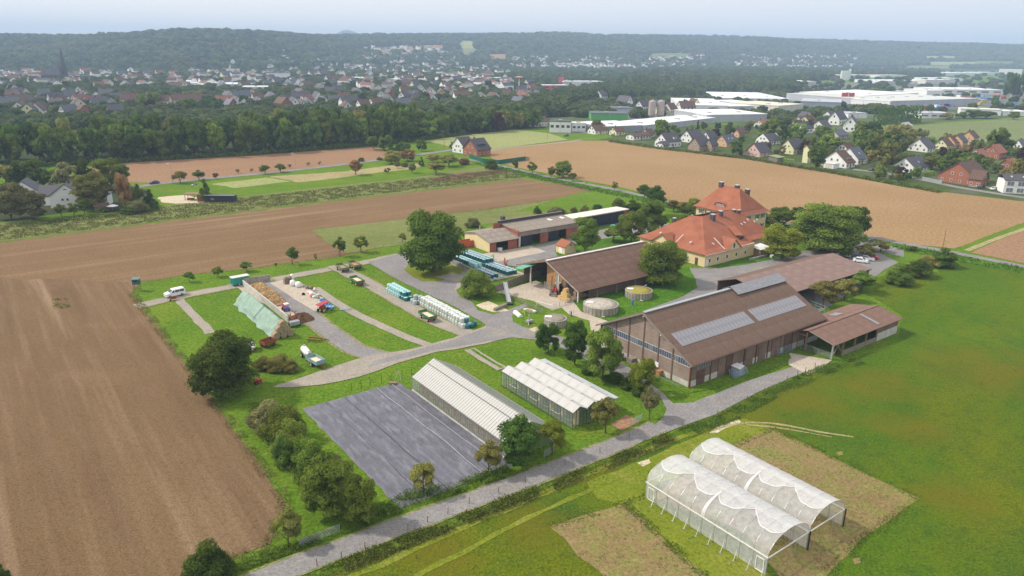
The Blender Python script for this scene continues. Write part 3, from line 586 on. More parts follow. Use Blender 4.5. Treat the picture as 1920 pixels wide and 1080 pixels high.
MB().box(18,0,0,27.2,.2,1.9).build('plinth_wall',CONL,B2); MB().box(18,.02,1.9,27.2,.16,he).build('side_wall',BOARDV,B2); MB().box(27,.2,0,27.2,11.4,he).build('end_wall',BOARDV,B2); MB().box(9,11.3,0,27,11.5,he-.3).build('back_wall',BOARDV,B2)
MB().box(4,.02,0,18,.18,1.1).build('side_boards',WGREY,B2)
for x in (4,8.8,13.4,18): MB().box(x-.15,-.02,0,x+.15,.3,he-.05).build('post',WOOD,B2)
for y in (0,6.2,8.3): MB().box(-.15,y-.02,0,.15,y+.3,he+(.2 if y==0 else .7)).build('post',WOOD if y else GALV,B2)
MB().bar((0,6.3,3.4),(0,8.4,3.4),.3,.3).build('beam',WOOD,B2); MB().bar((.3,.2,.6),(2.4,.2,3.2),.16).build('brace',WGREY,B2); MB().bar((3.7,.2,.9),(1.6,.2,3.3),.14).build('brace',WGREY,B2)
MB().bar((-.75,-.6,he-.05),(-.75,mid,hr-.05),.08,.25).build('barge_board',WGREY,B2)
for y0,y1 in ((.4,6.0),(6.5,8.2)):
    gt=thing('gate',('long' if y1>6.1 and y0<1 else 'short')+' galvanised bar gate across the open front of the cattle shed','gate',U(35.5,-8.5+y0),RF)
    gt['label']='wide galvanised bar gate closing the right bay of the cattle shed' if y0<1 else 'narrow galvanised bar gate closing the left bay of the cattle shed'
    for z in (.25,.5,.75,1.0,1.25,1.45): MB().bar((0,0,z),(0,y1-y0,z),.05).build('rail',GALV,gt)
    for y in (0,(y1-y0)/2,y1-y0): MB().bar((0,y,.0),(0,y,1.5),.07).build('upright',GALV,gt)
# ---- long shed behind
B3=bld('storage_shed','long low shed with a pale rose-brown roof behind the largest barn','shed',52,15.3)
roofgrid(B3,(-3.5,-.3,4.6),(41.5,-.3,4.6),(-3.5,11.5,6.6),9,4,RBROWN2); roofgrid(B3,(-3.5,17.5,4.5),(41.5,17.5,4.5),(-3.5,11.5,6.6),9,2,RBROWN)
MB().box(-3,17.2,0,41,17.4,4.5).build('back_wall',BOARDV,B3)
for x in (-3,6,15,24,33,41): MB().box(x-.15,0,0,x+.15,.3,4.5).build('post',WOOD,B3)
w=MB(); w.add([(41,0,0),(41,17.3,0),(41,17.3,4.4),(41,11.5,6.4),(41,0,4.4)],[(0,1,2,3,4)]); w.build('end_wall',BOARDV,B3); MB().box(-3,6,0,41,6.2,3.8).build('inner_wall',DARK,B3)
MB().bar((-3.5,-.35,4.55),(41.5,-.35,4.55),.1,.25).build('fascia',DARK,B3)
# ---- cow barn
B4=bld('cow_barn','dark brown-roofed cow barn with an open gable and straw stored under its eaves','barn',15,50)
L,Wd=37.5,27; he,hr=3.3,7.7
roofgrid(B4,(-.6,-1.2,he),(38,-1.2,he),(.8,14,hr),10,5,RBROWN3); roofgrid(B4,(-.2,26,4.0),(38,26,4.0),(.8,14,hr),10,4,RBROWN3)
MB().box(1,13.6,hr+.08,38,14.4,hr+.3).build('ridge_cap',OFFW,B4)
MB().bar((-.65,-1.2,he-.05),(.75,14,hr),.1,.24).build('barge_board',CONW,B4); MB().bar((-.2,26,4.0-.05),(.75,14,hr),.1,.28).build('barge_board',WOOD,B4)
w=MB(); w.box(5,1.2,0,37,1.4,3.4); w.build('side_wall',BOARDV,B4); MB().box(37,0,0,37.2,26,4.2).build('end_wall',BOARDV,B4); MB().box(2,25,0,37,25.2,4).build('back_wall',BOARDV,B4)
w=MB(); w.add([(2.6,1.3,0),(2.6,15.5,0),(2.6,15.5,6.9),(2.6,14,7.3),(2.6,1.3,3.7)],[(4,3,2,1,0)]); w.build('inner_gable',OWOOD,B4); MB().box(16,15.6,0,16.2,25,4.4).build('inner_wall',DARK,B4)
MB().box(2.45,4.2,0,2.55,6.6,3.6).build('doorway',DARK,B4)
for y in (1.9,6.9,9,11.1,13.2): MB().box(2.42,y,.8,2.57,y+1.8,3.6).build('timber_panel',OWOOD if int(y)%2 else WOOD,B4)
for x in (.3,7,14,21,28,35): MB().box(x-.14,-.2,0,x+.14,.1,3.5).build('post',WGREY if x>1 else OFFW,B4)
for y in (8,20): MB().box(.3,y-.16,0,.62,y+.16,5.4 if y==8 else 5.0).build('post',OFFW,B4)
MB().cyl((.6,8.8,.4),(.6,8.8,5.4),.28,.28,10).build('feed_pipe',GALV,B4)
roofgrid(B4,(-4.5,17.8,5.4),(4.8,20.0,5.4),(-4.5,20.8,5.0),5,1,pm((.10,.38,.26),.5,.1,1),.08,'green_roof_sheet')
# feeding hurdles in the gable, straw bales, tractor
h=thing('pen_wall','grey slatted pen wall curving in front of the open cow barn gable','pen wall',U(14.0,58.5),RF)
for i in range(11): a=i*.14; MB().box(-.7+2.4*math.sin(a*1.4)-.03,i*.5,0,-.7+2.4*math.sin(a*1.4)+.05,i*.5+.44,2.1).build('slat',WGREY,h)
def bale(name,label,loc,r=.62,L=1.2,m=STRAW,group=None,axis=0,rz=RF):
    mb=MB()
    if axis==0: mb.cyl((-L/2,0,r),(L/2,0,r),r,r,14)
    else: mb.lathe([(r*.86,0),(r,.1),(r,L-.12),(r*.84,L)],12)
    o=mb.build(name,m,None,loc); o.rotation_euler=(0,0,rz); return tag(o,label,'bale',group)
for k,(u,v,z) in enumerate(((13.2,51.8,0),(13.4,53.1,0),(13.5,54.4,0),(15,52.0,0),(15,53.4,0),(13.7,52.5,1.08),(13.9,53.8,1.08),(13.9,53.1,2.1))):
    bale('straw_bale','round yellow straw bale in the small pile under the cow barn eaves',U(u,v,z),.66,1.2,STRAW,'straw bales piled by the cow barn',0,RF+rng.uniform(-.15,.15))
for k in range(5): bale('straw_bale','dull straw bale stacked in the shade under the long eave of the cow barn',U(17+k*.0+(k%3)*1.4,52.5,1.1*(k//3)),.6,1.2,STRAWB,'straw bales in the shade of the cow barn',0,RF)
# ---- round tanks
def tank(loc,r,h,label,top):
    t=thing('manure_tank',label,'tank',loc)
    MB().lathe([(r,0),(r,h),(r-.25,h),(r-.25,h-.25)],40).build('tank_wall',CONW,t)
    mb=MB(); mb.lathe([(r-.27,h-.24),(r-.27,h-.08),(r*.5,h+.12),(.05,h+.22)],40); mb.build('cover',top,t,smooth=True)
    for i in range(26): a=2*math.pi*i/26; MB().box(-.03,-.07,0,.03,.07,h*.96).build('stave_rib',WGREY,t,(r*1.005*math.cos(a),r*1.005*math.sin(a),.0)).rotation_euler=(0,0,a)
    MB().cyl((0,-r-.2,0),(0,-r-.2,h+1.1),.06,.06,8).build('pipe',OFFW,t); MB().box(-.3,-r-.9,0,.5,-r-.3,.4).build('valve_box',CONW,t)
    mb=MB(); mb.box(-.8,-.6,0,.8,.6,.12); mb.build('hatch',WHITE,t,(-r*.62,r*.12,h+.1))
    return t
MOSS=pm((.30,.25,.05),.95,.25,2,.5); CONT=pm((.40,.36,.30),.95,.3,1.5,.5); SHINGLE=pm((.26,.22,.18),.95,.35,3,.6)
tank(G(1126,583),4.4,2.0,'largest round grey tank with a bare concrete lid between the two brown-roofed barns',CONT)
tank(G(1197,556),3.6,1.9,'round tank with a mossy yellow-green lid below the walnut tree',MOSS)
tank(G(1041,609),2.7,1.8,'smallest round tank with a shingly lid near the road junction',SHINGLE)
# ---- workshop
B5=bld('workshop','long workshop with a cream gable, brick piers and dark sliding doors behind the wrapped bales','workshop',24.3,102.7)
GR=RGREY
w=MB(); w.add([(0,0,0),(0,14.5,0),(0,14.5,3.6),(0,8,4.9),(0,0,3.3)],[(4,3,2,1,0)]); w.build('cream_gable',CREAM,B5)
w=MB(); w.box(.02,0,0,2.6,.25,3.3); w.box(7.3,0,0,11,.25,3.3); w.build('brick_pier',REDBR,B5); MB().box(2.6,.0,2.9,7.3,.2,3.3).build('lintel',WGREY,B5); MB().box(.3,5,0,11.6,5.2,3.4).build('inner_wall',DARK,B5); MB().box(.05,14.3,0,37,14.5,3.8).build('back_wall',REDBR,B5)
roofgrid(B5,(-.5,-.9,3.35),(11.6,-.9,3.35),(-.5,8,5.05),4,3,GR); roofgrid(B5,(-.5,15,3.7),(11.6,15,3.7),(-.5,8,5.05),4,2,GR)
MB().cyl((2.5,3,4.4),(2.5,3,5.3),.12,.12,8).build('vent_pipe',GALV,B5); MB().cyl((5,13,4),(5,13,5.6),.2,.2,8).build('flue',GALV,B5)
zf=5.0
MB().box(11.7,.3,3.5,38,.55,zf).build('fascia_wall',BOARD,B5); MB().box(11.7,.3,0,11.9,12,5.6).build('side_wall',REDBR,B5); MB().box(37.8,.6,0,38,12,zf).build('end_wall',REDBR,B5)
for i,(a,b_,m) in enumerate(((11.7,12.6,OFFW),(20.9,24.3,REDBR),(32.4,38,REDBR))): MB().box(a,.32,0,b_,.6,3.5).build('pier',m,B5)
for i,(a,b_) in enumerate(((12.7,17.8),(24.4,29.0))): 
    for k in range(3): q=(b_-a)/3; MB().box(a+q*k+.02,.62,.05,a+q*(k+1)-.02,.72,3.45).build('door_leaf',NAVY,B5)
MB().box(11.9,6,0,37.7,6.2,4.6).build('inner_wall',WGREY,B5)
roofgrid(B5,(11.4,.0,zf+.1),(38.4,.0,zf+.1),(11.4,10.2,zf+1.0),9,3,GR)
MB().box(10.5,10.2,3.6,38.4,10.45,7.0).build('parapet_wall',SLATE,B5); MB().box(8.5,10.1,3.8,11.6,10.5,6.4).build('parapet_wall',REDBR,B5); MB().box(8.4,10.0,7.0,38.6,10.6,7.12).build('coping',WGREY,B5)
MB().box(12.6,10.6,5.4,13.8,11.8,8.2).build('chimney',SLATE,B5)
for x in (29.5,35): MB().box(x,5.5,zf+.62,x+1.1,7.8,zf+.9).build('skylight',WHITE,B5)
MB().box(20.8,.2,3.7,23.6,.28,4.9).build('sign_board',GREYM,B5)
B6=bld('garage_row','low white-roofed row of dark blue garages right of the workshop','garage',62.4,110.5)
MB().slab([(-.3,-.5,4.6),(31.5,-.5,4.9),(31.5,6.5,4.6),(-.3,6.5,4.4)],.35).build('roof',pm((.66,.62,.55),.8,.08,1),B6)
for i in range(8): MB().box(.2+i*3.6,.1,.05,3.65+i*3.6,.2,4.2).build('garage_door',NAVY,B6)
MB().box(0,6,0,31,6.2,4.3).build('back_wall',REDBR,B6); MB().box(29.2,.0,0,31,.25,4.4).build('brick_pier',REDBR,B6); MB().box(30.8,.25,0,31,6,4.4).build('end_wall',REDBR,B6)
# ---- little cream transformer house
def gable(par,L,Wd,he,hr,wall,roof,ridge='x',ov=.45,th=.16,base=0,hip=0,rname='roof'):
    w=MB()
    if ridge=='x':
        w.add([(0,0,base),(L,0,base),(L,Wd,base),(0,Wd,base),(0,0,he),(L,0,he),(L,Wd,he),(0,Wd,he),(0,Wd/2,hr),(L,Wd/2,hr)],[(0,1,5,4),(2,3,7,6),(1,2,6,9,5),(3,0,4,8,7),(0,3,2,1)])
        s=(hr-he)/(Wd/2); z=he-ov*s; q=hip
        r=MB(); r.slab([(-ov,-ov,z+.12),(L+ov,-ov,z+.12),(L+ov-q,Wd/2,hr+.12),(-ov+q,Wd/2,hr+.12)],th); r.slab([(L+ov,Wd+ov,z+.12),(-ov,Wd+ov,z+.12),(-ov+q,Wd/2,hr+.121),(L+ov-q,Wd/2,hr+.121)],th)
    else:
        w.add([(0,0,base),(L,0,base),(L,Wd,base),(0,Wd,base),(0,0,he),(L,0,he),(L,Wd,he),(0,Wd,he),(L/2,0,hr),(L/2,Wd,hr)],[(0,1,5,8,4),(2,3,7,9,6),(1,2,6,5),(3,0,4,7),(0,3,2,1)])
        s=(hr-he)/(L/2); z=he-ov*s
        r=MB(); r.slab([(-ov,Wd+ov,z+.12),(-ov,-ov,z+.12),(L/2,-ov,hr+.12),(L/2,Wd+ov,hr+.12)],th); r.slab([(L+ov,-ov,z+.12),(L+ov,Wd+ov,z+.12),(L/2,Wd+ov,hr+.121),(L/2,-ov,hr+.121)],th)
    w.build('wall',wall,par); return r.build(rname,roof,par)
B7=bld('transformer_house','tiny cream house with a red tiled roof on the grass in front of the workshop','small house',42.6,87.3)
gable(B7,4.8,4.2,2.5,4.0,CREAM,TILE,'y',.3,.12); MB().box(-.05,1.2,.1,.0,2.7,2.1).build('door',WHITE,B7); win(B7,(2.4,0,2.9),.5,.5,'y',GLASS,WOOD,.06,-.04)
# ---- farmhouse (hipped, red tiles)
B8=bld('farmhouse','lower cream farmhouse with a broad red tiled hip roof, dormer gables and skylights','farmhouse',68.7,52.9)
he,hr=4.1,11.0
w=MB(); w.box(0,0,0,24,27,he); w.build('wall',CREAM,B8); MB().box(24,3.6,0,41,26,he).build('wall',CREAM,B8)
R0_=(13.4,18.0,hr); R1=(15.8,15.2,hr); R2=(20.5,15.6,hr+.15); R3=(32.3,15.4,hr+.3)
def flare(mb,e0,e1,r1,r0): # roof plane with a slightly flared foot
    e0,e1,r0,r1=map(Vector,(e0,e1,r0,r1)); a=e0.lerp(r0,.16)-Vector((0,0,.38)); b_=e1.lerp(r1,.16)-Vector((0,0,.38))
    mb.slab([e0,e1,b_,a],.14); mb.slab([a,b_,r1,r0],.14)
z=he-.15
for e in (((-.7,28,z),(-.7,-.7,z),R1,R0_),((-.7,-.7,z),(9,-.7,z),(16.2,15.2,hr),R1),((9,-.7,z),(24.5,0,z),(21.5,15.6,hr+.05),(16.2,15.2,hr)),((24.5,0,z),(25,2.8,z),(22,15.6,hr+.1),(21.5,15.6,hr+.05)),((25,2.8,z),(41.8,3.6,z),R3,(22,15.6,hr+.1)),((41.8,3.6,z),(41.8,27,z),(32.3,15.6,hr+.3),R3),((41.8,27,z),(-.7,28,z),R0_,(32.3,15.6,hr+.3))):
    mb=MB(); flare(mb,*e); mb.build('roof',TILE,B8)
for (x,y,h_,s1,s2) in ((17.8,12.2,3.0,1.1,1.4),(23.8,13.8,2.4,.9,.9),(16.5,19.5,1.9,.9,.9),(31,14.2,1.8,1.2,1.0),(33,13.6,1.8,1.1,.9),(28,17.5,1.6,.8,.8),(10.5,22,2.4,.9,.9),(22.5,18,2.0,.9,.9)):
    zb=hr-abs(y-15.4)*.45-.9; c_=MB().box(x,y,zb-.6,x+s1,y+s2,zb+h_).build('chimney',SLATE,B8); MB().box(x-.08,y-.08,zb+h_,x+s1+.08,y+s2+.08,zb+h_+.18).build('cap',ZINC,c_)
sk_=MB().box(-.28,-.42,0,.28,.42,.07).mesh('skylight',ZINC)
def onroof(x,y,par=B8,me=sk_,tilt=.43,az=0):
    zz=he+ (min(y+.7,x+.7 if x<13 else 99))/16.0*(hr-he)+.32 ; o=obj('skylight',me,par,(x,y,zz)); o.rotation_euler=(tilt,0,az); return o
for x,y in ((27.5,8.2),(29.6,8.6),(32.5,9.6),(34.3,8.2),(36.5,8.8),(6.5,2.6)): onroof(x,y)
for x,y in ((2.4,8),(3.0,21)): onroof(x,y,tilt=.43,az=-math.pi/2)
# dormer gables with cream fronts
def dorm(x,y,w_,h_,zb,dirn):
    d=MB(); dep=5
    if dirn=='y': 
        MB().add([(x,y,zb),(x+w_,y,zb),(x+w_,y,zb+h_*.25),(x+w_/2,y,zb+h_),(x,y,zb+h_*.25),(x+w_/2,y+dep,zb+h_)],[(0,1,2,3,4)]).build('dormer_wall',CREAM,B8)
        d.slab([(x-.5,y-.4,zb+h_*.1),(x+w_/2,y-.4,zb+h_+.15),(x+w_/2,y+dep,zb+h_+.3),(x-.5,y+.6,zb+h_*.1+.1)],.14); d.slab([(x+w_/2,y-.4,zb+h_+.151),(x+w_+.5,y-.4,zb+h_*.1),(x+w_+.5,y+.6,zb+h_*.1+.1),(x+w_/2,y+dep,zb+h_+.3)],.14)
        d.build('dormer_roof',TILE,B8); win(B8,(x+w_/2,y,zb+h_*.45),.7,1.3,'y',GLASS,DARK,.08,-.05)
    else:
        MB().add([(x,y,zb),(x,y+w_,zb),(x,y+w_,zb+h_*.25),(x,y+w_/2,zb+h_),(x,y,zb+h_*.25)],[(4,3,2,1,0)]).build('dormer_wall',CREAM,B8)
        d.slab([(x-.4,y+w_/2,zb+h_+.15),(x-.4,y-.5,zb+h_*.1),(x+.6,y-.5,zb+h_*.1+.1),(x+dep,y+w_/2,zb+h_+.3)],.14); d.slab([(x-.4,y+w_+.5,zb+h_*.1),(x-.4,y+w_/2,zb+h_+.151),(x+dep,y+w_/2,zb+h_+.3),(x+.6,y+w_+.5,zb+h_*.1+.1)],.14)
        d.build('dormer_roof',TILE,B8)
dorm(9.5,-.6,6.5,3.4,he-.6,'y'); dorm(-.6,13,8,3.2,he-.6,'x')
MB().bar((20.5,3.5,he+2.2),(22.5,8.4,he+3.9),2.6,.2).build('dormer_roof',TILE,B8); MB().box(20,2.9,he+1.1,22,3.2,he+1.9).build('dormer_opening',DARK,B8)
for x in (2.2,6.0,10.5,15,19.5): win(B8,(x,0,1.75),1.1,1.35,'y',GLASS,TRIM,.14,-.05)
for y in (7.5,12,18): win(B8,(0,y,2.0),1.2,1.3,'x',GLASS,SLATE,.12,-.05)
MB().box(-.06,2.6,.05,0,3.7,2.3).build('door',ROOFD,B8); MB().box(.5,-.06,.05,1.5,0,2.1).build('door',WHITE,B8)
MB().box(-.9,-.85,he-.3,24.6,-.7,he-.15).build('gutter',ZINC,B8); MB().cyl((8.3,-.9,.1),(8.3,-.9,3.9),.06,.06,6).build('downpipe',ZINC,B8)
MB().bar((8.7,-.3,he+.3),(9.2,4.6,he+2.8),.12).build('lightning_rod',WHITE,B8); MB().bar((-.3,12.4,he+.3),(4.5,12.9,he+2.8),.12).build('lightning_rod',WHITE,B8)
# conservatory, terrace
cv=bld('garden_kiosk','small kiosk with a pale flat roof on the farmhouse terrace','kiosk',92.8,50.5); MB().box(0,0,0,5,3.6,2.3).build('wall',WOOD,cv); MB().slab([(-.4,-.4,2.5),(5.4,-.4,2.5),(5.4,4,2.9),(-.4,4,2.9)],.15).build('roof',WHITE,cv)
for x in (.8,2.2,3.6): win(cv,(x,0,1.3),.9,1.1,'y',GLASS,TRIM,.07,-.04)
MB().box(23.9,3.3,0,24.1,3.5,3.4).build('porch_post',DARK,B8)
tw=bld('terrace_wall','low grey garden wall bordering the farmhouse terrace','wall',86,49.3)
for i in range(11): MB().box(i*.82,0,0,i*.82+.8,.35,.75+.05*(i%2)).build('block',CONW,tw)
for i,(u,v,m,lb) in enumerate(((97,48.6,RED,'red garden bench on the farmhouse terrace'),(99.5,48.0,STRAW,'straw-coloured wooden table on the farmhouse terrace'),(95,47.6,WHITE,'white crate stack at the edge of the farmhouse terrace'))):
    t=thing(('garden_bench','garden_table','crate')[i],lb,('bench','table','crate')[i],U(u,v),RF)
    if i<2:
        MB().box(0,0,.42,1.8,.6+.3*i,.5).build('seat' if i==0 else 'table_top',m,t)
        for a in (.1,1.6):
            for b_ in (.05,.5): MB().box(a,b_,0,a+.1,b_+.08,.42).build('leg',m,t)
        if i==0: MB().box(0,.55,.5,1.8,.62,1.0).build('backrest',m,t)
    else:
        for k in range(5): MB().box(0,0,.16*k,1.2,.8,.16*k+.12).build('slat_layer',m,t)
# ---- manor house
B9=bld('manor_house','tall cream manor house with a steep red hip roof and an eyebrow dormer','manor house',110.2,71.6)
L,Wd,he,hr=14.6,20,7.6,15.4
MB().box(0,0,0,L,Wd,he).build('wall',CREAM,B9)
ra=(6.4,6.6,hr); rb=(6.4,14.2,hr); z=he-.1
for e in (((-1,Wd+1,z),(-1,-1,z),ra,rb),((-1,-1,z),(L+1,-1,z),(6.6,6.6,hr),ra),((L+1,-1,z),(L+1,Wd+1,z),(6.6,14.2,hr),(6.6,6.6,hr)),((L+1,Wd+1,z),(-1,Wd+1,z),rb,(6.6,14.2,hr))):
    mb=MB(); flare(mb,*e); mb.build('roof',TILE,B9)
for (x,y,zb,h_) in ((5.6,13.8,hr-.8,1.9),(6.2,7.2,hr-.8,1.7),(9.4,5.0,hr-4.4,3.8)):
    c_=MB().box(x,y,zb,x+1.2,y+1.5,zb+h_).build('chimney',SLATE,B9); MB().box(x-.08,y-.08,zb+h_,x+1.28,y+1.58,zb+h_+.15).build('cap',ZINC,c_)
ey=MB(); n=12
for i in range(n+1):
    a=math.pi*i/n; ey.v.append((.6,10-2.6*math.cos(a),he+1.35+1.35*math.sin(a))); ey.v.append((4.2,10-2.6*math.cos(a),he+2.4+1.5*math.sin(a)+.4))
for i in range(n): ey.f.append((2*i,2*i+2,2*i+3,2*i+1)); ey.m.append(0)
ey.build('eyebrow_dormer',TILE,B9)
for i in range(5): win(B9,(.75,8.6+i*.7,he+1.75),.6,.9-.15*abs(i-2),'x',GLASS,TRIM,.08,-.06)
for i,y in enumerate((1.8,4.4,7,9.6,12.2,14.8,17.6)): 
    for zz in (5.9,2.4): 
        win(B9,(0,y,zz),1.1,1.5,'x',GLASS,TRIM,.12,-.05)
        for q in (-.85,.85): MB().box(-.07,y+q-.25,zz-.75,0,y+q+.25,zz+.75).build('shutter',GREEND,B9)
for x in (1.6,4.4,9.5,12.6):
    for zz in (5.9,2.4):
        win(B9,(x,0,zz),1.1,1.5,'y',GLASS,TRIM,.12,-.05)
        for q in (-.85,.85): MB().box(x+q-.25,-.07,zz-.75,x+q+.25,0,zz+.75).build('shutter',GREEND,B9)
MB().box(-1.05,-1.1,he-.32,L+1.05,-.98,he-.15).build('gutter',ZINC,B9)
# ---- glasshouses
Gh=bld('greenhouse','long single-ridge greenhouse with whitewashed glass beside the dark ground sheet','greenhouse',-44.4,-1.2)
L,Wd,he,hr=9.6,30.8,2.8,5.5; mid=4.8; nb=44
grid('roof_pane',Gh,(0,0,he),(0,Wd,0),(mid*.72,0,(hr-he)*.72),nb,1,.02,PANEW,.035,.02); grid('roof_pane',Gh,(mid*.73,0,he+(hr-he)*.73),(0,Wd,0),(mid*.27,0,(hr-he)*.27),nb,1,.02,PANEW,.035,.02)
PANEG=glassm('dull_glass',(.36,.37,.34),.25,.72)
grid('roof_pane',Gh,(L,0,he),(0,Wd,0),(-mid,0,hr-he),nb,1,.02,PANEG,.035,.02)
grid('wall_pane',Gh,(0,0,.35),(0,Wd,0),(0,0,he-.4),nb,1,.015,PANE,.04,.03); grid('wall_pane',Gh,(L,0,.35),(0,Wd,0),(0,0,he-.4),nb//2,1,.015,PANE,.04,.03)
MB().box(-.08,0,0,.08,Wd,.35).build('plinth',CONL,Gh); MB().box(L-.08,0,0,L+.08,Wd,.35).build('plinth',CONL,Gh)
fr=MB()
for i in range(nb+1):
    y=Wd*i/nb; w_=.05 if i%4 else .09
    fr.bar((0,y,.3),(0,y,he),w_); fr.bar((0,y,he+.03),(mid,y,hr+.03),.04)
    if i%2==0: fr.bar((L,y,.3),(L,y,he),.05); fr.bar((L,y,he+.02),(mid,y,hr+.02),.03)
fr.bar((0,0,he),(0,Wd,he),.1); fr.bar((mid,0,hr+.05),(mid,Wd,hr+.05),.12); fr.bar((L,0,he),(L,Wd,he),.1); fr.bar((mid*.73,0,he+(hr-he)*.73+.06),(mid*.73,Wd,he+(hr-he)*.73+.06),.07)
fr.build('glazing_bars',pm((.25,.26,.24),.6,.15,1),Gh)
for y in (0,Wd):
    for i in range(8):
        x=L*i/8; x2=L*(i+1)/8; zt=lambda q: he+(hr-he)*(1-abs(q-mid)/mid)
        MB().add([(x+.03,y,.3),(x2-.03,y,.3),(x2-.03,y,zt(x2)-.05),(x+.03,y,zt(x)-.05)],[(0,1,2,3)]).build('gable_pane',PANE,Gh)
pb=[(.9,'crate'),]
for k in range(16):   # pots and shelves standing inside along the glass
    v=-.2+k*1.85; bx=thing('plant_shelf','rusty shelf of pots behind the left glass wall of the long greenhouse','shelf',U(-43.4,v),RF,'shelves inside the long greenhouse')
    MB().box(0,0,.75,1.0,1.5,.85).build('shelf_board',RUST if k%3 else WOOD,bx); MB().box(.1,.1,0,.9,1.4,.7).build('crate',OWOOD if k%2 else RUST,bx)
    if k%2: MB().box(.2,.3,.85,.8,1.2,1.5).build('crate',RUST,bx)
G2=bld('greenhouse','three-bay greenhouse with white roofs and clear glass walls','greenhouse',-29.4,.6)
Wd=20.9; he,hr=3.1,3.95; bw=3.25
for b_ in range(3):
    x=b_*bw; rx=x+1.62
    grid('roof_pane',G2,(x,0,he),(0,Wd,0),(rx-x,0,hr-he),9,1,.04,PANEW,.02,.02); grid('roof_pane',G2,(x+bw,0,he),(0,Wd,0),(rx-x-bw,0,hr-he),9,1,.04,PANEW,.02,.02)
    if b_<2: MB().box(x+bw-.12,-.1,he-.15,x+bw+.12,Wd+.1,he+.06).build('valley_gutter',GREYM,G2)
    for y in (0,Wd):
        for q in range(4):
            a=x+bw*q/4; c_=x+bw*(q+1)/4; zt=lambda t_: he+(hr-he)*((t_-x)/1.62 if t_<=rx else (x+bw-t_)/(bw-1.62))
            MB().add([(a+.04,y,.2),(c_-.04,y,.2),(c_-.04,y,max(he,zt(c_))-.06),(a+.04,y,max(he,zt(a))-.06)],[(0,1,2,3)]).build('gable_pane',PANE,G2)
            MB().bar((a,y,.0),(a,y,max(he,zt(a))),.07).build('gable_post',GREEND,G2)
MB().box(3*bw,-.05,he-.1,3*bw+1.0,Wd+.05,he).build('service_gutter',ZINC,G2)
grid('wall_pane',G2,(0,0,.3),(0,Wd,0),(0,0,he-.35),26,1,.015,PANE,.05,.03); grid('wall_pane',G2,(3*bw,0,.3),(0,Wd,0),(0,0,he-.35),13,1,.015,PANE,.05,.03)
fr=MB()
for i in range(27):
    y=Wd*i/26; fr.bar((0,y,0),(0,y,he),.10 if i%4==0 else .045)
    if i%4==0: fr.bar((3*bw,y,0),(3*bw,y,he),.09); 
fr.bar((0,0,he),(0,Wd,he),.12); fr.bar((0,0,.25),(0,Wd,.25),.08); fr.build('wall_frame',pm((.10,.13,.11),.6,.15,1),G2)
for i in (1,5,9,13,17,21): MB().box(1.2,Wd*i/26,0,2.2,Wd*i/26+.5,2.7).build('inner_curtain',CREAM,G2)
for b_ in range(3):
    for k in range(3): MB().box(b_*bw+1.6,3+k*6.4+b_,hr-.22,b_*bw+2.5,5+k*6.4+b_,hr-.16).build('roof_vent',PANEW,G2)
for k in range(6):
    bx=thing('work_bench','bench with trays standing inside the three-bay greenhouse','bench',U(-28.8,2+k*3.1),RF,'benches inside the three-bay greenhouse')
    MB().box(0,0,.8,1.3,2.2,.86).build('bench_top',WHITE if k%2 else GALV,bx)
    for a in (.1,1.2): MB().bar((a,.1,0),(a,.1,.8),.05).build('leg',GALV,bx); MB().bar((a,2.1,0),(a,2.1,.8),.05).build('leg',GALV,bx)
    MB().box(.2,.3,.86,1.0,1.9,1.0).build('tray',GREEND,bx)
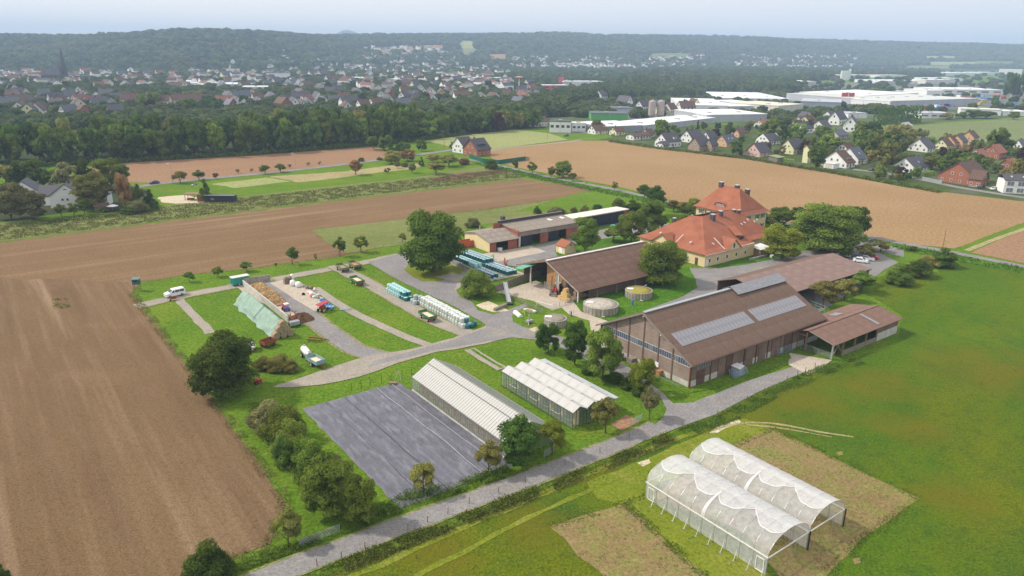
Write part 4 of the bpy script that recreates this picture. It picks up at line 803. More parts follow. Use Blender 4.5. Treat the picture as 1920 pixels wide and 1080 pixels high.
# ---- net tunnels
def nettunnel(u0,u1,v0,v1,label,outer):
    t=thing('net_tunnel',label,'net tunnel',U(u0,v0),RF); w_=u1-u0; Ld=v1-v0; zs=2.65; rise=2.55
    def A(a): return (w_/2-w_/2*math.cos(a), zs+rise*math.sin(a)**.9 if 0<a<math.pi else zs)
    NB=10
    def surf(a0f,a1f,m,name,nu=14,nv=60,off=0):
        mb=MB()
        for j in range(nv+1):
            y=Ld*j/nv; ph=(j/nv*NB)%1; sag=.10*math.sin(math.pi*ph)
            for i in range(nu+1):
                a=a0f(y)+(a1f(y)-a0f(y))*i/nu; x,z=A(a); mb.v.append((x,y,z-sag*math.sin(a)+off))
        for j in range(nv):
            for i in range(nu): q=j*(nu+1)+i; mb.f.append((q,q+1,q+nu+2,q+nu+1)); mb.m.append(0)
        return mb.build(name,m,t,smooth=True)
    surf(lambda y:0,lambda y:math.pi,NET1,'net_cover')
    def edge(y):
        s=y/Ld; k=(s*4)%1; return 1.40-.40*math.sin(math.pi*k)**.8-.14*math.cos(2*math.pi*s*2)-.03*abs(math.sin(y*1.6))
    surf(edge,lambda y:math.pi*.99,NET2,'folded_net',off=.03); surf(lambda y:edge(y)-.0,lambda y:edge(y)+.05,NET3,'net_hem',3,60,.06); surf(lambda y:1.5,lambda y:1.72,NET2,'ridge_fold',3,60,.05)
    mb=MB()
    for i in range(15):
        a=.03+1.35*i/14; x,z=A(a); 
        for dx in (-.30,.30): mb.v.append((x,Ld/2+dx*(1-.5*i/14),z+.07))
    for i in range(14): mb.f.append((2*i,2*i+1,2*i+3,2*i+2)); mb.m.append(0)
    mb.build('gathered_net',NET3,t)
    for i in range(NB+1):
        y=Ld*i/NB; mb=MB(); pr=None
        for k in range(19):
            a=math.pi*k/18; x,z=A(a); p=(x,y,z+.02)
            if pr: mb.bar(pr,p,.035)
            pr=p
        mb.build('hoop',GALV,t)
        for x in (0,w_): 
            MB().bar((x,y,0),(x,y,zs),.09 if i in(0,NB) else .06,mi=0).build('post',GALV,t)
        if outer and i<NB: 
            mb=MB(); mb.bar((0,y+.3,zs*.42),(-1.0,y+.0,.03),.05); mb.box(-1.15,y-.12,.0,-.9,y+.12,.07); mb.build('ground_anchor',GALV,t)
    for x in (0,w_):
        MB().box(x-.10,-.1,zs-.06,x+.10,Ld+.1,zs+.07).build('gutter_rail',OFFW,t)
    for y in (0,Ld): MB().box(-.1,y-.1,zs-.09,w_+.1,y+.02,zs+.06).build('end_beam',OFFW,t)
    for y in (0,): MB().bar((w_/2,y,zs),(w_/2,y,zs+rise),.06).build('king_post',GALV,t); MB().bar((w_*.7,y,0),(w_*.7,y,zs),.07).build('post',GALV,t)
    if outer:
        for i in range(NB):
            MB().add([(0,Ld*i/NB+.02,.12),(0,Ld*(i+1)/NB-.02,.12),(0,Ld*(i+1)/NB-.02,zs-.1),(0,Ld*i/NB+.02,zs-.1)],[(0,1,2,3)]).build('side_net',NET2,t)
        for i in (0,1,3,5,7,8): MB().bar((0,Ld*i/NB,.2 if i%2 else zs-.2),(0,Ld*(i+1)/NB,zs-.2 if i%2 else .2),.04).build('cross_brace',GALV,t)
        for i in (0,NB-1):
            mb=MB(); y=Ld*(i+.2)/NB; mb.bar((-.05,y,.2),(-.05,y,2.1),.07); mb.bar((-.05,y+1.1,.2),(-.05,y+1.1,2.1),.07); mb.bar((-.05,y,2.1),(-.05,y+1.1,2.1),.07); mb.bar((-.05,y,.2),(-.05,y+1.1,.2),.07); mb.build('door_frame',TRIM,t)
    MB().add([(w_,.05,.1),(w_,3.6,.1),(w_,3.6,zs-.1),(w_,.05,zs-.1)],[(0,1,2,3)]).build('side_net',NET2,t)
    MB().bar((w_-.02,-.25,.02),(w_-.02,-.25,zs+.25),.14).build('corner_post',BLACKR,t)
    mb=MB(); n=10
    for y in (Ld,):
        mb.v.append((w_/2,y,zs)); 
        for k in range(n+1): a=math.pi*k/n; x,z=A(a); mb.v.append((x,y,z))
        for k in range(n): mb.f.append((0,k+1,k+2)); mb.m.append(0)
    mb.build('end_net',NET1,t)
    return t
nettunnel(-33.9,-25.1,-41.2,-20.8,'nearer white net tunnel with ground anchors along its left side',True)
nettunnel(-24.9,-16.6,-41.2,-20.8,'farther white net tunnel next to the mown plot',False)
# ================================================================ WRAPPED BALES
def foil(name,c): 
    m,t,b=mat(name); f,_=tex(t,2.2,4); t.links.new(ramp(t,f,[(.3,tuple(x*.8 for x in c)),(.7,tuple(min(1,x*1.25) for x in c))]),b.inputs['Base Color']); b.inputs['Roughness'].default_value=.33; bump(t,b,tex(t,5,3)[0],.5,.04); return m
FTEAL=foil('foil_teal',(.010,.135,.145)); FPALE=foil('foil_pale_teal',(.34,.58,.58)); FGREY=foil('foil_grey',(.36,.40,.42)); FWHITE=foil('foil_white',(.48,.52,.48)); FTOP=foil('foil_top',(.33,.47,.52)); FWH=foil('foil_bright_white',(.60,.62,.61))
def drum(m,r=.62,h=1.22,top=None):
    mb=MB(); mb.lathe([(r*.80,0),(r*.98,.10),(r,.3),(r*.985,h*.5),(r,h-.28),(r*.97,h-.10),(r*.80,h)],14)
    me=mb.mesh('bale',[m,top or m])
    for p in me.polygons:
        if p.center.z>h-.15: p.material_index=1
    me.polygons.foreach_set('use_smooth',[len(p.vertices)==4 for p in me.polygons]); return me
DM={}
def wbale(loc,m,label,group,top=None,r=.62,h=1.22,name='wrapped_bale'):
    k=(m.name,top.name if top else '',r,h)
    if k not in DM: DM[k]=drum(m,r,h,top)
    o=obj(name,DM[k],None,loc,rng.uniform(0,6)); o.rotation_euler=(rng.uniform(-.03,.03),rng.uniform(-.03,.03),rng.uniform(0,6)); return tag(o,label,'bale',group)
uA,vA=toUV(G(858,512)); 
# silage stack (two long rows of dark teal bales on the concrete pad, left row two high)

ORD=['first','second','third','fourth','fifth','sixth','seventh','eighth','ninth','tenth','eleventh','twelfth','thirteenth','fourteenth','fifteenth','sixteenth','seventeenth','eighteenth']
FI=['left','middle','right']
for i in range(17):
    for j in range(3):
        v=79.6+i*1.33; u=14.5-i*.10+j*1.33
        wbale(U(u,v+rng.uniform(-.06,.06),.12),FTEAL,'dark teal bale, lower layer, %s file, %s from near end of long silage row'%(FI[j],ORD[i]),'lower bales of the long silage row',FTOP)
        if i>7: wbale(U(u+rng.uniform(-.05,.05),v,1.34),FTEAL,'dark teal bale, upper layer, %s file, %s from near end of long silage row'%(FI[j],ORD[i]),'upper bales of the long silage row',FTOP)
for i in range(17):
    for j in range(2):
        v=79.6+i*1.33; u=9.2-i*.05+j*1.33
        wbale(U(u,v,.12),FTEAL,'dark teal bale, lower layer, %s file, %s from near end of left silage row'%(FI[j*2],ORD[i]),'lower bales of the left silage row',FTOP)
        if i>5: wbale(U(u+rng.uniform(-.05,.05),v,1.34),FTEAL if i>8 else FPALE,'%s bale, upper layer, %s file, %s from near end of left silage row'%('dark teal' if i>8 else 'pale teal',FI[j*2],ORD[i]),'upper bales of the left silage row',FPALE if i<12 else FTOP)
for k,(u,v) in enumerate(((11.6,78.4),(9.0,78.0))): wbale(U(u,v,.1),FPALE,('right' if k==0 else 'left')+' of the two pale low bales at the very end of the left silage row','low end bales',FPALE,.5,.5)
# light teal bales on the grass

for i in range(9):
    for j in range(2):
        u=-20.4+j*1.3; v=85.6-i*1.18; m=FPALE if i<6 else FTEAL; cn='pale teal' if i<6 else 'darker teal'
        wbale(U(u,v,0),m,'%s bale at the bottom, %s side, %s from far end of short row'%(cn,('left','right')[j],ORD[i]),'bales of the short pale teal row',FPALE,.6,1.1)
        if i<8: wbale(U(u+.1,v-.3,1.12),m,'%s bale on top, %s side, %s from far end of short row'%(cn,('left','right')[j],ORD[i]),'top bales of the short row' ,FPALE,.6,1.1)
for k,(u,v,z) in enumerate(((-19.6,73.8,0),(-18.4,73.6,0),(-19.8,72.4,0),(-18.5,72.2,0),(-17.3,73.0,0),(-19.0,73.2,1.12),(-18.4,72.0,1.12))):
    wbale(U(u,v,z),FGREY,'grey wrapped bale '+('on top' if z else 'at the bottom')+' of the small heap, '+('far left','far middle','near left','near middle','far right','rear one','front one')[k],'grey wrapped bales',None,.66,1.15)
for i in range(17):
    for j in range(2):
        v=70.8-i*1.20+rng.uniform(-.09,.09); u=-18.6+j*1.42+rng.uniform(-.1,.1)
        wbale(U(u,v,0),FWHITE,'whitish bale at the bottom, %s side, %s from far end of long white row'%(('left','right')[j],ORD[i]),'bottom bales of the long white row',None,.66,1.15)
        if i<16: wbale(U(u+.1,v-.25,1.15),FWHITE,'whitish bale on top, %s side, %s from far end of long white row'%(('left','right')[j],ORD[i]),'top bales of the long white row',FWH,.66,1.15)
for k,(u,v,z) in enumerate(((-18.0,50.9,0),(-16.8,50.9,0),(-15.6,51.6,0),(-17.6,52.0,1.1))): wbale(U(u,v,z),FTEAL,('left','middle','right','upper')[k]+' dark teal wrapped bale at the near tip of the long white row','teal bales at the tip of the white row',None,.62,1.05)
# concrete wall segments of the pad
sw=thing('silage_wall','stained concrete retaining wall along the wrapped bale stack','wall',U(7.3,104),RF)
for i in range(13): MB().box(-.15,-(i+1)*2,0,.15,-i*2-.03,1.5).build('wall_panel',CONW,sw)
# ================================================================ COVERED STRAW STACK, DUNG YARD, SCRAP
t=thing('bale_cover','pale green fleece cover draped over the long straw stack','cover',U(-57.3,70.6),RF)
TF,tt,bb=mat('fleece'); f,_=tex(tt,.6,5); tt.links.new(ramp(tt,f,[(.3,(.20,.30,.245)),(.7,(.29,.395,.33))]),bb.inputs['Base Color']); bb.inputs['Roughness'].default_value=.9; bump(tt,bb,tex(tt,2,4,(1,.3,1))[0],.8,.15)
mb=MB(); n=18; NY=70; Ls=27.5; 
for j in range(NY+1):
    for i in range(n+1):
        a=math.pi*i/n; y=Ls*j/NY; wv=.22*noise.noise(Vector((i*.3,y*.9,5)))+.30*noise.noise(Vector((i*.12,y*1.5,9)))*math.sin(a)
        tt_=i/n; x=5.2*tt_; z=3.3*(1-abs((tt_-.58)/(.58 if tt_<.58 else .42))**1.35)+wv
        if j==0: y-=.4*abs(math.sin(i*1.3))
        sp=.9*noise.noise(Vector((i*.5,y*.3,1)))*(abs(math.cos(a))**6)
        mb.v.append((x-(sp if i<n/2 else -sp),y,max(.03,z)))
for j in range(NY):
    for i in range(n): q=j*(n+1)+i; mb.f.append((q,q+1,q+n+2,q+n+1)); mb.m.append(0)
mb.build('fleece_sheet',TF,t,smooth=True)
for y in (12.5,): 
    mb=MB(); pr=None
    for i in range(13):
        a=math.pi*i/12; tt_=i/12; p=(5.2*tt_,y+.25*math.sin(i),3.3*(1-abs((tt_-.58)/(.58 if tt_<.58 else .42))**1.35)+.2)
        if pr: mb.bar(pr,p,.07)
        pr=p
    mb.build('tie_rope',GREEND,t)
k=0
PLACE=('left bottom','middle bottom','right bottom','left middle','right middle','topmost')
for (x,z) in ((.9,0),(2.5,0),(4.1,0),(1.75,1.25),(3.35,1.25),(2.55,2.4)):
    bale('straw_bale','weathered round straw bale at the open end of the covered stack, '+PLACE[k]+' one',U(-57.3+x,70.0,z),.78,1.5,STRAWB,'straw bales at the open end of the covered stack',0,RF+math.pi/2); k+=1
dw=thing('dung_wall','low concrete wall between the covered straw stack and the dung heap','wall',U(-50.6,78),RF)
for i in range(17): MB().box(-.13,i*2+.02,0,.13,i*2+1.98,1.7).build('wall_panel',CONL,dw)
dw2=thing('dung_wall','grey concrete end wall behind the dung heap','wall',U(-50.2,112.4),RF)
for i in range(4): MB().box(i*1.8+.02,-.12,0,i*1.8+1.78,.12,1.9).build('wall_panel',CONW,dw2)
def heap(name,label,cat,loc,rx,ry,h,m,seed=0,n=30,rz=RF):
    mb=MB()
    for j in range(n+1):
        for i in range(n+1):
            x=-1+2*i/n; y=-1+2*j/n; r=max(abs(x),abs(y))*.45+.55*math.hypot(x,y); k=max(0,1-r**2.2)
            z=h*k*(.75+.5*noise.noise(Vector((x*2.5+seed,y*4,1))))+.28*noise.noise(Vector((x*9+seed,y*14,2)))*min(1,k*3)
            mb.v.append((x*rx,y*ry,max(-.02,z)))
    for j in range(n):
        for i in range(n): q=j*(n+1)+i; mb.f.append((q,q+1,q+n+2,q+n+1)); mb.m.append(0)
    o=mb.build(name,m,None,loc); o.rotation_euler=(0,0,rz); return tag(o,label,cat,kind=None)
heap('dung_heap','large heap of brown dung and yellow straw behind the low concrete wall','dung heap',U(-47.8,101.5,.05),2.5,11.5,2.3,DUNGM,1,44)
heap('compost_heap','small dark brown compost heap at the near end of the dung yard','heap',U(-47.2,78.5,.05),2.8,3.0,1.7,ground('compost',[(.5,(.10,.055,.03),(.16,.09,.05)),(1.5,V1,0,.5,.7,(.24,.15,.08),.5)],4,1,.1),7,26)
heap('sand_heap','low heap of pale rubble beside the road junction','rubble heap',G(1004,617,.1),1.3,1.0,.35,SAND,3,14)
# helper for wheels
def wheel(par,x,y,r,w_,hub=OFFW,axis='y'):
    wl=MB().cyl((0,-w_/2,0),(0,w_/2,0),r,r,16).build('wheel',BLACKR,par,(x,y,r))
    MB().cyl((0,-w_/2-.02,0),(0,w_/2+.02,0),r*.5,r*.5,10).build('rim',hub,wl); return wl
# ---- van
def van(loc,rz,m,label,L=4.9,W_=1.9,H=1.95,cat='van',name='van'):
    t=thing(name,label,cat,loc,rz); mb=MB()
    prof=[(0,.35),(0,.95),(.15,1.05),(.95,1.25),(1.75,H-.08),(2.1,H),(L-.25,H),(L-.03,1.2),(L,.4),(L-.2,.3),(.2,.3)]
    n=len(prof); a=[(x,0+.0 if z<1.3 else .12,z) for x,z in prof]; b_=[(x,W_ if z<1.3 else W_-.12,z) for x,z in prof]
    mb.add(a+b_,[tuple(range(n)),tuple(range(2*n-1,n-1,-1))]+[(i,n+i,n+(i+1)%n,(i+1)%n) for i in range(n)]); mb.build('body',m,t)
    MB().add([(1.02,.14,1.30),(1.02,W_-.14,1.30),(1.68,W_-.2,H-.12),(1.68,.2,H-.12)],[(3,2,1,0)]).build('windscreen',GLASS,t,(-.03,0,.03))
    for y,s in ((.0,-1),(W_,1)):
        for x0,x1 in ((1.45,2.1),(2.25,3.25),(3.35,4.55)):
            yy0=y-s*.0; MB().add([(x0,y+s*.015-(s*.01),1.18),(x1,y+s*.015-s*.01,1.18),(x1,y-s*.09,H-.25),(x0+(.3 if x0<2 else 0),y-s*.09,H-.25)],[(0,1,2,3) if s<0 else (3,2,1,0)]).build('side_window',GLASS,t,(0,s*.03,0))
    for x in (.85,L-1.0):
        for y in (.12,W_-.12): wheel(t,x,y,.34,.24,GALV)
    for y in (.3,W_-.3): MB().box(-.03,y-.18,.68,.02,y+.18,.88).build('headlight',GLASSL,t); MB().box(L-.03,y-.08,.8,L+.02,y+.08,1.25).build('tail_light',RED,t)
    MB().box(-.04,.1,.35,.1,W_-.1,.55).build('bumper',m,t); MB().box(-.02,W_*.3,.62,.03,W_*.7,.72).build('grille',DARK,t)
    return t
VW=pm((.80,.80,.80),.25,.03,1,0,0,.6)
van(G(313,560,.1)+UA*.0+Vector((0,0,0)),rad(90)-rad(44),VW,'white passenger van with dark side windows parked on the track by the ploughed field')
def car(loc,rz,m,label,estate=False):
    t=thing('parked_car',label,'car',loc,rz,'cars parked at the farm'); H=1.48
    prof=[(0,.35),(.02,.7),(.9,.92),(1.75,H-.02),(2.2,H),(3.4,H-.05),(4.05 if not estate else 4.25,1.0),(4.35,.9),(4.4,.45),(4.2,.25),(.2,.25)]
    n=len(prof); a=[(x,0 if z<1 else .17,z) for x,z in prof]; b_=[(x,1.78 if z<1 else 1.61,z) for x,z in prof]
    MB().add(a+b_,[tuple(range(n)),tuple(range(2*n-1,n-1,-1))]+[(i,n+i,n+(i+1)%n,(i+1)%n) for i in range(n)]).build('body',m,t)
    MB().add([(.98,.2,.98),(.98,1.58,.98),(1.68,1.5,H-.06),(1.68,.28,H-.06)],[(3,2,1,0)]).build('windscreen',GLASS,t,(-.02,0,.03)); MB().add([(3.98,.25,1.06),(3.98,1.53,1.06),(3.46,1.5,H-.1),(3.46,.28,H-.1)],[(0,1,2,3)]).build('rear_window',GLASS,t,(.03,0,.02))
    for y,s in ((0,-1),(1.78,1)): MB().add([(1.4,y-s*.04,.98),(3.7,y-s*.04,.98),(3.3,y-s*.16,H-.1),(1.85,y-s*.16,H-.1)],[(0,1,2,3) if s<0 else (3,2,1,0)]).build('side_window',GLASS,t,(0,s*.02,0))
    for x in (.8,3.5):
        for y in (.12,1.66): wheel(t,x,y,.31,.2,GALV)
    for y in (.3,1.48): MB().box(-.03,y-.15,.55,.03,y+.15,.7).build('headlight',GLASSL,t)
    return t
cp=lambda c: pm(c,.25,.04,1,0,0,.6)
for px,py,c,lb,rz in ((1628,492,(.80,.80,.82),'white estate car, nearest of the three side by side in the car park',rad(150)),(1640,488,(.62,.64,.68),'silver car between the white and the red car in the car park',rad(150)),(1648,485,(.50,.03,.03),'red car, farthest of the three side by side in the car park',rad(150)),
  (1612,505,(.02,.025,.05),'black car parked at the corner of the rose-brown shed roof',rad(160)),(1598,503,(.42,.02,.03),'dark red car half hidden behind the rose-brown shed roof',rad(160)),(1594,481,(.55,.60,.66),'light blue-grey car under the low trees of the car park',rad(160)),(1553,468,(.04,.09,.15),'dark blue car in the shade of the big spreading tree',rad(185))):
    car(G(px,py,.1),rz,cp(c),lb)
van(G(1138,420,.1),RF+math.pi*.0,pm((.10,.50,.45),.35,.05,1,0,0,.5),'small turquoise van parked before the dark garage doors',4.2,1.8,1.8)
tq=van(G(1162,430,.1),RF+1.9,pm((.08,.42,.36),.35,.05,1,0,0,.5),'short turquoise car parked beside the turquoise van',3.3,1.6,1.5,'car','parked_car')
# ---- tipping trailers
def trailer(loc,rz,m,label,L=5,W_=2.2,tail=RED,bed=SALT,tall=0.5,axles=2,group='farm trailers'):
    t=thing('farm_trailer',label,'trailer',loc,rz,group); zf=1.05
    MB().box(.05,.05,zf-.1,L-.05,W_-.05,zf).build('load_floor',bed,t)
    for nm,b_ in (('side_board',(0,0,L,.06)),('side_board',(0,W_-.06,L,W_)),('front_board',(0,.07,.06,W_-.07)),('tail_board',(L-.06,.07,L,W_-.07))):
        p=MB().box(b_[0],b_[1],zf-.08,b_[2],b_[3],zf+tall+(.15 if nm=='front_board' else 0)).build(nm,m,t)
    for x in (0,L/2,L): 
        for y in (-.03,W_+.0): MB().box(x-.05,y,zf-.15,x+.05,y+.04,zf+tall+.02).build('stanchion',m,t)
    for y in (.5,W_-.6): MB().box(.3,y,.75,L-.1,y+.1,.93).build('chassis_rail',RUST,t)
    xs_=(.9,L-1.0) if axles==2 else (L*.55,)
    for x in xs_:
        MB().cyl((x,.1,.42),(x,W_-.1,.42),.06,.06,6).build('axle',DARK,t)
        for y in (.18,W_-.18): wheel(t,x,y,.42,.26,OFFW)
    MB().bar((-.02,W_/2-.3,.7),(-1.3,W_/2,.5),.1).build('drawbar',RUST,t); MB().bar((-.02,W_/2+.3,.7),(-1.3,W_/2,.5),.1).build('drawbar',RUST,t)
    for y in (.15,W_-.65): MB().box(L-.02,y,.55,L+.06,y+.5,.85).build('tail_light_panel',tail,t)
    return t
TG=pm((.17,.21,.10),.7,.25,2,.2); TG2=pm((.06,.17,.06),.6,.2,2,.2); TBG=pm((.22,.34,.36),.7,.2,2,.2); DR=RF-math.pi/2
trailer(G(640,503,.1)-Vector((1.5,1,0)),DR,TG,'olive-green drop-side trailer, left of the two at the top of the trailer track',tail=DARK,bed=pm((.30,.24,.18),.9,.2,2))
trailer(G(663,498,.1)-Vector((1.5,1,0)),DR,TG,'olive-green drop-side trailer, right of the two at the top of the trailer track',tail=DARK,bed=pm((.42,.22,.13),.9,.2,2))
trailer(G(667,527,.1)-Vector((1.5,1,0)),DR,TG2,'dark green trailer with red tail panels standing alone on the upper trailer track')
trailer(G(795,592,.1)-Vector((1.2,1,0)),DR,TG2,'dark green trailer with red tail panels beside the long white bale row')
trailer(G(612,688,.0),RF+math.pi/2+.15,TBG,'blue-grey tipping trailer coupled behind the white tank',4.3,2.2,DARK,SALT,.65,1)
# tank trailer
t=thing('slurry_tanker','white tank trailer with dark end standing behind the blue-grey trailer','tank trailer',G(577,672),RF-math.pi/2-.1)
MB().cyl((-2.6,0,1.3),(.9,0,1.3),.72,.72,18).build('tank',VW,t,smooth=False); MB().cyl((.9,0,1.3),(1.6,0,1.3),.74,.55,18).build('tank_end',GREYM,t); MB().cyl((-2.6,0,1.3),(-2.8,0,1.3),.72,.4,18).build('tank_end',WHITE,t)
for y in (-.85,.85): wheel(t,-1.2,y,.5,.3,OFFW)
MB().cyl((-2.2,0,2.0),(-2.2,0,2.25),.22,.22,10).build('filler_cap',GALV,t); MB().box(-2.6,-.4,.35,1.4,.4,.55).build('chassis',GALV,t)
# water barrel wagon, rusty trailer, rusty implement
t=thing('rusty_wagon','rusty open box wagon standing beside the covered straw stack','wagon',G(497,655),RF+.3)
for b_ in ((0,0,.8,3,.08,1.6),(0,1.9,.8,3,1.98,1.6),(0,.09,.8,.08,1.89,1.6),(2.92,.09,.8,3,1.89,1.6)): MB().box(*b_).build('side_board',RUST,t)
MB().box(.05,.05,.72,2.95,1.93,.8).build('floor',RUST,t)
for x in (.6,2.4):
    for y in (.1,1.88): wheel(t,x,y,.38,.2,RUST)
t=thing('feed_drum_wagon','white-sided wagon with a black drum left of the rusty wagon','wagon',G(470,655),RF+1.4)
MB().cyl((-1,0,1.2),(1,0,1.2),1.0,1.0,18).build('drum',BLACKR,t); MB().cyl((-1.1,0,1.2),(-1,0,1.2),1.02,1.02,18).build('drum_side',WHITE,t); MB().box(-1.3,-.7,.1,1.3,.7,.35).build('skid',RUST,t); MB().box(-2,-.6,.5,-1.3,.4,1.2).build('pump_box',WHITE,t)
t=thing('rusty_implement','rusty two-beam tillage implement lying on the grass by the yard lane','implement',G(575,640),RF-.75)
for y in (0,1.3): MB().bar((0,y,.5),(3.2,y+.0,.45),.28,.22).build('beam',RUST,t)
MB().bar((3.0,.2,.45),(4.8,.7,.4),.12).build('drawbar',RUST,t); MB().bar((3.0,1.2,.45),(4.8,.7,.4),.12).build('drawbar',RUST,t)
for x in (.4,1.2,2.0,2.8):
    MB().bar((x,-.1,.4),(x,1.4,.4),.1).build('cross_bar',RUST,t)
    for y in (0,1.3): MB().bar((x,y,.4),(x+.15,y,.02),.07).build('tine',DARK,t)
# tractor with front loader
def tractor(loc,rz,label):
    t=thing('tractor',label,'tractor',loc,rz)
    MB().box(-.1,-.35,.75,1.9,.35,1.45).build('bonnet',RED,t); c_=MB().box(-1.3,-.65,1.1,.0,.65,1.5).build('cab_base',RED,t)
    for x in (-1.25,-.08):
        for y in (-.62,.62): MB().box(x-.04,y-.04,1.5,x+.04,y+.04,2.5).build('cab_post',DARK,t)
    MB().box(-1.2,-.6,1.52,-.1,.6,2.44).build('cab_glass',GLASSL,t); MB().box(-1.35,-.72,2.5,.05,.72,2.62).build('cab_roof',pm((.45,.58,.56),.5,.1,2),t)
    for y in (-.8,.8): wheel(t,-.9,y,.78,.42,RED); wheel(t,1.45,y*.9,.48,.3,RED)
    for y in (-.45,.45): MB().bar((-.1,y,1.5),(2.1,y,1.6),.12).build('loader_arm',RED,t); MB().bar((2.1,y,1.6),(2.9,y,.5),.12).build('loader_arm',RED,t)
    mb=MB(); mb.box(2.9,-.95,.08,3.6,.95,.16); mb.box(2.85,-.95,.08,2.95,.95,.75); mb.box(2.95,-.95,.16,3.5,-.88,.6); mb.box(2.95,.88,.16,3.5,.95,.6); mb.build('bucket',WGREY,t); MB().cyl((1.3,.38,1.45),(1.3,.38,2.3),.05,.05,6).build('exhaust',DARK,t)
    return t
tractor(G(1044,549,.11),RF+math.pi+.55,'red tractor with a front loader bucket in the open pen of the cow barn')
t=thing('loader','small red loader with a white roof parked by the low concrete dung wall','loader',U(-48.2,86.5,.07),RF+math.pi*.5)
MB().box(-.5,-.5,.4,1.0,.5,1.2).build('body',RED,t); MB().box(-1.2,-.5,.4,-.5,.5,1.1).build('seat_base',BLUE,t); MB().box(-1.3,-.55,1.9,-.2,.55,2.0).build('roof',WHITE,t)
for x in (-1.2,-.3): MB().bar((x,-.5,1.1),(x,-.5,1.9),.06).build('roof_post',DARK,t); MB().bar((x,.5,1.1),(x,.5,1.9),.06).build('roof_post',DARK,t)
for x in (-.8,.6):
    for y in (-.6,.6): wheel(t,x,y,.38,.22,RED)
MB().bar((.9,0,1.1),(2.0,0,1.9),.14).build('boom',RED,t)
t=thing('seed_drill','red and grey farm machine with upright red arms by the compost heap','machine',G(549,611),RF)
for x in (-.2,.9): MB().bar((x,0,.4),(x,.5,3.1),.16).build('arm',RED,t)
mb=MB(); mb.box(-.8,-1.1,.5,1.4,.2,1.3); mb.build('hopper',GREYM,t)
for x in (-1,1.6): wheel(t,x,-.3,.45,.2,GALV).rotation_euler=(0,0,math.pi/2)
for i in range(6): MB().bar((-.7+i*.4,-1.0,.5),(-.7+i*.4,-1.3,.05),.08).build('coulter',DARK,t)
t=thing('red_machine','small red-roofed machine beside the blue sacks','machine',G(606,583,.07),RF+.4)
MB().slab([(-1.6,-.8,2.0),(1.6,-.8,2.2),(1.6,.8,2.2),(-1.6,.8,2.0)],.15).build('roof',RED,t); MB().box(-.9,-.5,.5,.5,.5,1.3).build('engine_box',RUST,t)
for x in (-1.1,.9):
    for y in (-.6,.6): wheel(t,x,y,.4,.2,DARK); MB().bar((x,y,.6),(x,y,2.0),.06).build('roof_post',DARK,t)
t=thing('red_implement','small red implement half hidden under the oak at the field edge','implement',G(478,722),RF); MB().box(0,0,.3,1.4,.8,.9).build('frame',RED,t); MB().bar((1.4,.4,.5),(2.4,.4,.9),.1).build('drawbar',RED,t); wheel(t,.3,-.1,.35,.15,RED); wheel(t,.3,.9,.35,.15,RED)
t=thing('barrow','rusty orange barrow beside the white van','barrow',G(322,565),RF); MB().add([(0,0,.5),(1.1,0,.5),(1.3,-.1,.95),(-.3,-.1,.95),(0,.7,.5),(1.1,.7,.5),(1.3,.8,.95),(-.3,.8,.95)],[(0,1,5,4),(0,3,2,1),(4,5,6,7),(0,4,7,3),(1,2,6,5)]).build('tray',RUST,t); wheel(t,-.2,.35,.25,.12,RUST); MB().bar((1.1,0,.5),(1.9,0,.7),.05).build('handle',RUST,t); MB().bar((1.1,.7,.5),(1.9,.7,.7),.05).build('handle',RUST,t)
# green site trailer (turquoise box with pale roof)
t=thing('site_trailer','turquoise box trailer with a pale roof beside the upper track','box trailer',G(437,538,.06)+Vector((0,0,0)),rad(40))
MB().box(0,0,.45,4.6,1.9,2.35).build('body',TEAL,t); MB().slab([(-.1,-.1,2.45),(4.7,-.1,2.45),(4.7,2.0,2.45),(-.1,2.0,2.45)],.1).build('roof',OFFW,t); wheel(t,1.8,.1,.35,.2); wheel(t,1.8,1.8,.35,.2); MB().box(-.03,.5,.55,0,1.2,2.2).build('door',GREEND,t)
for x in (1.1,2.3,3.5): MB().box(x-.02,-.03,.5,x+.02,0,2.3).build('seam_strip',GREEND,t)
# deer stand
t=thing('deer_stand','dark green raised deer stand on wooden legs at the field corner','deer stand',G(258,545),.2)
for x in (-.7,.7):
    for y in (-.6,.6): MB().bar((x*1.15,y*1.15,0),(x,y,1.9),.12).build('leg',WOOD,t)
for a,b_ in (((-.8,-.68,.4),(.75,-.65,1.6)),((.8,-.68,.4),(-.75,-.65,1.6)),((-.8,-.68,.9),(.8,-.68,.9))): MB().bar(a,b_,.07).build('brace',WOOD,t)
MB().box(-.85,-.75,1.9,.85,.75,3.3).build('cabin',pm((.05,.12,.11),.7,.2,3),t); MB().slab([(-1,-.9,3.35),(1,-.9,3.35),(1,.9,3.55),(-1,.9,3.55)],.1).build('roof',pm((.12,.20,.19),.7,.2,3),t); MB().box(-.5,-.78,2.6,.5,-.74,3.0).build('window',DARK,t)
# orange container, crates and tote by workshop, cable drum etc.
t=thing('skip_container','orange-red open container beside the cream workshop gable','container',G(857,465)+Vector((1.5,0,0)),RF-.15)
for b_ in ((0,0,.1,6,.08,2.2),(0,2.3,.1,6,2.38,2.2),(0,.09,.1,.08,2.29,2.2),(5.92,.09,.1,6,2.29,2.2)): MB().box(*b_).build('side_wall',ORANGE,t)
MB().box(.08,.08,.1,5.9,2.28,1.5).build('load',DARK,t)
for i in range(12): MB().box(.2+i*.5,-.06,.1,.3+i*.5,0,2.15).build('rib',ORANGE,t)
t=thing('water_tote','white water tote standing before the workshop opening','tote',G(936,472,.07),RF); MB().box(0,0,.15,1.2,1.0,1.15).build('tank',VW,t); MB().box(-.02,-.02,0,1.22,1.02,.14).build('pallet',GALV,t)
for x in (0,.4,.8,1.2): MB().box(x-.02,-.03,.15,x+.02,-.005,1.15).build('cage_bar',GALV,t)
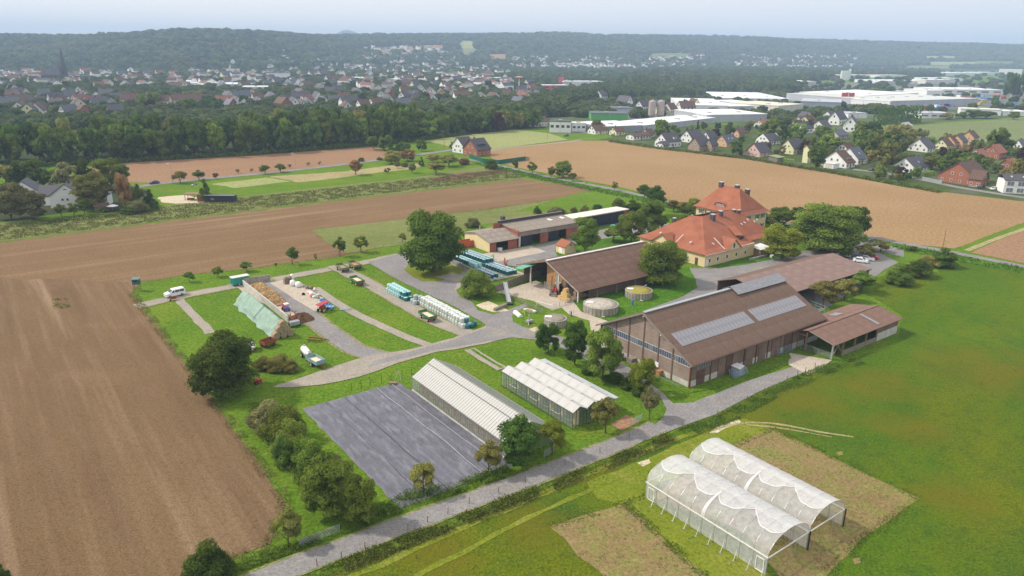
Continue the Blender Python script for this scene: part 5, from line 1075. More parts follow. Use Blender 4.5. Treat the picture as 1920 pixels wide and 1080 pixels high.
t=thing('green_rake','bright green hay rake beside the silage stack','hay rake',G(922,488,.08),RF+.5)
for a in (0,1.2): 
    mb=MB(); pr=None
    for i in range(13):
        q=i*math.pi/6; p=(a+.6*math.cos(q),0,.9+.8*math.sin(q))
        if pr: mb.bar(pr,p,.06)
        mb.bar((a,0,.9),p,.03); pr=p
    mb.build('rake_wheel',pm((.12,.42,.10),.5,.1,2),t)
MB().bar((-.8,.2,.6),(2.2,.2,.6),.1).build('frame',RED,t)
t=thing('auger','rusty orange auger machine at the right of the silage stack','auger',G(946,499,.08),RF+.2); MB().cyl((0,0,.4),(.2,.1,2.6),.35,.15,10).build('funnel',pm((.45,.13,.07),.7,.2,2),t); MB().box(-.6,-.5,0,.8,.6,.5).build('base',RUST,t); MB().bar((.5,0,.5),(1.6,.1,1.4),.2).build('chute',RUST,t)
# conveyor ramp
t=thing('conveyor','grey inclined conveyor beside the round bush, pointing at the bales','conveyor',G(955,571,.1),0)
pe=G(925,492)-G(955,571); dv=Vector((pe.x,pe.y,0)).normalized()*9.5
MB().bar((0,0,.25),(dv.x,dv.y,2.9),.9,.14).build('belt',GREYM,t); n_=Vector((-dv.y,dv.x,0)).normalized()*.5
for s in (-1,1): MB().bar(Vector((0,0,.4))+n_*s,Vector((dv.x,dv.y,3.05))+n_*s,.08,.3).build('side_rail',GALV,t)
for q in (.35,.8): MB().bar((dv.x*q,dv.y*q,.0),(dv.x*q,dv.y*q,.25+2.65*q),.12).build('support',WGREY,t)
MB().box(-.6,-.7,0,1.0,.7,.5).build('hopper',DARK,t)
# pallets block, boat-like white troughs, pump, misc
t=thing('block_row','row of brown concrete blocks at the end of the sand pad','block row',G(930,584,.1),RF+.3)
for i in range(5): MB().box(i*.95,0,0,i*.95+.9,.8,.75).build('block',WGREY,t)
t=thing('white_trough','long white upturned trough on the grass beside the junction','trough',G(966,586,.1),RF-math.pi/2-.25); MB().cyl((0,0,.05),(3.6,0,.05),.62,.62,12).build('trough_shell',VW,t); 
t=thing('garden_boat','white boat-shaped tub filled with plants and lime-green bikes','boat',G(992,585,.1),RF-1.2)
mb=MB(); n=12
pts=[(-1.9,0),(-1.2,.62),(.6,.72),(1.6,.35),(2.1,0),(1.6,-.35),(.6,-.72),(-1.2,-.62)]
mb.add([(x,y,.62) for x,y in pts]+[(x*.8,y*.6,.02) for x,y in pts]+[(x*.9,y*.8,.5) for x,y in pts],[(i,(i+1)%8,8+(i+1)%8,8+i) for i in range(8)]+[tuple(range(16,24))]); mb.build('hull',VW,t); MB().box(-.9,-.4,.5,.9,.4,.62).build('soil',OWOOD,t)
t=thing('scrap_machine','grey plough-like machine standing on the grass below the boat-shaped tub','machine',G(992,606,.1),RF)
MB().bar((0,0,.5),(0,0,2.2),.22).build('mast',GREYM,t); MB().box(-.7,-.5,.3,.9,.5,.8).build('gearbox',GREYM,t); MB().bar((-.6,-.3,.6),(-1.3,-1.6,.2),.16).build('arm',GALV,t); MB().bar((.2,.2,.9),(1.1,.9,.2),.14).build('arm',GALV,t)
LIME=pm((.45,.62,.10),.5,.1,2)
for k,(x,y) in enumerate(((980,588),(984,592))):
    t=thing('bicycle','lime-green bicycle leaning at the '+('left' if k==0 else 'right')+' by the boat-shaped tub','bicycle',G(x,y,.1),RF+.6+k*.4)
    for q in (0,1.05):
        mb=MB(); pr=None
        for i in range(13):
            a=i*math.pi/6; p=(q+.34*math.cos(a),0,.34+.34*math.sin(a))
            if pr: mb.bar(pr,p,.05)
            pr=p
        mb.build('wheel',LIME,t)
    mb=MB(); mb.bar((0,0,.34),(.4,0,.85),.05); mb.bar((.4,0,.85),(.95,0,.8),.05); mb.bar((.95,0,.8),(1.05,0,.34),.05); mb.bar((.4,0,.85),(.5,0,.34),.05); mb.bar((.5,0,.34),(.95,0,.8),.05); mb.build('frame',LIME,t); MB().box(.25,-.06,.9,.5,.06,.95).build('saddle',DARK,t); MB().bar((.92,-.22,.98),(.92,.22,.98),.04).build('handlebar',DARK,t)
for px,py,lb in ((1071,593,'blue water pump with a grey pipe frame beside the concrete path'),(1186,572,'blue pump under a pipe arch between the two larger round tanks')):
    t=thing('pump',lb,'pump',G(px,py,.1),RF); MB().cyl((0,0,0),(0,0,1.3),.18,.18,10).build('pump_body',BLUE,t)
    for x in (-.6,.8): MB().bar((x,0,0),(x,0,1.5),.07).build('frame_leg',GALV,t)
    MB().bar((-.6,0,1.5),(.8,0,1.5),.07).build('frame_bar',GALV,t)
MB().bar((0,0,0),(0,0,0.01),.1) 
t=thing('tank_ladder','grey plank ramp leaning on the mossy-lidded tank','ramp',G(1183,556,.1),0); MB().bar((0,0,.1),(4.6,3.6,2.2),.35,.1).build('plank',WGREY,t); MB().bar((1.2,1.0,.1),(1.2,1.0,.7),.1).build('prop',WGREY,t)
# scrap strip on the apron: white sacks, piles, blue bags
t=thing('pallet_stack','dark stack of upright posts and pallets at the head of the scrap row','pallet stack',G(537,532,.07),RF)
for i in range(6): MB().box(-.6+i*.35,-.5,0,-.35+i*.35,.7,1.5+.25*(i%3)).build('pallet',WOOD if i%2 else WGREY,t)
def bag(px,py,r,h,m,lb,grp=None,cat='sack',name='sack'):
    mb=MB(); mb.lathe([(r*.7,0),(r,h*.2),(r*1.02,h*.5),(r*.85,h*.85),(r*.35,h)],10)
    o=mb.build(name,m,None,G(px,py,.07),smooth=True); o.rotation_euler=(0,0,rng.uniform(0,3)); return tag(o,lb,cat,grp)
bag(549,536,.75,1.7,VW,'tall white sack stack second in the scrap row'); bag(548,526,.6,1.9,WHITE,'tallest white sack behind the others in the scrap row'); bag(560,538,.85,1.5,WHITE,'fat white sack with a dark hole in the scrap row')
for i,(x,y,m,lb) in enumerate(((570,537,GALV,'grey crumpled metal piece in the scrap row'),(576,541,WGREY,'brown rubbish pile in the scrap row'),(583,541,WOOD,'dark timber pile in the scrap row'),(569,553,BLACKR,'flat black pile in front of the scrap row'),(580,549,OFFW,'pale bundle in the middle of the scrap row'),(590,545,VW,'white drum-like bundle near the end of the scrap row'),(585,557,ORANGE,'small orange ball beside the pale bundles'),(590,558,FPALE,'small pale green ball beside the orange one'),(597,554,OFFW,'cream upright bundle before the blue sacks'),(584,553,WHITE,'white crumpled bundle in the scrap row'),(597,560,STRAWB,'beige sack at the corner of the blue sacks'))):
    bag(x,y,.35+.4*((i*7)%5)/5,.5+.5*((i*3)%4)/4,m,lb,None,'scrap','scrap_bundle')
for i in range(26):
    a=i%7; q=i//7
    o=bag(604+a*3.4-q*1.4,560+a*2.6+q*2.6,.36,.34,BLUE if (i*5)%3 else FPALE,'blue or pale plastic sack in the low heap behind the red-roofed machine','blue sacks','sack','plastic_sack')
t=thing('pipe_stack','grey-green stack of pipes lying on the grass beyond the blue sacks','pipe stack',G(637,582),RF-.5)
for i in range(5): MB().cyl((0,i*.28,.15+.1*(i%2)),(2.6,i*.28,.15+.1*(i%2)),.13,.13,8).build('pipe',GALV if i%2 else FGREY,t)
t=thing('timber_beam','grey timber beam lying on the apron by the small red loader','beam',G(512,576,.07),RF+.05); MB().box(0,0,0,2.8,.3,.25).build('beam_body',WGREY,t); MB().box(.2,.4,0,2.3,.6,.18).build('beam_body',WGREY,t)
# crates and totes at the barn gable
for i,(px,py,w_,h_,m,lb) in enumerate(((1160,676,1.4,1.3,WGREY,'grey wooden crate at the left foot of the barn gable'),(1170,664,1.7,1.5,WGREY,'grey wooden crate standing on the others at the barn gable'),(1184,684,1.8,1.2,WGREY,'low wooden crate right of the stacked ones at the barn gable'),(1192,676,1.5,.7,WOOD,'flat brown crate behind the low one at the barn gable'),(1236,706,1.2,1.1,OWOOD,'orange wooden crate beneath the white tote at the barn gable'),(1224,702,1.1,.9,OWOOD,'orange wooden crate left of the white tote'),(1226,692,1.0,.9,OWOOD,'small orange crate above the others left of the white tote'))):
    t=thing('wooden_crate',lb,'crate',G(px,py,.09)+Vector((0,0,1.25 if i in(1,) else (.9 if i==6 else 0))),RF)
    for k in range(4): MB().box(0,0,k*h_/4+.02,w_,w_*.8,(k+1)*h_/4-.03).build('slat_band',m,t)
    for x in (0,w_): 
        for y in (0,w_*.8): MB().box(x-.05,y-.05,0,x+.05,y+.05,h_+.03).build('corner_post',m,t)
t=thing('water_tote','bright white plastic tote on top of a crate at the barn gable','tote',G(1232,702,.1)+Vector((.2,.5,1.2)),RF); MB().box(-.1,-.1,0,1.2,1.1,.12).build('pallet',WOOD,t); MB().add([(0,0,.12),(1.1,0,.12),(1.1,1,.12),(0,1,.12),(.05,.05,1.1),(1.05,.05,1.1),(1.05,.95,1.1),(.05,.95,1.1)],[(4,5,6,7),(0,1,5,4),(1,2,6,5),(2,3,7,6),(3,0,4,7)]).build('tank',VW,t); MB().cyl((.55,.5,1.1),(.55,.5,1.2),.15,.15,8).build('lid',VW,t)
t=thing('ladder','long galvanised hurdle lying at the foot of the barn plinth','hurdle',U(-1.0,1.2,.1),RF)
for q in (0,.5): MB().bar((-q,0,.06),(-q,8.5,.06),.06).build('rail',GALV,t)
for i in range(9): MB().bar((0,i,.06),(-.5,i,.06),.05).build('rung',GALV,t)
# galvanised hurdle stacks beside the barn, white trailer box
t=thing('box_trailer','small silver-white lidded trailer box beside the blue-grey hurdles','trailer',G(1386,703,.09),RF+.25)
MB().add([(0,0,.35),(2.2,0,.35),(2.2,1.8,.35),(0,1.8,.35),(0,0,1.2),(2.2,0,1.2),(2.2,1.8,1.45),(0,1.8,1.45)],[(0,1,5,4),(1,2,6,5),(2,3,7,6),(3,0,4,7),(3,2,1,0)]).build('body',GALV,t); MB().slab([(-.08,-.1,1.28),(1.07,-.1,1.28),(1.07,1.9,1.55),(-.08,1.9,1.55)],.06).build('lid',VW,t); MB().slab([(1.13,-.1,1.28),(2.28,-.1,1.28),(2.28,1.9,1.55),(1.13,1.9,1.55)],.06).build('lid',VW,t); wheel(t,1.1,-.1,.3,.15); wheel(t,1.1,1.9,.3,.15)
HURD=pm((.32,.40,.47),.45,.1,2,0,.4)
def hurdle(name,lab,loc,rz,L=2.6,h=1.2,n=5,tilt=0,m=HURD,grp=None):
    t=thing(name,lab,'hurdle',loc,rz,grp); t.rotation_euler=(tilt,0,rz)
    for i in range(n): MB().bar((0,0,.12+i*(h-.15)/(n-1)),(L,0,.12+i*(h-.15)/(n-1)),.05).build('rail',m,t)
    for x in (0,L/2,L): MB().bar((x,0,0),(x,0,h),.05).build('upright',m,t)
    return t
for k in range(7): hurdle('cattle_hurdle','blue-grey metal hurdle leaning in the stack against the barn side',U(10.8+.9*(k%3)-.2*(k//3),-1.3-.25*k,.1),RF,2.7,1.3,6,-.35-.03*k,grp='blue-grey hurdles stacked at the barn side')
for k in range(3): hurdle('cattle_hurdle','grey metal hurdle leaning upright between the barn doors and the cattle shed',U(27.5+2.2*k,-.7,.1),RF,2.1,1.6,7,-.12,HURD,'upright hurdles at the barn end')
# ================================================================ FENCES
def fence(label,pts,h=1.2,rails=3,sp=2.5,m=WGREY,pm_=None,name='fence',board=None,w_=.07,cat='fence'):
    a0=pts[0]; t=thing(name,label,cat,Vector((a0.x,a0.y,0)))
    acc=[]
    for i in range(len(pts)-1):
        L_=(pts[i+1]-pts[i]).length; k=max(1,round(L_/sp)); 
        for q in range(k): acc.append(pts[i].lerp(pts[i+1],q/k)-a0)
    acc.append(pts[-1]-a0); p_=MB().box(-w_/2,-w_/2,0,w_/2,w_/2,h+.08).mesh('post',pm_ or m)
    for p in acc: o=obj('post',p_,t,(p.x,p.y,0)); o.rotation_euler=(rng.uniform(-.04,.04),rng.uniform(-.04,.04),RF)
    for i in range(len(acc)-1):
        A,B=acc[i],acc[i+1]
        if board:
            MB().bar((A.x,A.y,h/2+.02),(B.x,B.y,h/2+.02),.05,h-.05).build('board_panel' if board==1 else 'mesh_panel',m,t)
        for r in range(rails): z=h*(r+1)/rails-.05; MB().bar((A.x,A.y,z),(B.x,B.y,z),.035,.09).build('rail',m,t)
    return t
fence('grey boarded wall fence between the silage pad and the cow barn pen',gp((928,548),(975,530),(1015,517)),1.9,0,2,WGREY,None,'board_fence',1)
fence('railed pen fence along the left side of the cow barn yard',gp((935,548),(970,566),(1000,580),(1018,590)),1.3,4,2,WGREY)
fence('pale rail fence closing the near side of the cow barn yard',gp((1037,580),(1060,572),(1085,564)),1.3,4,2,OFFW,WGREY)
g1=thing('gate','white-framed gate at the corner of the cow barn yard','gate',G(1006,574,.1),0); e=G(1037,582)-G(1006,574)
for z in (.2,.5,.8,1.1): MB().bar((0,0,z),(e.x,e.y,z),.05).build('rail',GALV,g1)
for q in (0,1): MB().bar((e.x*q,e.y*q,0),(e.x*q,e.y*q,1.3),.14).build('gate_post',WHITE,g1)
MB().bar((0,0,1.25),(e.x,e.y,1.25),.12).build('top_rail',WHITE,g1)
def bargate(lab,a,b_,h=1.25,n=6,m=GALV):
    t=thing('gate',lab,'gate',a,0); e=b_-a
    for i in range(n): z=.2+(h-.2)*i/(n-1); MB().bar((0,0,z),(e.x,e.y,z),.05).build('rail',m,t)
    for q in (0,.5,1): MB().bar((e.x*q,e.y*q,0),(e.x*q,e.y*q,h+.05),.07).build('upright',m,t)
bargate('long galvanised field gate at the bottom of the grass strip near the ploughed field',G(562,1027),G(637,998))
bargate('short galvanised gate under the dark tree at the long greenhouse',G(1020,858),G(1038,848)); bargate('short galvanised gate by the garden bed at the road bend',G(1183,799),G(1203,788))
fence('dark mesh fence along the top edge of the ground sheet',gp((660,735),(695,724),(735,715),(772,704)),1.8,0,2.6,GREEND,DARK,'mesh_fence',None,.06)
t=thing('swing_frame','pale A-shaped frame standing at the corner of the ground sheet','frame',G(748,716),0); MB().bar((-.9,0,0),(0,0,2.6),.09).build('leg',OFFW,t); MB().bar((.5,0,0),(0,0,2.6),.09).build('leg',OFFW,t); MB().box(-1.6,-1.6,.15,-.2,-.8,.5).build('pallet',WOOD,t)
fp=MB().box(-.05,-.05,0,.05,.05,1.15).mesh('fence_post',WOOD)
px_=[(545,1100),(595,1062),(640,1048),(685,1030),(765,995),(802,980),(840,965),(880,945),(935,925),(985,905),(1060,872),(1125,850),(1180,822),(1280,800),(1345,780),(1400,752),(1432,738),(1475,715),(1495,703),(1510,698),(1528,690)]
for i,(x,y) in enumerate(px_): o=obj('fence_post',fp,None,G(x,y)); o.rotation_euler=(rng.uniform(-.06,.06),rng.uniform(-.06,.06),0); tag(o,'thin grey fence post in the weeds along the lower side of the farm road','fence post','fence posts along the road')
fence('green mesh fence behind the cattle shed',gp((1505,570),(1520,578),(1545,588)),2.0,3,1.6,pm((.22,.33,.27),.6,.1,2),None,'mesh_fence',None)
fence('garden fence of dark green panels round the brick house lawn',gp((880,296),(905,305),(935,308),(985,301),(985,294)),2.4,0,5,pm((.01,.12,.08),.6,.1,1),None,'panel_fence',1)
fence('grey panel fence beside the large brick house',gp((1728,337),(1745,341),(1765,345)),1.8,0,3,GREYM,None,'panel_fence',1)
fence('low stone garden wall before the large brick house',gp((1817,350),(1850,353),(1880,357)),.9,0,4,CONW,None,'garden_wall',1,.3,'wall')
# poles and lamps
def lamp(px,py,top,lb,head=True):
    p=G(px,py); h_=height(px,top,p); t=thing('street_lamp' if head else 'utility_pole',lb,'street lamp' if head else 'pole',p); MB().cyl((0,0,0),(0,0,h_),.14,.08,8).build('pole',WOOD if not head else pm((.45,.36,.28),.8,.1,2),t)
    if head: MB().bar((0,0,h_),(-1.0,0,h_+.2),.12).build('arm',GALV,t); MB().box(-1.8,-.2,h_+.1,-.7,.2,h_+.3).build('lamp_head',VW,t)
lamp(324,343,308,'street lamp at the left end of the country road'); lamp(555,316,288,'street lamp halfway along the country road'); lamp(1766,472,430,'lone wooden pole standing at the edge of the tan field',False); lamp(1026,262,238,'thin pole in the hay meadow',False); lamp(833,279,255,'thin pole right of the dark wood end',False); lamp(1352,194,160,'tall light mast beside the white factory halls')
# ================================================================ ANIMALS AND WALKER
def skin(name,J,E,m,parent=None,loc=(0,0,0),rz=0):
    me=bpy.data.meshes.new(name); me.from_pydata([j[:3] for j in J],E,[]); o=obj(name,me,parent,loc,rz); me.materials.append(m)
    sm=o.modifiers.new('skin','SKIN'); sv=me.skin_vertices[0].data
    for i,j in enumerate(J): sv[i].radius=(j[3],j[4] if len(j)>4 else j[3]); sv[i].use_root=(i==0)
    o.modifiers.new('smooth','SUBSURF').levels=1; o.modifiers['smooth'].render_levels=1; return o
COW,tt,bb=mat('cow_coat'); f,_=tex(tt,1.3,1); tt.links.new(ramp(tt,f,[(.49,(.03,.025,.025)),(.51,(.75,.73,.70))]),bb.inputs['Base Color']); bb.inputs['Roughness'].default_value=.8
J=[(0,0,1.15,.32,.30),(-.75,0,1.18,.30,.30),(.7,0,1.2,.30,.32),(1.15,0,1.15,.17,.2),(1.5,0,.72,.13,.13),(1.72,0,.38,.08,.08),(.72,.2,.75,.12),(.72,.2,.4,.06),(.72,.2,.03,.06),(.72,-.2,.75,.12),(.78,-.2,.4,.06),(.80,-.2,.03,.06),(-.85,.2,.85,.16),(-1.0,.2,.5,.07),(-.92,.2,.03,.06),(-.85,-.2,.85,.16),(-.95,-.2,.5,.07),(-.9,-.2,.03,.06),(-1.05,0,1.2,.06),(-1.15,0,.7,.03)]
cw=skin('cow',J,[(0,1),(0,2),(2,3),(3,4),(4,5),(2,6),(6,7),(7,8),(2,9),(9,10),(10,11),(1,12),(12,13),(13,14),(1,15),(15,16),(16,17),(1,18),(18,19)],COW,None,G(364,351),.2); tag(cw,'black and white cow grazing on the paddock below the country road','cow')
SK=pm((.55,.36,.27),.7,.05,1)
J=[(0,0,.95,.15,.11),(0,0,1.2,.14,.10),(0,0,1.42,.15,.10),(0,0,1.53,.055),(0,0,1.62,.09),(0,0,1.72,.085),(.10,.05,.86,.09),(.12,.22,.5,.065),(.12,.20,.08,.045),(.12,.34,.04,.04),(-.10,-.02,.86,.09),(-.12,-.05,.5,.065),(-.12,-.28,.12,.045),(-.12,-.16,.04,.04),(.22,0,1.40,.06),(.27,-.1,1.12,.045),(.27,.02,.88,.035),(.28,.06,.80,.03),(-.22,0,1.40,.06),(-.27,.1,1.12,.045),(-.27,.2,.9,.035),(-.28,.23,.83,.03)]
pw=thing('person','person in a pink top walking on the far road with a dark dog','person',G(1095,343,.07),AZ)
skin('body',J,[(0,1),(1,2),(2,3),(3,4),(4,5),(0,6),(6,7),(7,8),(8,9),(0,10),(10,11),(11,12),(12,13),(2,14),(14,15),(15,16),(16,17),(2,18),(18,19),(19,20),(20,21)],pm((.62,.30,.32),.8,.1,2),pw); MB().lathe([(.05,1.66),(.10,1.70),(.10,1.80),(.04,1.84)],8).build('hair',DARK,pw)
J=[(0,0,.45,.11),(-.3,0,.45,.10),(.28,0,.5,.10),(.42,0,.66,.06),(.58,0,.64,.045),(.26,.07,.25,.035),(.26,.07,.02,.03),(.26,-.07,.25,.035),(.26,-.07,.02,.03),(-.33,.07,.28,.045),(-.38,.07,.02,.03),(-.33,-.07,.28,.045),(-.38,-.07,.02,.03),(-.5,0,.55,.02)]
tag(skin('dog',J,[(0,1),(0,2),(2,3),(3,4),(2,5),(5,6),(2,7),(7,8),(1,9),(9,10),(1,11),(11,12),(1,13)],DARK,None,G(1100,345,.07),RF),'dark dog walking beside the person on the far road','dog')
# ================================================================ TREES ON AND AROUND THE FARM
near=[
(395,1092,1003,125,'bush',LD,'dark spreading shrub cut by the bottom edge below the ploughed field','shrub','shrub'),
(5,1100,1042,45,'bush',LD,'dark shrub in the bottom left corner','shrub','shrub'),
(540,1024,950,72,'apple',LO,'thin apple tree at the bottom corner of the ploughed field','apple_tree','tree'),
(425,738,612,140,'big',LD,'broad dark oak standing alone at the edge of the ploughed field','oak_tree','tree'),
(500,805,733,92,'bush',LG,'topmost grey-green shrub of the hedge left of the ground sheet','shrub','shrub'),
(532,826,742,90,'bush',LM,'second shrub of the hedge left of the ground sheet, greyish','shrub','shrub'),
(548,858,770,92,'bush',LM,'third shrub of the hedge left of the ground sheet','shrub','shrub'),
(578,872,795,66,'bush',LL,'yellowish shrub in the middle of the hedge left of the ground sheet','shrub','shrub'),
(540,872,800,60,'bush',LD,'dark low shrub on the field side of the hedge','shrub','shrub'),
(592,905,820,88,'bush',LM,'olive shrub just above the two tall trees of the hedge','shrub','shrub'),
(625,905,830,50,'bush',LG,'greyish shrub leaning over the ground sheet','shrub','shrub'),
(622,966,846,128,'tall',LM,'tallest tree of the hedge left of the ground sheet','tree','tree'),
(677,982,878,88,'tall',LM,'rounded green tree at the lower corner of the ground sheet','tree','tree'),
(795,927,858,62,'apple',LO,'small two-lobed tree at the near edge of the ground sheet','apple_tree','tree'),
(915,890,822,60,'apple',LO,'small tree left of the dark tree at the long greenhouse','apple_tree','tree'),
(973,872,776,98,'tall',LD,'dark bushy tree hiding the near corner of the long greenhouse','tree','tree'),
(1036,852,782,62,'apple',LY,'yellow-green tree right of the dark tree at the long greenhouse','tree','tree'),
(1135,812,736,62,'apple',LO,'slim apple tree before the three-bay greenhouse end','apple_tree','tree'),
(1217,786,722,46,'apple',LG,'grey-green tree at the road bend','tree','tree'),
(1203,737,666,54,'tall',LL,'yellowish young tree before the barn gable','tree','tree'),
(1128,712,608,78,'tall',LM,'tall willow hiding the left corner of the largest barn','willow_tree','tree'),
(1078,683,596,54,'tall',LD,'round-headed tree second from the left before the junction','tree','tree'),
(1028,662,600,52,'tall',LD,'leftmost round-headed tree beside the smallest tank','tree','tree'),
(1150,716,690,40,'bush',LD,'low dark shrub under the willow at the barn','shrub','shrub'),(1178,728,700,38,'bush',LD,'low dark shrub between the willow and the yellowish tree','shrub','shrub'),
(1105,700,678,34,'bush',LD,'low dark shrub left of the willow foot','shrub','shrub'),(1195,740,715,30,'bush',LD,'low dark shrub below the yellowish tree','shrub','shrub'),
(1237,532,441,93,'big',LM,'large walnut tree at the right end of the cow barn','walnut_tree','tree'),
(813,512,384,114,'big',LM,'huge round linden in the middle of the yard','linden_tree','tree'),
(897,556,488,68,'bush',LM,'large round bush before the wrapped bale stack','bush','bush'),
(1465,486,412,82,'tall',LY,'yellow-green tree between the farmhouse and the largest spreading tree','tree','tree'),
(1545,470,368,128,'big',LM,'largest spreading tree beside the car park, broad and green','beech_tree','tree'),
(1600,448,380,52,'tall',LD,'dark tree behind the largest spreading tree','tree','tree'),
(1460,425,382,48,'tall',LM,'tree right of the manor house','tree','tree'),(1492,418,384,40,'tall',LD,'dark tree between the manor house and the spreading tree','tree','tree'),(1432,418,392,25,'bush',LD,'dark bush at the manor house corner','shrub','shrub'),
(1584,485,452,26,'tall',LM,'slim tree at the left side of the car park','tree','tree'),(1622,484,451,46,'apple',LO,'broad olive tree over the parked cars','tree','tree'),(1650,472,448,34,'apple',LO,'small tree at the back of the car park','tree','tree'),
(1683,532,486,58,'bush',LM,'round bush at the near end of the row right of the car park','bush','bush'),(1718,518,470,56,'bush',LD,'dark round bush second in the row right of the car park','bush','bush'),(1742,500,470,40,'bush',LO,'olive bush in the middle of the row right of the car park','bush','bush'),(1768,500,456,52,'bush',LD,'dark bush at the far end of the row right of the car park','bush','bush'),
(1712,470,456,22,'bush',LD,'small lone bush by the far road','bush','bush'),
(1543,578,520,62,'apple',LO,'brownish tree behind the cattle shed, left of three','apple_tree','tree'),(1583,565,514,50,'apple',LO,'middle tree of the three behind the cattle shed','apple_tree','tree'),(1614,548,503,54,'apple',LM,'right tree of the three behind the cattle shed','apple_tree','tree'),
(1097,473,401,58,'tall',LM,'tree standing before the workshop front','tree','tree'),(1149,454,420,46,'apple',LM,'crooked low tree on the lawn right of the little cream house','apple_tree','tree'),(1183,455,388,56,'tall',LM,'loose tree before the turquoise van','tree','tree'),(1220,442,365,60,'tall',LM,'tall full tree left of the farmhouse','tree','tree'),
(1226,405,343,46,'tall',LD,'dark brownish tree behind the tall full tree','tree','tree'),(1205,362,337,28,'bush',LD,'trimmed dark bush by the far road','bush','bush'),(1160,402,361,34,'bush',LD,'dark bush at the end of the garage row','bush','bush'),(1186,400,368,40,'bush',LD,'dark bush right of the garage row','bush','bush'),(1300,400,358,44,'bush',LL,'bright rounded bush left of the manor roof','bush','bush'),(1262,396,372,28,'apple',LO,'small orchard tree left of the manor garden','apple_tree','tree'),(1278,398,374,26,'apple',LO,'small orchard tree nearest the manor garden','apple_tree','tree'),
(1068,470,455,14,'small',LO,'young tree before the little cream house','tree','tree'),
(1152,358,337,14,'apple',LO,'small round tree on the far road before the tan field','tree','tree'),(1056,333,297,36,'tall',LM,'full green tree beside the far road','tree','tree'),(1073,340,320,20,'apple',LO,'small olive tree right of the full green roadside tree','tree','tree'),(1033,334,309,19,'apple',LO,'small tree with a crooked trunk left of the full green roadside tree','tree','tree'),(998,327,299,21,'apple',LM,'upright roadside tree in front of the tan field','tree','tree'),(966,322,296,14,'apple',LM,'narrow roadside tree near the green garden fence','tree','tree'),(922,317,291,27,'bush',LD,'dark bush at the green garden fence','bush','bush'),
(817,327,297,38,'apple',LO,'broad apple tree in the middle of the orchard','apple_tree','tree'),(773,325,303,17,'apple',LO,'small narrow apple tree in the orchard','apple_tree','tree'),(667,328,296,32,'apple',LB,'brownish bare-looking tree at the left of the orchard','tree','tree'),(842,312,283,42,'apple',LO,'wide apple tree behind the broad one in the orchard','apple_tree','tree'),(870,309,290,22,'bush',LB,'reddish-brown bush beside the brick house','bush','bush'),(812,305,284,34,'apple',LO,'apple tree at the back of the orchard','apple_tree','tree'),(790,312,292,14,'cone',LD,'small dark conifer in the orchard','conifer','tree'),
(735,307,278,38,'tall',LO,'dark-leaved tree at the left of the orchard hedge','tree','tree'),(765,302,276,30,'tall',LB,'brownish tree behind the orchard','tree','tree'),(712,300,292,14,'bush',LD,'low dark shrub by the country road','shrub','shrub'),(678,303,291,13,'bush',LD,'small round shrub on the country road verge','shrub','shrub'),(758,313,300,16,'bush',LY,'bright lime bush in the orchard','bush','bush'),(745,316,302,12,'small',LO,'young tree in the orchard left of the lime bush','tree','tree'),(726,325,312,14,'small',LB,'leafless young tree in the lower orchard','tree','tree'),(847,279,264,13,'cone',LD,'small dark cone-shaped tree in the hay meadow','conifer','tree'),
(338,344,315,33,'apple',LO,'olive roadside tree nearest the left street lamp','tree','tree'),(373,338,316,25,'apple',LM,'green roadside tree right of the olive one','tree','tree'),(405,336,321,12,'small',LB,'reddish young tree on the country road','tree','tree'),(497,326,307,21,'apple',LM,'left tree of the pair midway along the country road','tree','tree'),(526,323,303,25,'apple',LM,'right tree of the pair midway along the country road','tree','tree'),(386,376,333,28,'cone',LD,'dark conical tree beside the dark stable','conifer','tree'),
(446,325,316,8,'small',LO,'first small sapling on the country road','tree','tree'),(472,322,314,7,'small',LO,'second small sapling on the country road','tree','tree'),(543,315,306,7,'small',LB,'brownish sapling by the middle street lamp','tree','tree'),(578,311,303,7,'small',LO,'sapling right of the middle street lamp','tree','tree'),(599,309,301,7,'small',LO,'last sapling towards the orchard on the country road','tree','tree'),
(356,529,507,24,'apple',LM,'small round apple tree behind the white van','apple_tree','tree'),(409,519,496,25,'apple',LM,'small round apple tree left of the turquoise box trailer','apple_tree','tree'),(463,509,487,26,'apple',LM,'small round apple tree above the turquoise box trailer','apple_tree','tree'),(517,501,490,7,'small',LO,'tiny sapling on the upper track verge','tree','tree'),(549,496,461,25,'apple',LM,'upright young tree on the upper track verge','tree','tree'),(592,488,474,7,'small',LO,'second tiny sapling on the upper track verge','tree','tree'),(637,481,441,27,'apple',LM,'left tree of the pair above the olive-green trailers','tree','tree'),(677,473,436,30,'apple',LM,'right tree of the pair above the olive-green trailers','tree','tree'),(755,455,435,18,'apple',LO,'thin tree left of the huge linden','tree','tree'),
(886,426,402,30,'bush',LG,'grey shrub behind the cream workshop gable','shrub','shrub'),(1007,400,383,18,'bush',LD,'dark shrub at the left behind the workshop parapet','shrub','shrub'),(1043,402,380,38,'bush',LG,'wide grey-green shrub behind the workshop parapet','shrub','shrub'),(1075,398,384,16,'bush',LO,'small olive shrub behind the garage roof','shrub','shrub'),(1096,399,380,18,'bush',LO,'brown-green shrub behind the garage roof','shrub','shrub'),(1120,396,376,20,'bush',LD,'shrub with an open top behind the garage roof','shrub','shrub'),
(520,690,655,65,'bush',LO,'tangled shrub patch between the oak and the tank trailer','shrub','shrub'),(545,695,668,40,'bush',LO,'dry brown shrub beside the tangled patch','shrub','shrub'),(490,690,660,45,'bush',LO,'low shrub right of the oak','shrub','shrub'),
(640,352,0,0,None,None,'',None,None),
]
for r in near:
    if r[4] is None: continue
    T(*r[:7],name=r[7],cat=r[8])
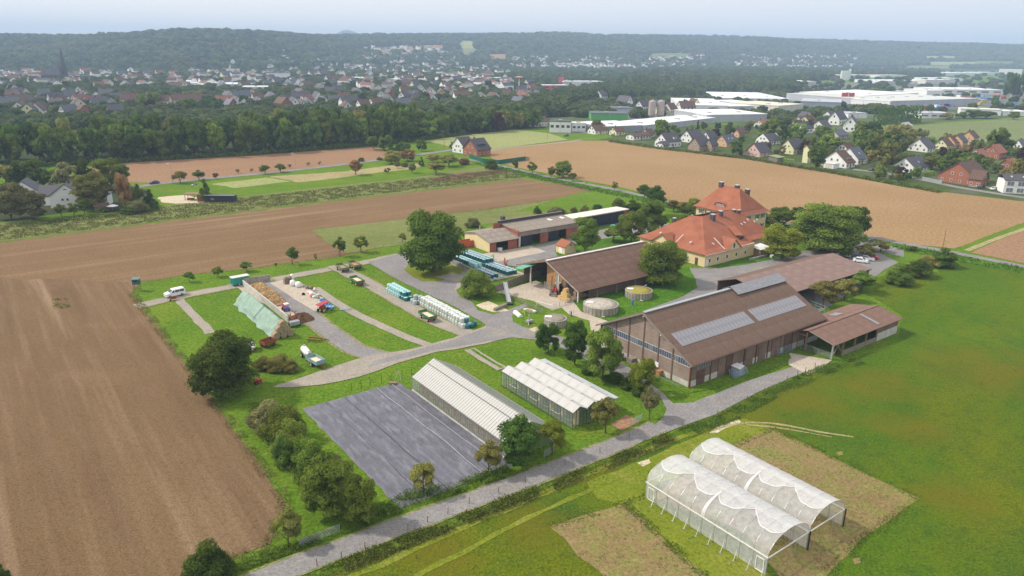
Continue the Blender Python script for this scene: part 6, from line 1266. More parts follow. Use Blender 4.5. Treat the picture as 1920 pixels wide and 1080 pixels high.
gar=[(22,412,334,70,'tall',LG,'tall greyish birch at the far left of the garden','birch_tree'),(62,412,345,66,'tall',LG,'second greyish birch beside the white house','birch_tree'),(60,352,292,62,'wood',LD,'dark tree behind the white house, left of the others','tree'),(10,350,300,60,'wood',LO,'yellowing tree at the left edge behind the white house','tree'),(128,356,300,46,'wood',LG,'pale willow-like tree behind the white house','tree'),(162,352,296,34,'wood',LD,'small dark tree behind the pale willow-like one','tree'),(208,358,288,66,'tall',LM,'largest tree behind the white house, lit on top','tree'),(178,392,314,74,'tall',LO,'broad olive tree right of the white house','tree'),(236,392,320,30,'tall',LB,'bare-topped birch at the right end of the garden','birch_tree'),(262,388,342,40,'cone',LD,'dark conifer at the right end of the garden','conifer'),(282,386,352,28,'cone',LD,'last dark conifer of the garden','conifer'),(262,398,362,42,'bush',LG,'grey-leaved shrub before the conifers','shrub'),
(116,406,379,24,'apple',LM,'left ball-shaped tree on the garden lawn','tree'),(139,405,375,27,'apple',LM,'middle ball-shaped tree on the garden lawn','tree'),(159,402,371,27,'apple',LM,'right ball-shaped tree on the garden lawn','tree'),(195,398,384,18,'bush',LL,'light rounded shrub by the parasol','shrub'),(245,400,380,40,'bush',LD,'dark shrubs before the garden conifers','shrub'),(292,392,376,12,'cone',LD,'tiny column conifer at the garden end','conifer'),(100,350,312,50,'wood',LD,'dark tree directly behind the white house roof','tree'),(35,352,310,40,'wood',LD,'dark tree between the yellowing tree and the birches','tree')]
for r in gar: T(*r[:7],name=r[7],cat='tree' if r[7]!='shrub' else 'shrub')
def autolabel(L,what,mx=6):
    """L: (object, px, phrase). alike phrases are told apart by their order from the left"""
    from collections import defaultdict
    D=defaultdict(list)
    for o,px,ph in L: D[ph].append((px,o))
    W_=['leftmost','second from the left','third from the left','fourth from the left','fifth from the left','sixth from the left','seventh from the left','eighth from the left','ninth from the left','tenth from the left']
    for ph,q in D.items():
        q.sort(key=lambda e:e[0])
        for i,(px,o) in enumerate(q):
            n=len(q)
            if n==1: o['label']=ph; continue
            o['group']=ph
            if i<min(n,6) and not(i==n-1): o['label']=ph+', '+W_[i]
            elif n-1-i<mx: o['label']=ph+', '+('rightmost' if i==n-1 else W_[n-1-i].replace('left','right'))
            else: o['label']=ph+', number %d from the left'%(i+1)
# garden hedge (clipped pieces) left, hedges right
def hedge(lab,pts,h,w_,m,name='hedge',cat='hedge',n=None,ls=.25):
    V=[]; 
    for i in range(len(pts)-1):
        a,b_=pts[i],pts[i+1]; L_=(b_-a).length; d=(b_-a).normalized(); nn=Vector((-d.y,d.x,0)); k=int(L_*(h+w_)*(7 if n is None else n)); 
        P=[]; Nn=[]
        for q in range(k):
            t_=rng.random()*L_; s=rng.random()*(2*h+w_); hh=h*(1+.22*noise.noise(Vector((t_*.3,i,0))))
            if s<h: p=a+d*t_+nn*(w_/2)+Vector((0,0,s/h*hh)); no=nn
            elif s<h+w_: p=a+d*t_+nn*(s-h-w_/2)+Vector((0,0,hh)); no=Vector((0,0,1))
            else: p=a+d*t_-nn*(w_/2)+Vector((0,0,(s-h-w_)/h*hh)); no=-nn
            p=p+Vector((rng.gauss(0,.12),rng.gauss(0,.12),rng.gauss(0,.08))); P.append(p); Nn.append(no)
        P=np.array([tuple(p) for p in P]); Nn=np.array([tuple(x) for x in Nn])+unit(k)*.6; Nn/=np.linalg.norm(Nn,axis=1)[:,None]; V.append(leafquads(P,Nn,ls))
    return tag(obj(name,npmesh(name,np.concatenate(V),4,m)),lab,cat)
hedge('low clipped dark hedge along the front of the garden lawn',gp((30,425),(95,418),(170,410),(250,402),(300,395)),1.1,1.2,LD,ls=.3)
hedge('clipped dark hedge in front of the manor garden',gp((1262,420),(1300,410)),2.4,1.5,LD,ls=.3)
hedge('tall clipped dark hedge row behind the crop field',gp((1640,234),(1680,233),(1722,229)),15,5,LD,n=1.4,ls=1.2)
hedge('low bright hedge behind the pink gabled house',gp((1462,302),(1488,306)),2,2,LL,ls=.4)
hedge('bright clipped hedge left of the large brick house',gp((1722,332),(1750,328)),2.2,2,LL,ls=.4)
hedge('dark green hedge across the village gardens',gp((1690,298),(1720,296),(1762,292)),2.5,2,LM,ls=.4)
# ================================================================ THE DARK WOOD (every tree its own)
wl=[]
import itertools
line=[(-60,322),(60,313),(150,308),(240,304),(360,297),(480,290),(600,281),(700,272),(745,268),(800,262),(870,252),(960,244),(1025,240)]
def woodtrees(rows,depth0,sp):
    for r in range(rows):
        for i in range(len(line)-1):
            a,b_=G(*line[i]),G(*line[i+1]); L_=(b_-a).length; k=max(1,int(L_/sp))
            for q in range(k):
                p=a.lerp(b_,(q+rng.uniform(.1,.9))/k); d=(b_-a).normalized(); nn=Vector((-d.y,d.x,0)); p=p+nn*(depth0+r*sp*.95+rng.uniform(-2,2)); yield r,p
for r,p in woodtrees(5,3,9.0):
    px,py=proj(p)
    if px<-90: continue
    h=rng.uniform(15,20)*(1+.06*r) * (.8 if px>780 else 1); w_=rng.uniform(10.5,14.5)
    m=rng.choices((LD,LM,LO,LB),(66,24,9,1))[0]
    o=tree('woodland_tree',None,'tree',Vector((p.x,p.y,-.1)),h,w_,'wood',m)
    wl.append((o,px,('front-row' if r==0 else 'second-row' if r==1 else 'back-row')+' tree of the dark wood, '+('left part' if px<480 else 'middle part' if px<745 else 'part by the hay meadow')))
for p,hh,ww in ((G(735,300)+Vector((0,12,0)),8,9),(G(760,290),8,8),(G(790,283),7,8),(G(700,281),9,10),(G(722,283),10,10)):
    wl.append((tree('woodland_tree',None,'tree',p,hh,ww,'wood',LD),proj(p)[0],'low bushy tree at the tapering end of the dark wood'))
pp=G(933,247); wl.append((tree('copper_beech',None,'tree',pp,15,15,'wood',LP),933,'purple-leaved tree standing in the wood edge behind the hay meadow'))
D=wl; 
autolabel([q for q in wl if not q[2].startswith(('back','second'))],'tree')
for o,px,ph in wl:
    if ph.startswith(('back','second')): o['label']=ph; o['group']=ph
# shrubs of the wood's foot
# ================================================================ HOUSES OF THE VILLAGE ON THE RIGHT
WM=MB().box(-.5,-.04,-.6,.5,0,.6).mesh('pane',GLASS)
def house(px,py,L_,Wd_,he,hr,wall,roof,ridge,label,drz=0,chim=1,skyl=0,wins=True,hip=0,name='house',win_w=WHITE,group=None,scale=1):
    t=thing(name,label,'house',G(px,py),RF+drz,group)
    gable(t,L_,Wd_,he,hr,wall,roof,ridge,.5,.25,0,hip)
    wf=win_w if wall not in (WHITE,) else GREYM
    def W2(c,axis,w_=1.1,h_=1.3): win(t,c,w_,h_,axis,GLASS,wf,.12,-.06)
    if wins:
        n=max(2,int(L_/3)); 
        for i in range(n): W2(((i+.5)*L_/n,0,1.5),'y')
        if he>4.5: 
            for i in range(n): W2(((i+.5)*L_/n,0,4.2),'y')
        n=max(2,int(Wd_/3.6))
        for i in range(n): W2((0,(i+.5)*Wd_/n,1.5),'x')
        if ridge=='x': 
            for q in (.38,.62): W2((0,Wd_*q,he+.9 if he<4.5 else he-.9),'x')
        else:
            for q in (.38,.62): W2((L_*q,0,he+1.0),'y')
        MB().box(L_*.42,-.08,.05,L_*.42+1,0,2.15).build('door',RUST,t)
    for c_ in range(chim):
        x,y=(L_*(.35+.3*c_),Wd_*.5+.5) if ridge=='x' else (L_*.5+.5,Wd_*.4); MB().box(x-.35,y-.35,hr-1.2,x+.35,y+.35,hr+1.0).build('chimney',ROOFD,t)
    for k in range(skyl):
        if ridge=='x': s=math.atan2(hr-he,Wd_/2); o=MB().box(-.4,-.6,0,.4,.6,.08).build('skylight',ZINC,t,(L_*(k+1)/(skyl+1),Wd_*.22,he+(hr-he)*.44+.2)); o.rotation_euler=(s,0,0)
    return t
def dormer(t,x,y,z,w_=2.6,d=3,h_=1.5,wall=WHITE,axis='y'):
    MB().box(x-w_/2,y,z,x+w_/2,y+d,z+h_).build('dormer',wall,t); MB().slab([(x-w_/2-.2,y-.3,z+h_+.12),(x+w_/2+.2,y-.3,z+h_+.12),(x+w_/2+.2,y+d,z+h_+.2),(x-w_/2-.2,y+d,z+h_+.2)],.12).build('dormer_roof',SLATE,t); win(t,(x,y,z+.75),w_*.6,.9,'y',GLASS,GREYM,.1,-.05,2)
BRICK=pm((.34,.13,.08),.9,.2,1.5,.2); OCHRE=pm((.62,.38,.22),.9,.1,.8); PINK=pm((.66,.45,.40),.9,.08,.8); YEL=pm((.72,.68,.42),.9,.06,.8); BROWNW=pm((.33,.24,.18),.9,.15,1)
h1=house(1250,277,14,11,4.0,9.0,WHITE,SLATE,'x','white gabled dormer house at the left end of the tan field edge'); dormer(h1,9,1.0,5.0)
house(1243,279,6,6,2.6,4.6,WHITE,SLATE,'x','low white annex in front of the leftmost dark-roofed white house',chim=0)
house(1296,268,13,10,3.8,8.4,WHITE,SLATE,'x','white gabled house behind the brown brick house')
h3=house(1311,284,11,9.5,3.8,8.6,BROWNW,SLATE,'x','brown brick house with two white windows in its gable'); 
house(1334,284,6,6,4.2,7.8,BROWNW,SLATE,'x','grey stone-fronted wing beside the brown brick house',chim=0)
house(1362,276,12,9.5,3.2,7.8,OCHRE,SLATEB,'x','ochre gabled house with a blue-grey roof',skyl=2)
house(1441,272,15,11,3.0,7.2,WHITE,SLATE,'x','white house with a hipped dark roof behind the pink one',hip=2)
house(1424,295,11,10.5,3.2,8.2,PINK,SLATE,'x','pink gabled house with a dark roof by the tan field')
house(1487,290,12,10,4.0,9.2,YEL,SLATE,'x','pale yellow gabled house right of the pink one')
t=thing('transformer_tower','narrow cream transformer tower with a small roof at the field edge','tower',G(1513,306),RF); gable(t,3.2,3.4,8.6,10.2,YEL,ROOFD,'x',.3,.15); MB().box(1,-.05,.05,2.1,0,2.1).build('door',GREYM,t); win(t,(1.6,0,7),.6,.6,'y',GLASS,GREYM,.08,-.05)
t=thing('garden_shed','low garden shed with a mossy greenish roof beside the pink house','shed',G(1457,304),RF); MB().box(0,0,0,7,6,2.5).build('wall',WGREY,t); MB().slab([(-.4,-.4,2.6),(7.4,-.4,2.6),(7.4,6.4,3.3),(-.4,6.4,3.3)],.15).build('roof',pm((.24,.28,.14),.9,.15,1),t)
h8=house(1586,316,9,15,3.2,9.0,WHITE,ROOFD,'x','large white gabled house with a brown roof by the tan field',skyl=0); dormer(h8,5,2.0,3.8,3.4,3,1.6)
house(1608,309,10,13,3.4,9.2,WHITE,SLATEB,'x','white house with a blue-grey roof adjoining the large brown-roofed one',skyl=1)
t=thing('garage','flat white garage before the large white gabled house','garage',G(1562,317),RF); MB().box(0,0,0,6,6,2.6).build('wall',WHITE,t); MB().slab([(-.2,-.2,2.8),(6.2,-.2,2.8),(6.2,6.2,2.8),(-.2,6.2,2.8)],.2).build('roof',OFFW,t); MB().box(-.05,1,.1,0,5,2.2).build('garage_door',OFFW,t)
house(1714,325,17,12,3.0,7.8,WHITE,SLATE,'x','white bungalow with a wide dark roof left of the large brick house',skyl=1)
h10=house(1824,349,17,17,4.2,10.6,BRICK,ROOFD,'x','large red-brick house with a broad brown roof at the right'); house(1838,352,7,6,4.2,7.8,BRICK,ROOFD,'y','brick cross-wing with its own gable on the large brick house',chim=0)
t=thing('modern_house','white modern house with big glass windows at the right edge','house',G(1880,362),RF-.9)
MB().box(0,0,0,16,10,6.2).build('wall',WHITE,t); MB().slab([(-.4,-.4,6.3),(16.4,-.4,6.3),(16.4,5,8.6),(-.4,5,8.6)],.25).build('roof',SLATE,t); MB().slab([(-.4,5,8.6),(16.4,5,8.6),(16.4,10.4,6.3),(-.4,10.4,6.3)],.25).build('roof',SLATE,t)
for x in (2.5,7,11.5):
    for z in (1.6,4.6): win(t,(x,0,z),3,2.2,'y',GLASSL,TRIM,.12,-.06,2)
for x in (3,8,13): o=MB().box(-.4,-.6,0,.4,.6,.08).build('skylight',ZINC,t,(x,2.2,7.65)); o.rotation_euler=(.43,0,0)
hs=[(1738,286,11,13,3,8.4,WHITE,SLATE,'white gabled house with a black roof beside the copper-coloured bush'),(1774,281,9,8,3.2,7,YEL,ROOFD,'cream house with a reddish-brown roof right of the black-roofed gable'),(1788,279,9,9,4.6,8.4,OCHRE,ROOFD,'ochre house with a brown roof behind the cream one'),(1803,279,8,9,5,9,OCHRE,SLATE,'tall ochre house with a slate roof in the upper terrace'),(1824,272,10,9,5.4,9.6,OCHRE,ROOFD,'last ochre house of the upper terrace'),
(1872,299,12,11,4,8.4,BRICK,ROOFR,'brick house with a red roof and solar panel'),(1840,303,10,9,3,6.8,WHITE,ROOFR,'white house with a red roof adjoining the brick one'),(1918,288,13,9,3.6,8.6,WHITE,SLATEB,'white house with a steep blue-black roof at the right edge'),
(1640,255,14,10,3,6.4,WHITE,SLATEB,'grey bungalow with a slate roof at the crop field corner'),(1655,276,14,10,2.8,6.6,OCHRE,SLATEB,'ochre bungalow with a bluish roof among the garden trees'),(1505,237,13,11,3.6,8,OFFW,ROOFD,'brown-roofed house below the white halls'),(1545,247,12,12,3.6,8.8,WHITE,SLATE,'house with a very dark roof sloping to the right'),(1560,229,14,12,4.2,9.8,WHITE,SLATE,'white house with a tall dark roof near the blue hall'),(1572,262,15,11,3,7,OFFW,SLATEB,'grey-roofed long house above the large white one'),(1330,266,9,8,3,7,WHITE,SLATE,'small white house behind the brown brick one'),(1385,258,8,8,3.6,7,OCHRE,ROOFD,'small ochre house beneath the tall dark tree'),(1900,326,11,10,3,7.5,BRICK,ROOFR,'brick house half hidden left of the modern house'),
(1155,254,9,8,3,6,YEL,ROOFD,'tiny cream house at the start of the tan field'),(1116,252,13,9,3,6.6,WHITE,ROOFD,'white house with a hipped brown roof beside the white cube office'),(1188,263,18,8,2.8,4.6,WHITE,ROOFD,'long low white house at the tan field edge'),(1215,258,7,7,3,6,WHITE,ROOFD,'small white house left of the dormer house'),(1002,238,13,9,4.6,8.2,OFFW,ROOFD,'pale house with a brown roof beside the hay meadow'),(988,236,8,8,3,6.6,YEL,ROOFD,'small cream house left of the pale brown-roofed one'),(1430,239,9,9,3,6,OFFW,ROOFR,'small house with a red roof beside the tall dark tree'),(1700,244,13,9,3.4,6,WHITE,GREYM,'white low workshop hall before the white factory'),
(1590,290,10,9,3,6.5,WHITE,ROOFD,'brown-roofed house above the blue-grey roof'),(1240,214,14,12,4,8,YEL,ROOFD,'cream house by the twin silos')]
for (px,py,a,b_,c_,d_,w1,r1,lb) in hs: house(px,py,a,b_,c_,d_,w1,r1,'x',lb,rng.uniform(-.12,.12),skyl=0,chim=1)
# brick house in the meadow, white house on the left
hb=house(895,294,11,13,4.2,10.0,BRICK,SLATE,'x','lone brick house with solar panels between the orchard and the tan field',.15); MB().bar((2,3.2,6.9),(9,3.2,6.9),3.4,.1).build('solar_panel',NAVY,hb); house(868,288,9,10,5,9.5,WHITE,SLATE,'x','white rear half of the lone brick house',.15,chim=0)
hw=house(96,391,12,10,5.0,9.6,WHITE,SLATEB,'y','white gabled house among trees at the left edge',-.42,wins=False); win(hw,(4.6,0,3.4),.8,.9,'y',GLASS,GREYM,.08,-.05); win(hw,(6.4,0,3.4),.8,.9,'y',GLASS,GREYM,.08,-.05); win(hw,(6,0,7.4),1.2,.4,'y',GLASS,GREYM,.08,-.05); MB().box(12,2,0,20,9,4.2).build('annex_wall',WHITE,hw); MB().slab([(11.8,1.6,4.5),(20.4,1.6,4.5),(20.4,9.4,4.5),(11.8,9.4,4.5)],.3).build('annex_roof',SLATEB,hw); 
house(76,386,9,8,4.4,7.6,WHITE,SLATE,'x','lower white wing left of the white gabled house',-.42,chim=1); house(18,385,11,9,5,9.5,WHITE,SLATE,'y','white gable showing between the birches at the left edge',-.3,chim=0)
t=thing('garden_shed','dark brown garden shed beside the ball-shaped trees','shed',G(178,398),.3); gable(t,4.5,3.5,2.2,3.2,WOOD,ROOFD,'x',.3,.12)
t=thing('parasol','white garden parasol on the lawn right of the shed','parasol',G(212,396),0); MB().cyl((0,0,0),(0,0,2.3),.05,.05,6).build('pole',GALV,t); MB().lathe([(2.2,2.1),(1.1,2.45),(.05,2.75)],8).build('canopy',VW,t)
# stable on the paddock
t=thing('stable','long black stable with a low flat roof on the paddock','stable',G(384,379),RF-.62+.0); MB().box(0,0,0,12,4,2.7).build('wall',NAVY,t); MB().slab([(-.3,-.3,2.9),(12.3,-.3,2.9),(12.3,4.3,2.6),(-.3,4.3,2.6)],.15).build('roof',WGREY,t); MB().box(2.5,-.05,.9,4,0,1.7).build('window',GLASSL,t)
for x in (6,9): MB().box(x,-.05,.1,x+1.3,0,2.2).build('door',DARK,t)
t=thing('hay_shelter','open wooden shelter with a flat roof left of the black stable','shelter',G(347,376),RF-.62); 
for x in (0,4):
    for y in (0,3): MB().box(x,y,0,x+.18,y+.18,2.6).build('post',WOOD,t)
MB().slab([(-.4,-.4,2.75),(7,-.4,2.75),(7,3.6,2.95),(-.4,3.6,2.95)],.14).build('roof',WOOD,t); MB().box(.6,.6,0,3,2,.8).build('trough',RUST,t)
t=thing('stable','small reddish-brown shed joined to the black stable','shed',G(371,377),RF-.62); MB().box(0,0,0,4,3.5,2.4).build('wall',RUST,t); MB().slab([(-.2,-.2,2.55),(4.2,-.2,2.55),(4.2,3.7,2.7),(-.2,3.7,2.7)],.12).build('roof',ROOFD,t)
car(G(281,346,.07),rad(40),cp((.02,.025,.06)),'dark car driving at the left end of the country road')
car(G(752,297,.07),rad(40),cp((.5,.5,.52)),'silver car parked under the orchard trees')
for px,py,c,lb in ((1633,321,(.03,.04,.06),'dark car on the village street behind the large white house'),(1838,354,(.04,.04,.05),'dark car before the large brick house'),(1862,357,(.6,.6,.6),'pale car right of the large brick house'),(1146,255,(.3,.3,.33),'grey car beside the white cube office'),(1040,246,(.5,.5,.52),'silver car left of the white cube office'),(1060,256,(.03,.03,.04),'black car on the meadow track')): car(G(px,py,.07),RF+rng.uniform(-.2,.2),cp(c),lb)
# ================================================================ HALLS AND FACTORIES
def hall(x0,x1,py,top,dep,wall,roof,label,py1=None,name='industrial_hall',cat='hall',strips=0,wm=GLASS,parapet=.5):
    a=G(x0,py); b_=G(x1,py if py1 is None else py1); e=b_-a; L_=e.length; rz=math.atan2(e.y,e.x); h_=height(x0,top,a)
    t=thing(name,label,cat,a,rz); MB().box(0,0,0,L_,dep,h_).build('wall',wall,t); MB().box(-.3,-.3,h_,L_+.3,dep+.3,h_+parapet).build('roof',roof,t)
    n=max(2,int(L_/12))
    for i in range(1,n): MB().box(L_*i/n-.1,-.12,0,L_*i/n+.1,0,h_).build('wall_seam',GREYM,t)
    for i in range(strips):
        MB().box(L_*(i+.2)/strips,-.1,h_*.45,L_*(i+.8)/strips,0,h_*.7).build('window',wm,t)
    for i in range(max(1,int(L_/25))): MB().box(L_*(i+.4)/max(1,int(L_/25)),dep*.3,h_+parapet,L_*(i+.4)/max(1,int(L_/25))+3,dep*.3+4,h_+parapet+.8).build('roof_light',GREYM,t)
    return t
WR=pm((.72,.73,.74),.6,.06,.1); HG=pm((.42,.44,.48),.6,.08,.1); HB=pm((.26,.30,.36),.6,.08,.1); HGR=pm((.10,.36,.10),.7,.06,.2)
hall(1030,1070,248,228,12,WHITE,SLATE,'white cube office with dark windows and solar roof at the meadow end',249,strips=4); hall(1072,1098,247,232,14,WHITE,OFFW,'lower white annex with dark garage openings beside the white cube office',strips=3)
hall(1108,1177,226,213,26,HGR,SLATEB,'bright green hall with a slate-blue roof',227,strips=0); hall(1150,1190,217,204,30,HG,SLATEB,'blue-grey hall behind the bright green one')
hall(1128,1203,250,238,40,HB,WR,'wide flat hall with a white roof and dark blue front',247); hall(1205,1340,247,236,34,HG,WR,'long flat white-roofed hall behind the village houses',231)
hall(1277,1320,229,219,14,WHITE,OFFW,'white office block with small dark windows by the flat halls',strips=5); hall(1324,1437,230,216,60,HG,WR,'large blue-grey hall with a white roof edge',228)
hall(1274,1364,209,197,120,WR,WR,'biggest pale factory hall, left of the large white complex',211); hall(1366,1412,210,200,110,HG,WR,'grey-fronted factory section right of the biggest pale hall',209,strips=0); hall(1418,1457,206,197,80,HG,WR,'factory section with a dark window band',205,strips=2); hall(1459,1505,212,199,60,OFFW,pm((.62,.60,.48),.8,.06,.1),'cream-roofed square hall at the right of the factory',208)
hall(1350,1480,190,184,150,WR,WR,'far white factory hall behind the pale ones',192,strips=8)
hall(1500,1575,205,190,60,HB,HG,'dark blue-grey hall before the long panelled one',208,strips=0)
t=hall(1497,1618,186,173,150,WHITE,WR,'long white hall with coloured panels along its side',194,strips=0)
for i,c in enumerate((DARK,SLATEB,WHITE,pm((.1,.45,.6),.5,.05,1),SLATEB,WHITE,DARK,RED,RUST,WHITE,DARK,SLATE)): 
    MB().box(4+i*7.5,-.3,3,9+i*7.5,0,9).build('coloured_panel',c,t)
t=thing('sign_block','square red sign above a dark one on the white factory corner','sign',G(1577,195),.15); MB().box(0,0,7,17,2,14).build('red_panel',pm((.40,.06,.05),.6,.08,.3),t); MB().box(0,0,0,17,2,6.6).build('dark_panel',DARK,t); MB().box(8,-.1,0,9,0,14).build('divider',OFFW,t)
hall(1594,1667,199,186,170,WHITE,WR,'wide white factory wall right of the red sign',204); hall(1669,1832,204,190,160,HG,pm((.55,.56,.52),.7,.06,.1),'longest grey hall with a pale flat roof behind the hedge row',198)
hall(1736,1765,184,170,50,WHITE,WHITE,'white office tower block behind the longest grey hall'); hall(1766,1880,177,168,80,WR,WR,'white hall row behind the lorry yard',178,strips=5)
hall(1700,1736,180,174,60,pm((.05,.45,.60),.5,.05,1),WR,'cyan-fronted hall among the white ones'); hall(1665,1700,178,171,50,HB,HG,'dark blue flat hall left of the cyan one')
hall(1750,1805,152,147,60,WR,WR,'pale hall in the middle distance'); hall(1873,1915,139,130,80,WHITE,WHITE,'tall white warehouse on the skyline side',140); hall(1765,1830,142,137,90,WR,WR,'far pale hall row'); hall(1835,1872,141,136,60,WR,WR,'small far hall left of the tall white warehouse'); hall(1650,1725,157,152,80,WR,WR,'far white hall left of the pale one'); hall(1735,1790,158,150,40,OFFW,WR,'beige block hall beyond the white ones'); hall(1480,1530,160,153,60,pm((.55,.48,.44),.8,.1,.2),WR,'old brick factory with a light roof'); hall(1560,1640,145,141,60,WR,pm((.55,.50,.48),.8,.1,.2),'long low factory with a reddish roof'); hall(1650,1700,146,141,50,WR,pm((.5,.45,.45),.8,.1,.2),'second low factory with a reddish roof')
hall(1727,1790,222,213,26,WHITE,HG,'white low hall with a blue-grey roof behind the crop field',222,strips=4); hall(1800,1876,214,204,22,WHITE,pm((.62,.62,.56),.8,.06,.2),'long white hall with a cream roof behind the crop field',217); hall(1590,1625,222,213,20,WHITE,HG,'white hall among the gardens left of the hedge row'); hall(1880,1930,217,209,25,WHITE,WR,'white hall cut by the right edge',218)
t=thing('grain_silo','white silo block with four round cells','silo',G(1577,150),0)
for k in range(4): MB().cyl((k*5,0,0),(k*5,0,22),2.8,2.8,12).build('silo_cell',WHITE,t)
MB().box(18,-2,0,21,2,26).build('lift_tower',WHITE,t)
for k,x in enumerate((1216,1232)):
    t=thing('silo',('left' if k==0 else 'right')+' twin grey-brown silo on legs near the green hall','silo',G(x+5,228),0)
    SB=pm((.36,.30,.27),.9,.2,.3); MB().cyl((0,0,6),(0,0,18),3.4,3.4,16).build('silo_shell',SB,t); MB().cyl((0,0,6),(0,0,3),3.4,1,16).build('hopper',SB,t)
    for a in range(4): MB().bar((2.6*math.cos(a*1.57+.7),2.6*math.sin(a*1.57+.7),0),(2.6*math.cos(a*1.57+.7),2.6*math.sin(a*1.57+.7),7),.3).build('leg',GALV,t)
    MB().lathe([(3.4,18.02),(3.3,18.2),(.4,19.6)],16).build('cap',SB,t); MB().bar((2.6,-2.6,0),(2.6,-2.6,20),.25).build('ladder_rail',GALV,t)
# lorries and containers on the yard
ct=MB().box(0,0,.6,7,2.5,3.3); boxm={}
CC=[(RED,'red'),(BLUE,'blue'),(pm((.02,.25,.55),.5,.1,1),'bright blue'),(ORANGE,'orange'),(WHITE,'white'),(pm((.5,.45,.05),.5,.1,1),'yellow'),(pm((.02,.05,.25),.5,.1,1),'dark blue')]
LL_=[]
for k in range(58):
    px=rng.uniform(1800,1918); py=rng.uniform(180,198); 
    if k>44: px=rng.uniform(1690,1800); py=rng.uniform(199,205)
    m,cn=CC[(k*5)%7]
    t=thing('shipping_container',None,'container',G(px,py),rng.choice((.2,1.7))); 
    if cn not in boxm: boxm[cn]=(MB().box(0,0,.1,7,2.5,2.7).mesh('container_body',m),MB().box(-.06,.1,.15,0,2.4,2.6).mesh('container_door',GREYM))
    obj('container_body',boxm[cn][0],t); obj('container_door',boxm[cn][1],t)
    t.scale=(1.3,1.3,1.3); LL_.append((t,px,cn+' container '+('in the crowded yard at the right edge' if k<=44 else 'along the front of the longest grey hall')))
autolabel(LL_,'container')
# ================================================================ TOWN
rg=np.random.RandomState(11)
def region(x0,y0,x1,y1,n): return [(rg.uniform(x0,x1),rg.uniform(y0,y1)) for _ in range(n)]
walls=[(WHITE,'white'),(OFFW,'grey-white'),(YEL,'cream'),(OCHRE,'ochre'),(BRICK,'brick')]; roofs=[(SLATE,'dark'),(ROOFD,'brown'),(SLATEB,'slate-blue'),(pm((.20,.085,.065),.85,.2,.8,.2),'red')]
HC={}
def townhouse(px,py,big=1.0):
    wi=rng.choices(range(5),(46,22,16,8,8))[0]; ri=rng.choices(range(4),(50,30,18,5))[0]; var=rng.randrange(3); key=(wi,ri,var)
    if key not in HC:
        L_=(11,14,10)[var]; Wd_=(10,10,9)[var]; he=(4,5.6,5.0)[var]; hr=he+(4.6,4.6,5)[var]; t=thing('town_house','x','house',(0,0,0),0)
        w=MB(); w.add([(0,0,0),(L_,0,0),(L_,Wd_,0),(0,Wd_,0),(0,0,he),(L_,0,he),(L_,Wd_,he),(0,Wd_,he),(0,Wd_/2,hr),(L_,Wd_/2,hr)],[(0,1,5,4),(2,3,7,6),(1,2,6,9,5),(3,0,4,8,7)]); w.build('wall',walls[wi][0],t)
        r=MB(); s=(hr-he)/(Wd_/2); z=he-.5*s; r.slab([(-.5,-.5,z+.15),(L_+.5,-.5,z+.15),(L_+.5,Wd_/2,hr+.15),(-.5,Wd_/2,hr+.15)],.3); r.slab([(L_+.5,Wd_+.5,z+.15),(-.5,Wd_+.5,z+.15),(-.5,Wd_/2,hr+.151),(L_+.5,Wd_/2,hr+.151)],.3); r.build('roof',roofs[ri][0],t); MB().box(L_*.3,Wd_*.45,hr-1,L_*.3+.8,Wd_*.45+.8,hr+1.1).build('chimney',ROOFD,t)
        wm_=MB().box(-.6,-.08,-.7,.6,0,.7).mesh('window',GLASS)
        for x in (.22,.5,.78): obj('window',wm_,t,(L_*x,0,1.8)); 
        if he>4.5:
            for x in (.22,.5,.78): obj('window',wm_,t,(L_*x,0,4.3))
        wx=MB().box(-.08,-.6,-.7,0,.6,.7).mesh('window',GLASS)
        for y in (.3,.7): obj('window',wx,t,(0,Wd_*y,1.8))
        obj('window',wx,t,(0,Wd_*.5,he+1.2)); HC[key]=t; o=t
    else: o=dup(HC[key])
    p=G(px,py); p.z=terr(p.x,p.y); o.location=p; o.rotation_euler=(0,0,rng.choice((RF,RF+.3,RF-.35,RF+math.pi/2,RF-math.pi/2,RF+1.2))+rng.uniform(-.2,.2)); big*=1.12; o.scale=(big*rng.uniform(.9,1.3),big,big*rng.uniform(.9,1.15))
    return o,walls[wi][1],roofs[ri][1]
spots=[]
for q in (region(0,184,230,208,16),region(400,182,640,204,22),region(0,168,60,218,20),region(60,178,210,222,26),region(400,186,640,206,24),region(640,180,1000,196,26),region(600,170,980,182,20),region(0,150,200,168,12),region(200,138,420,168,34),region(420,125,640,168,46),region(640,115,960,165,44),region(960,160,1150,190,16),region(1180,196,1290,215,8),region(640,196,760,212,6),region(1500,225,1620,262,6)): spots+=q
TL=[]; placed=[]
for (px,py) in spots:
    if any((px-a)**2+((py-b_)*2.2)**2<12**2*(py-60)/140 for a,b_ in placed): continue
    if (225<px<400 and 172<py<212) or (100<px<150 and 130<py<170): continue
    placed.append((px,py)); o,wn,rn=townhouse(px,py,1.0 if py>150 else 1.15)
    loc=('left edge of town' if px<70 else 'below the church spire' if px<210 else 'left town' if px<420 else 'behind the dark wood' if px<640 else 'middle of town' if px<1000 else 'near the factories')
    loc2='far back ' if py<160 else 'midway ' if py<180 else 'near side, '
    TL.append((o,px,'%s %s-roofed house, %s%s'%(wn,rn,loc2,loc)))
print('town houses',len(TL))
autolabel(TL,'house')
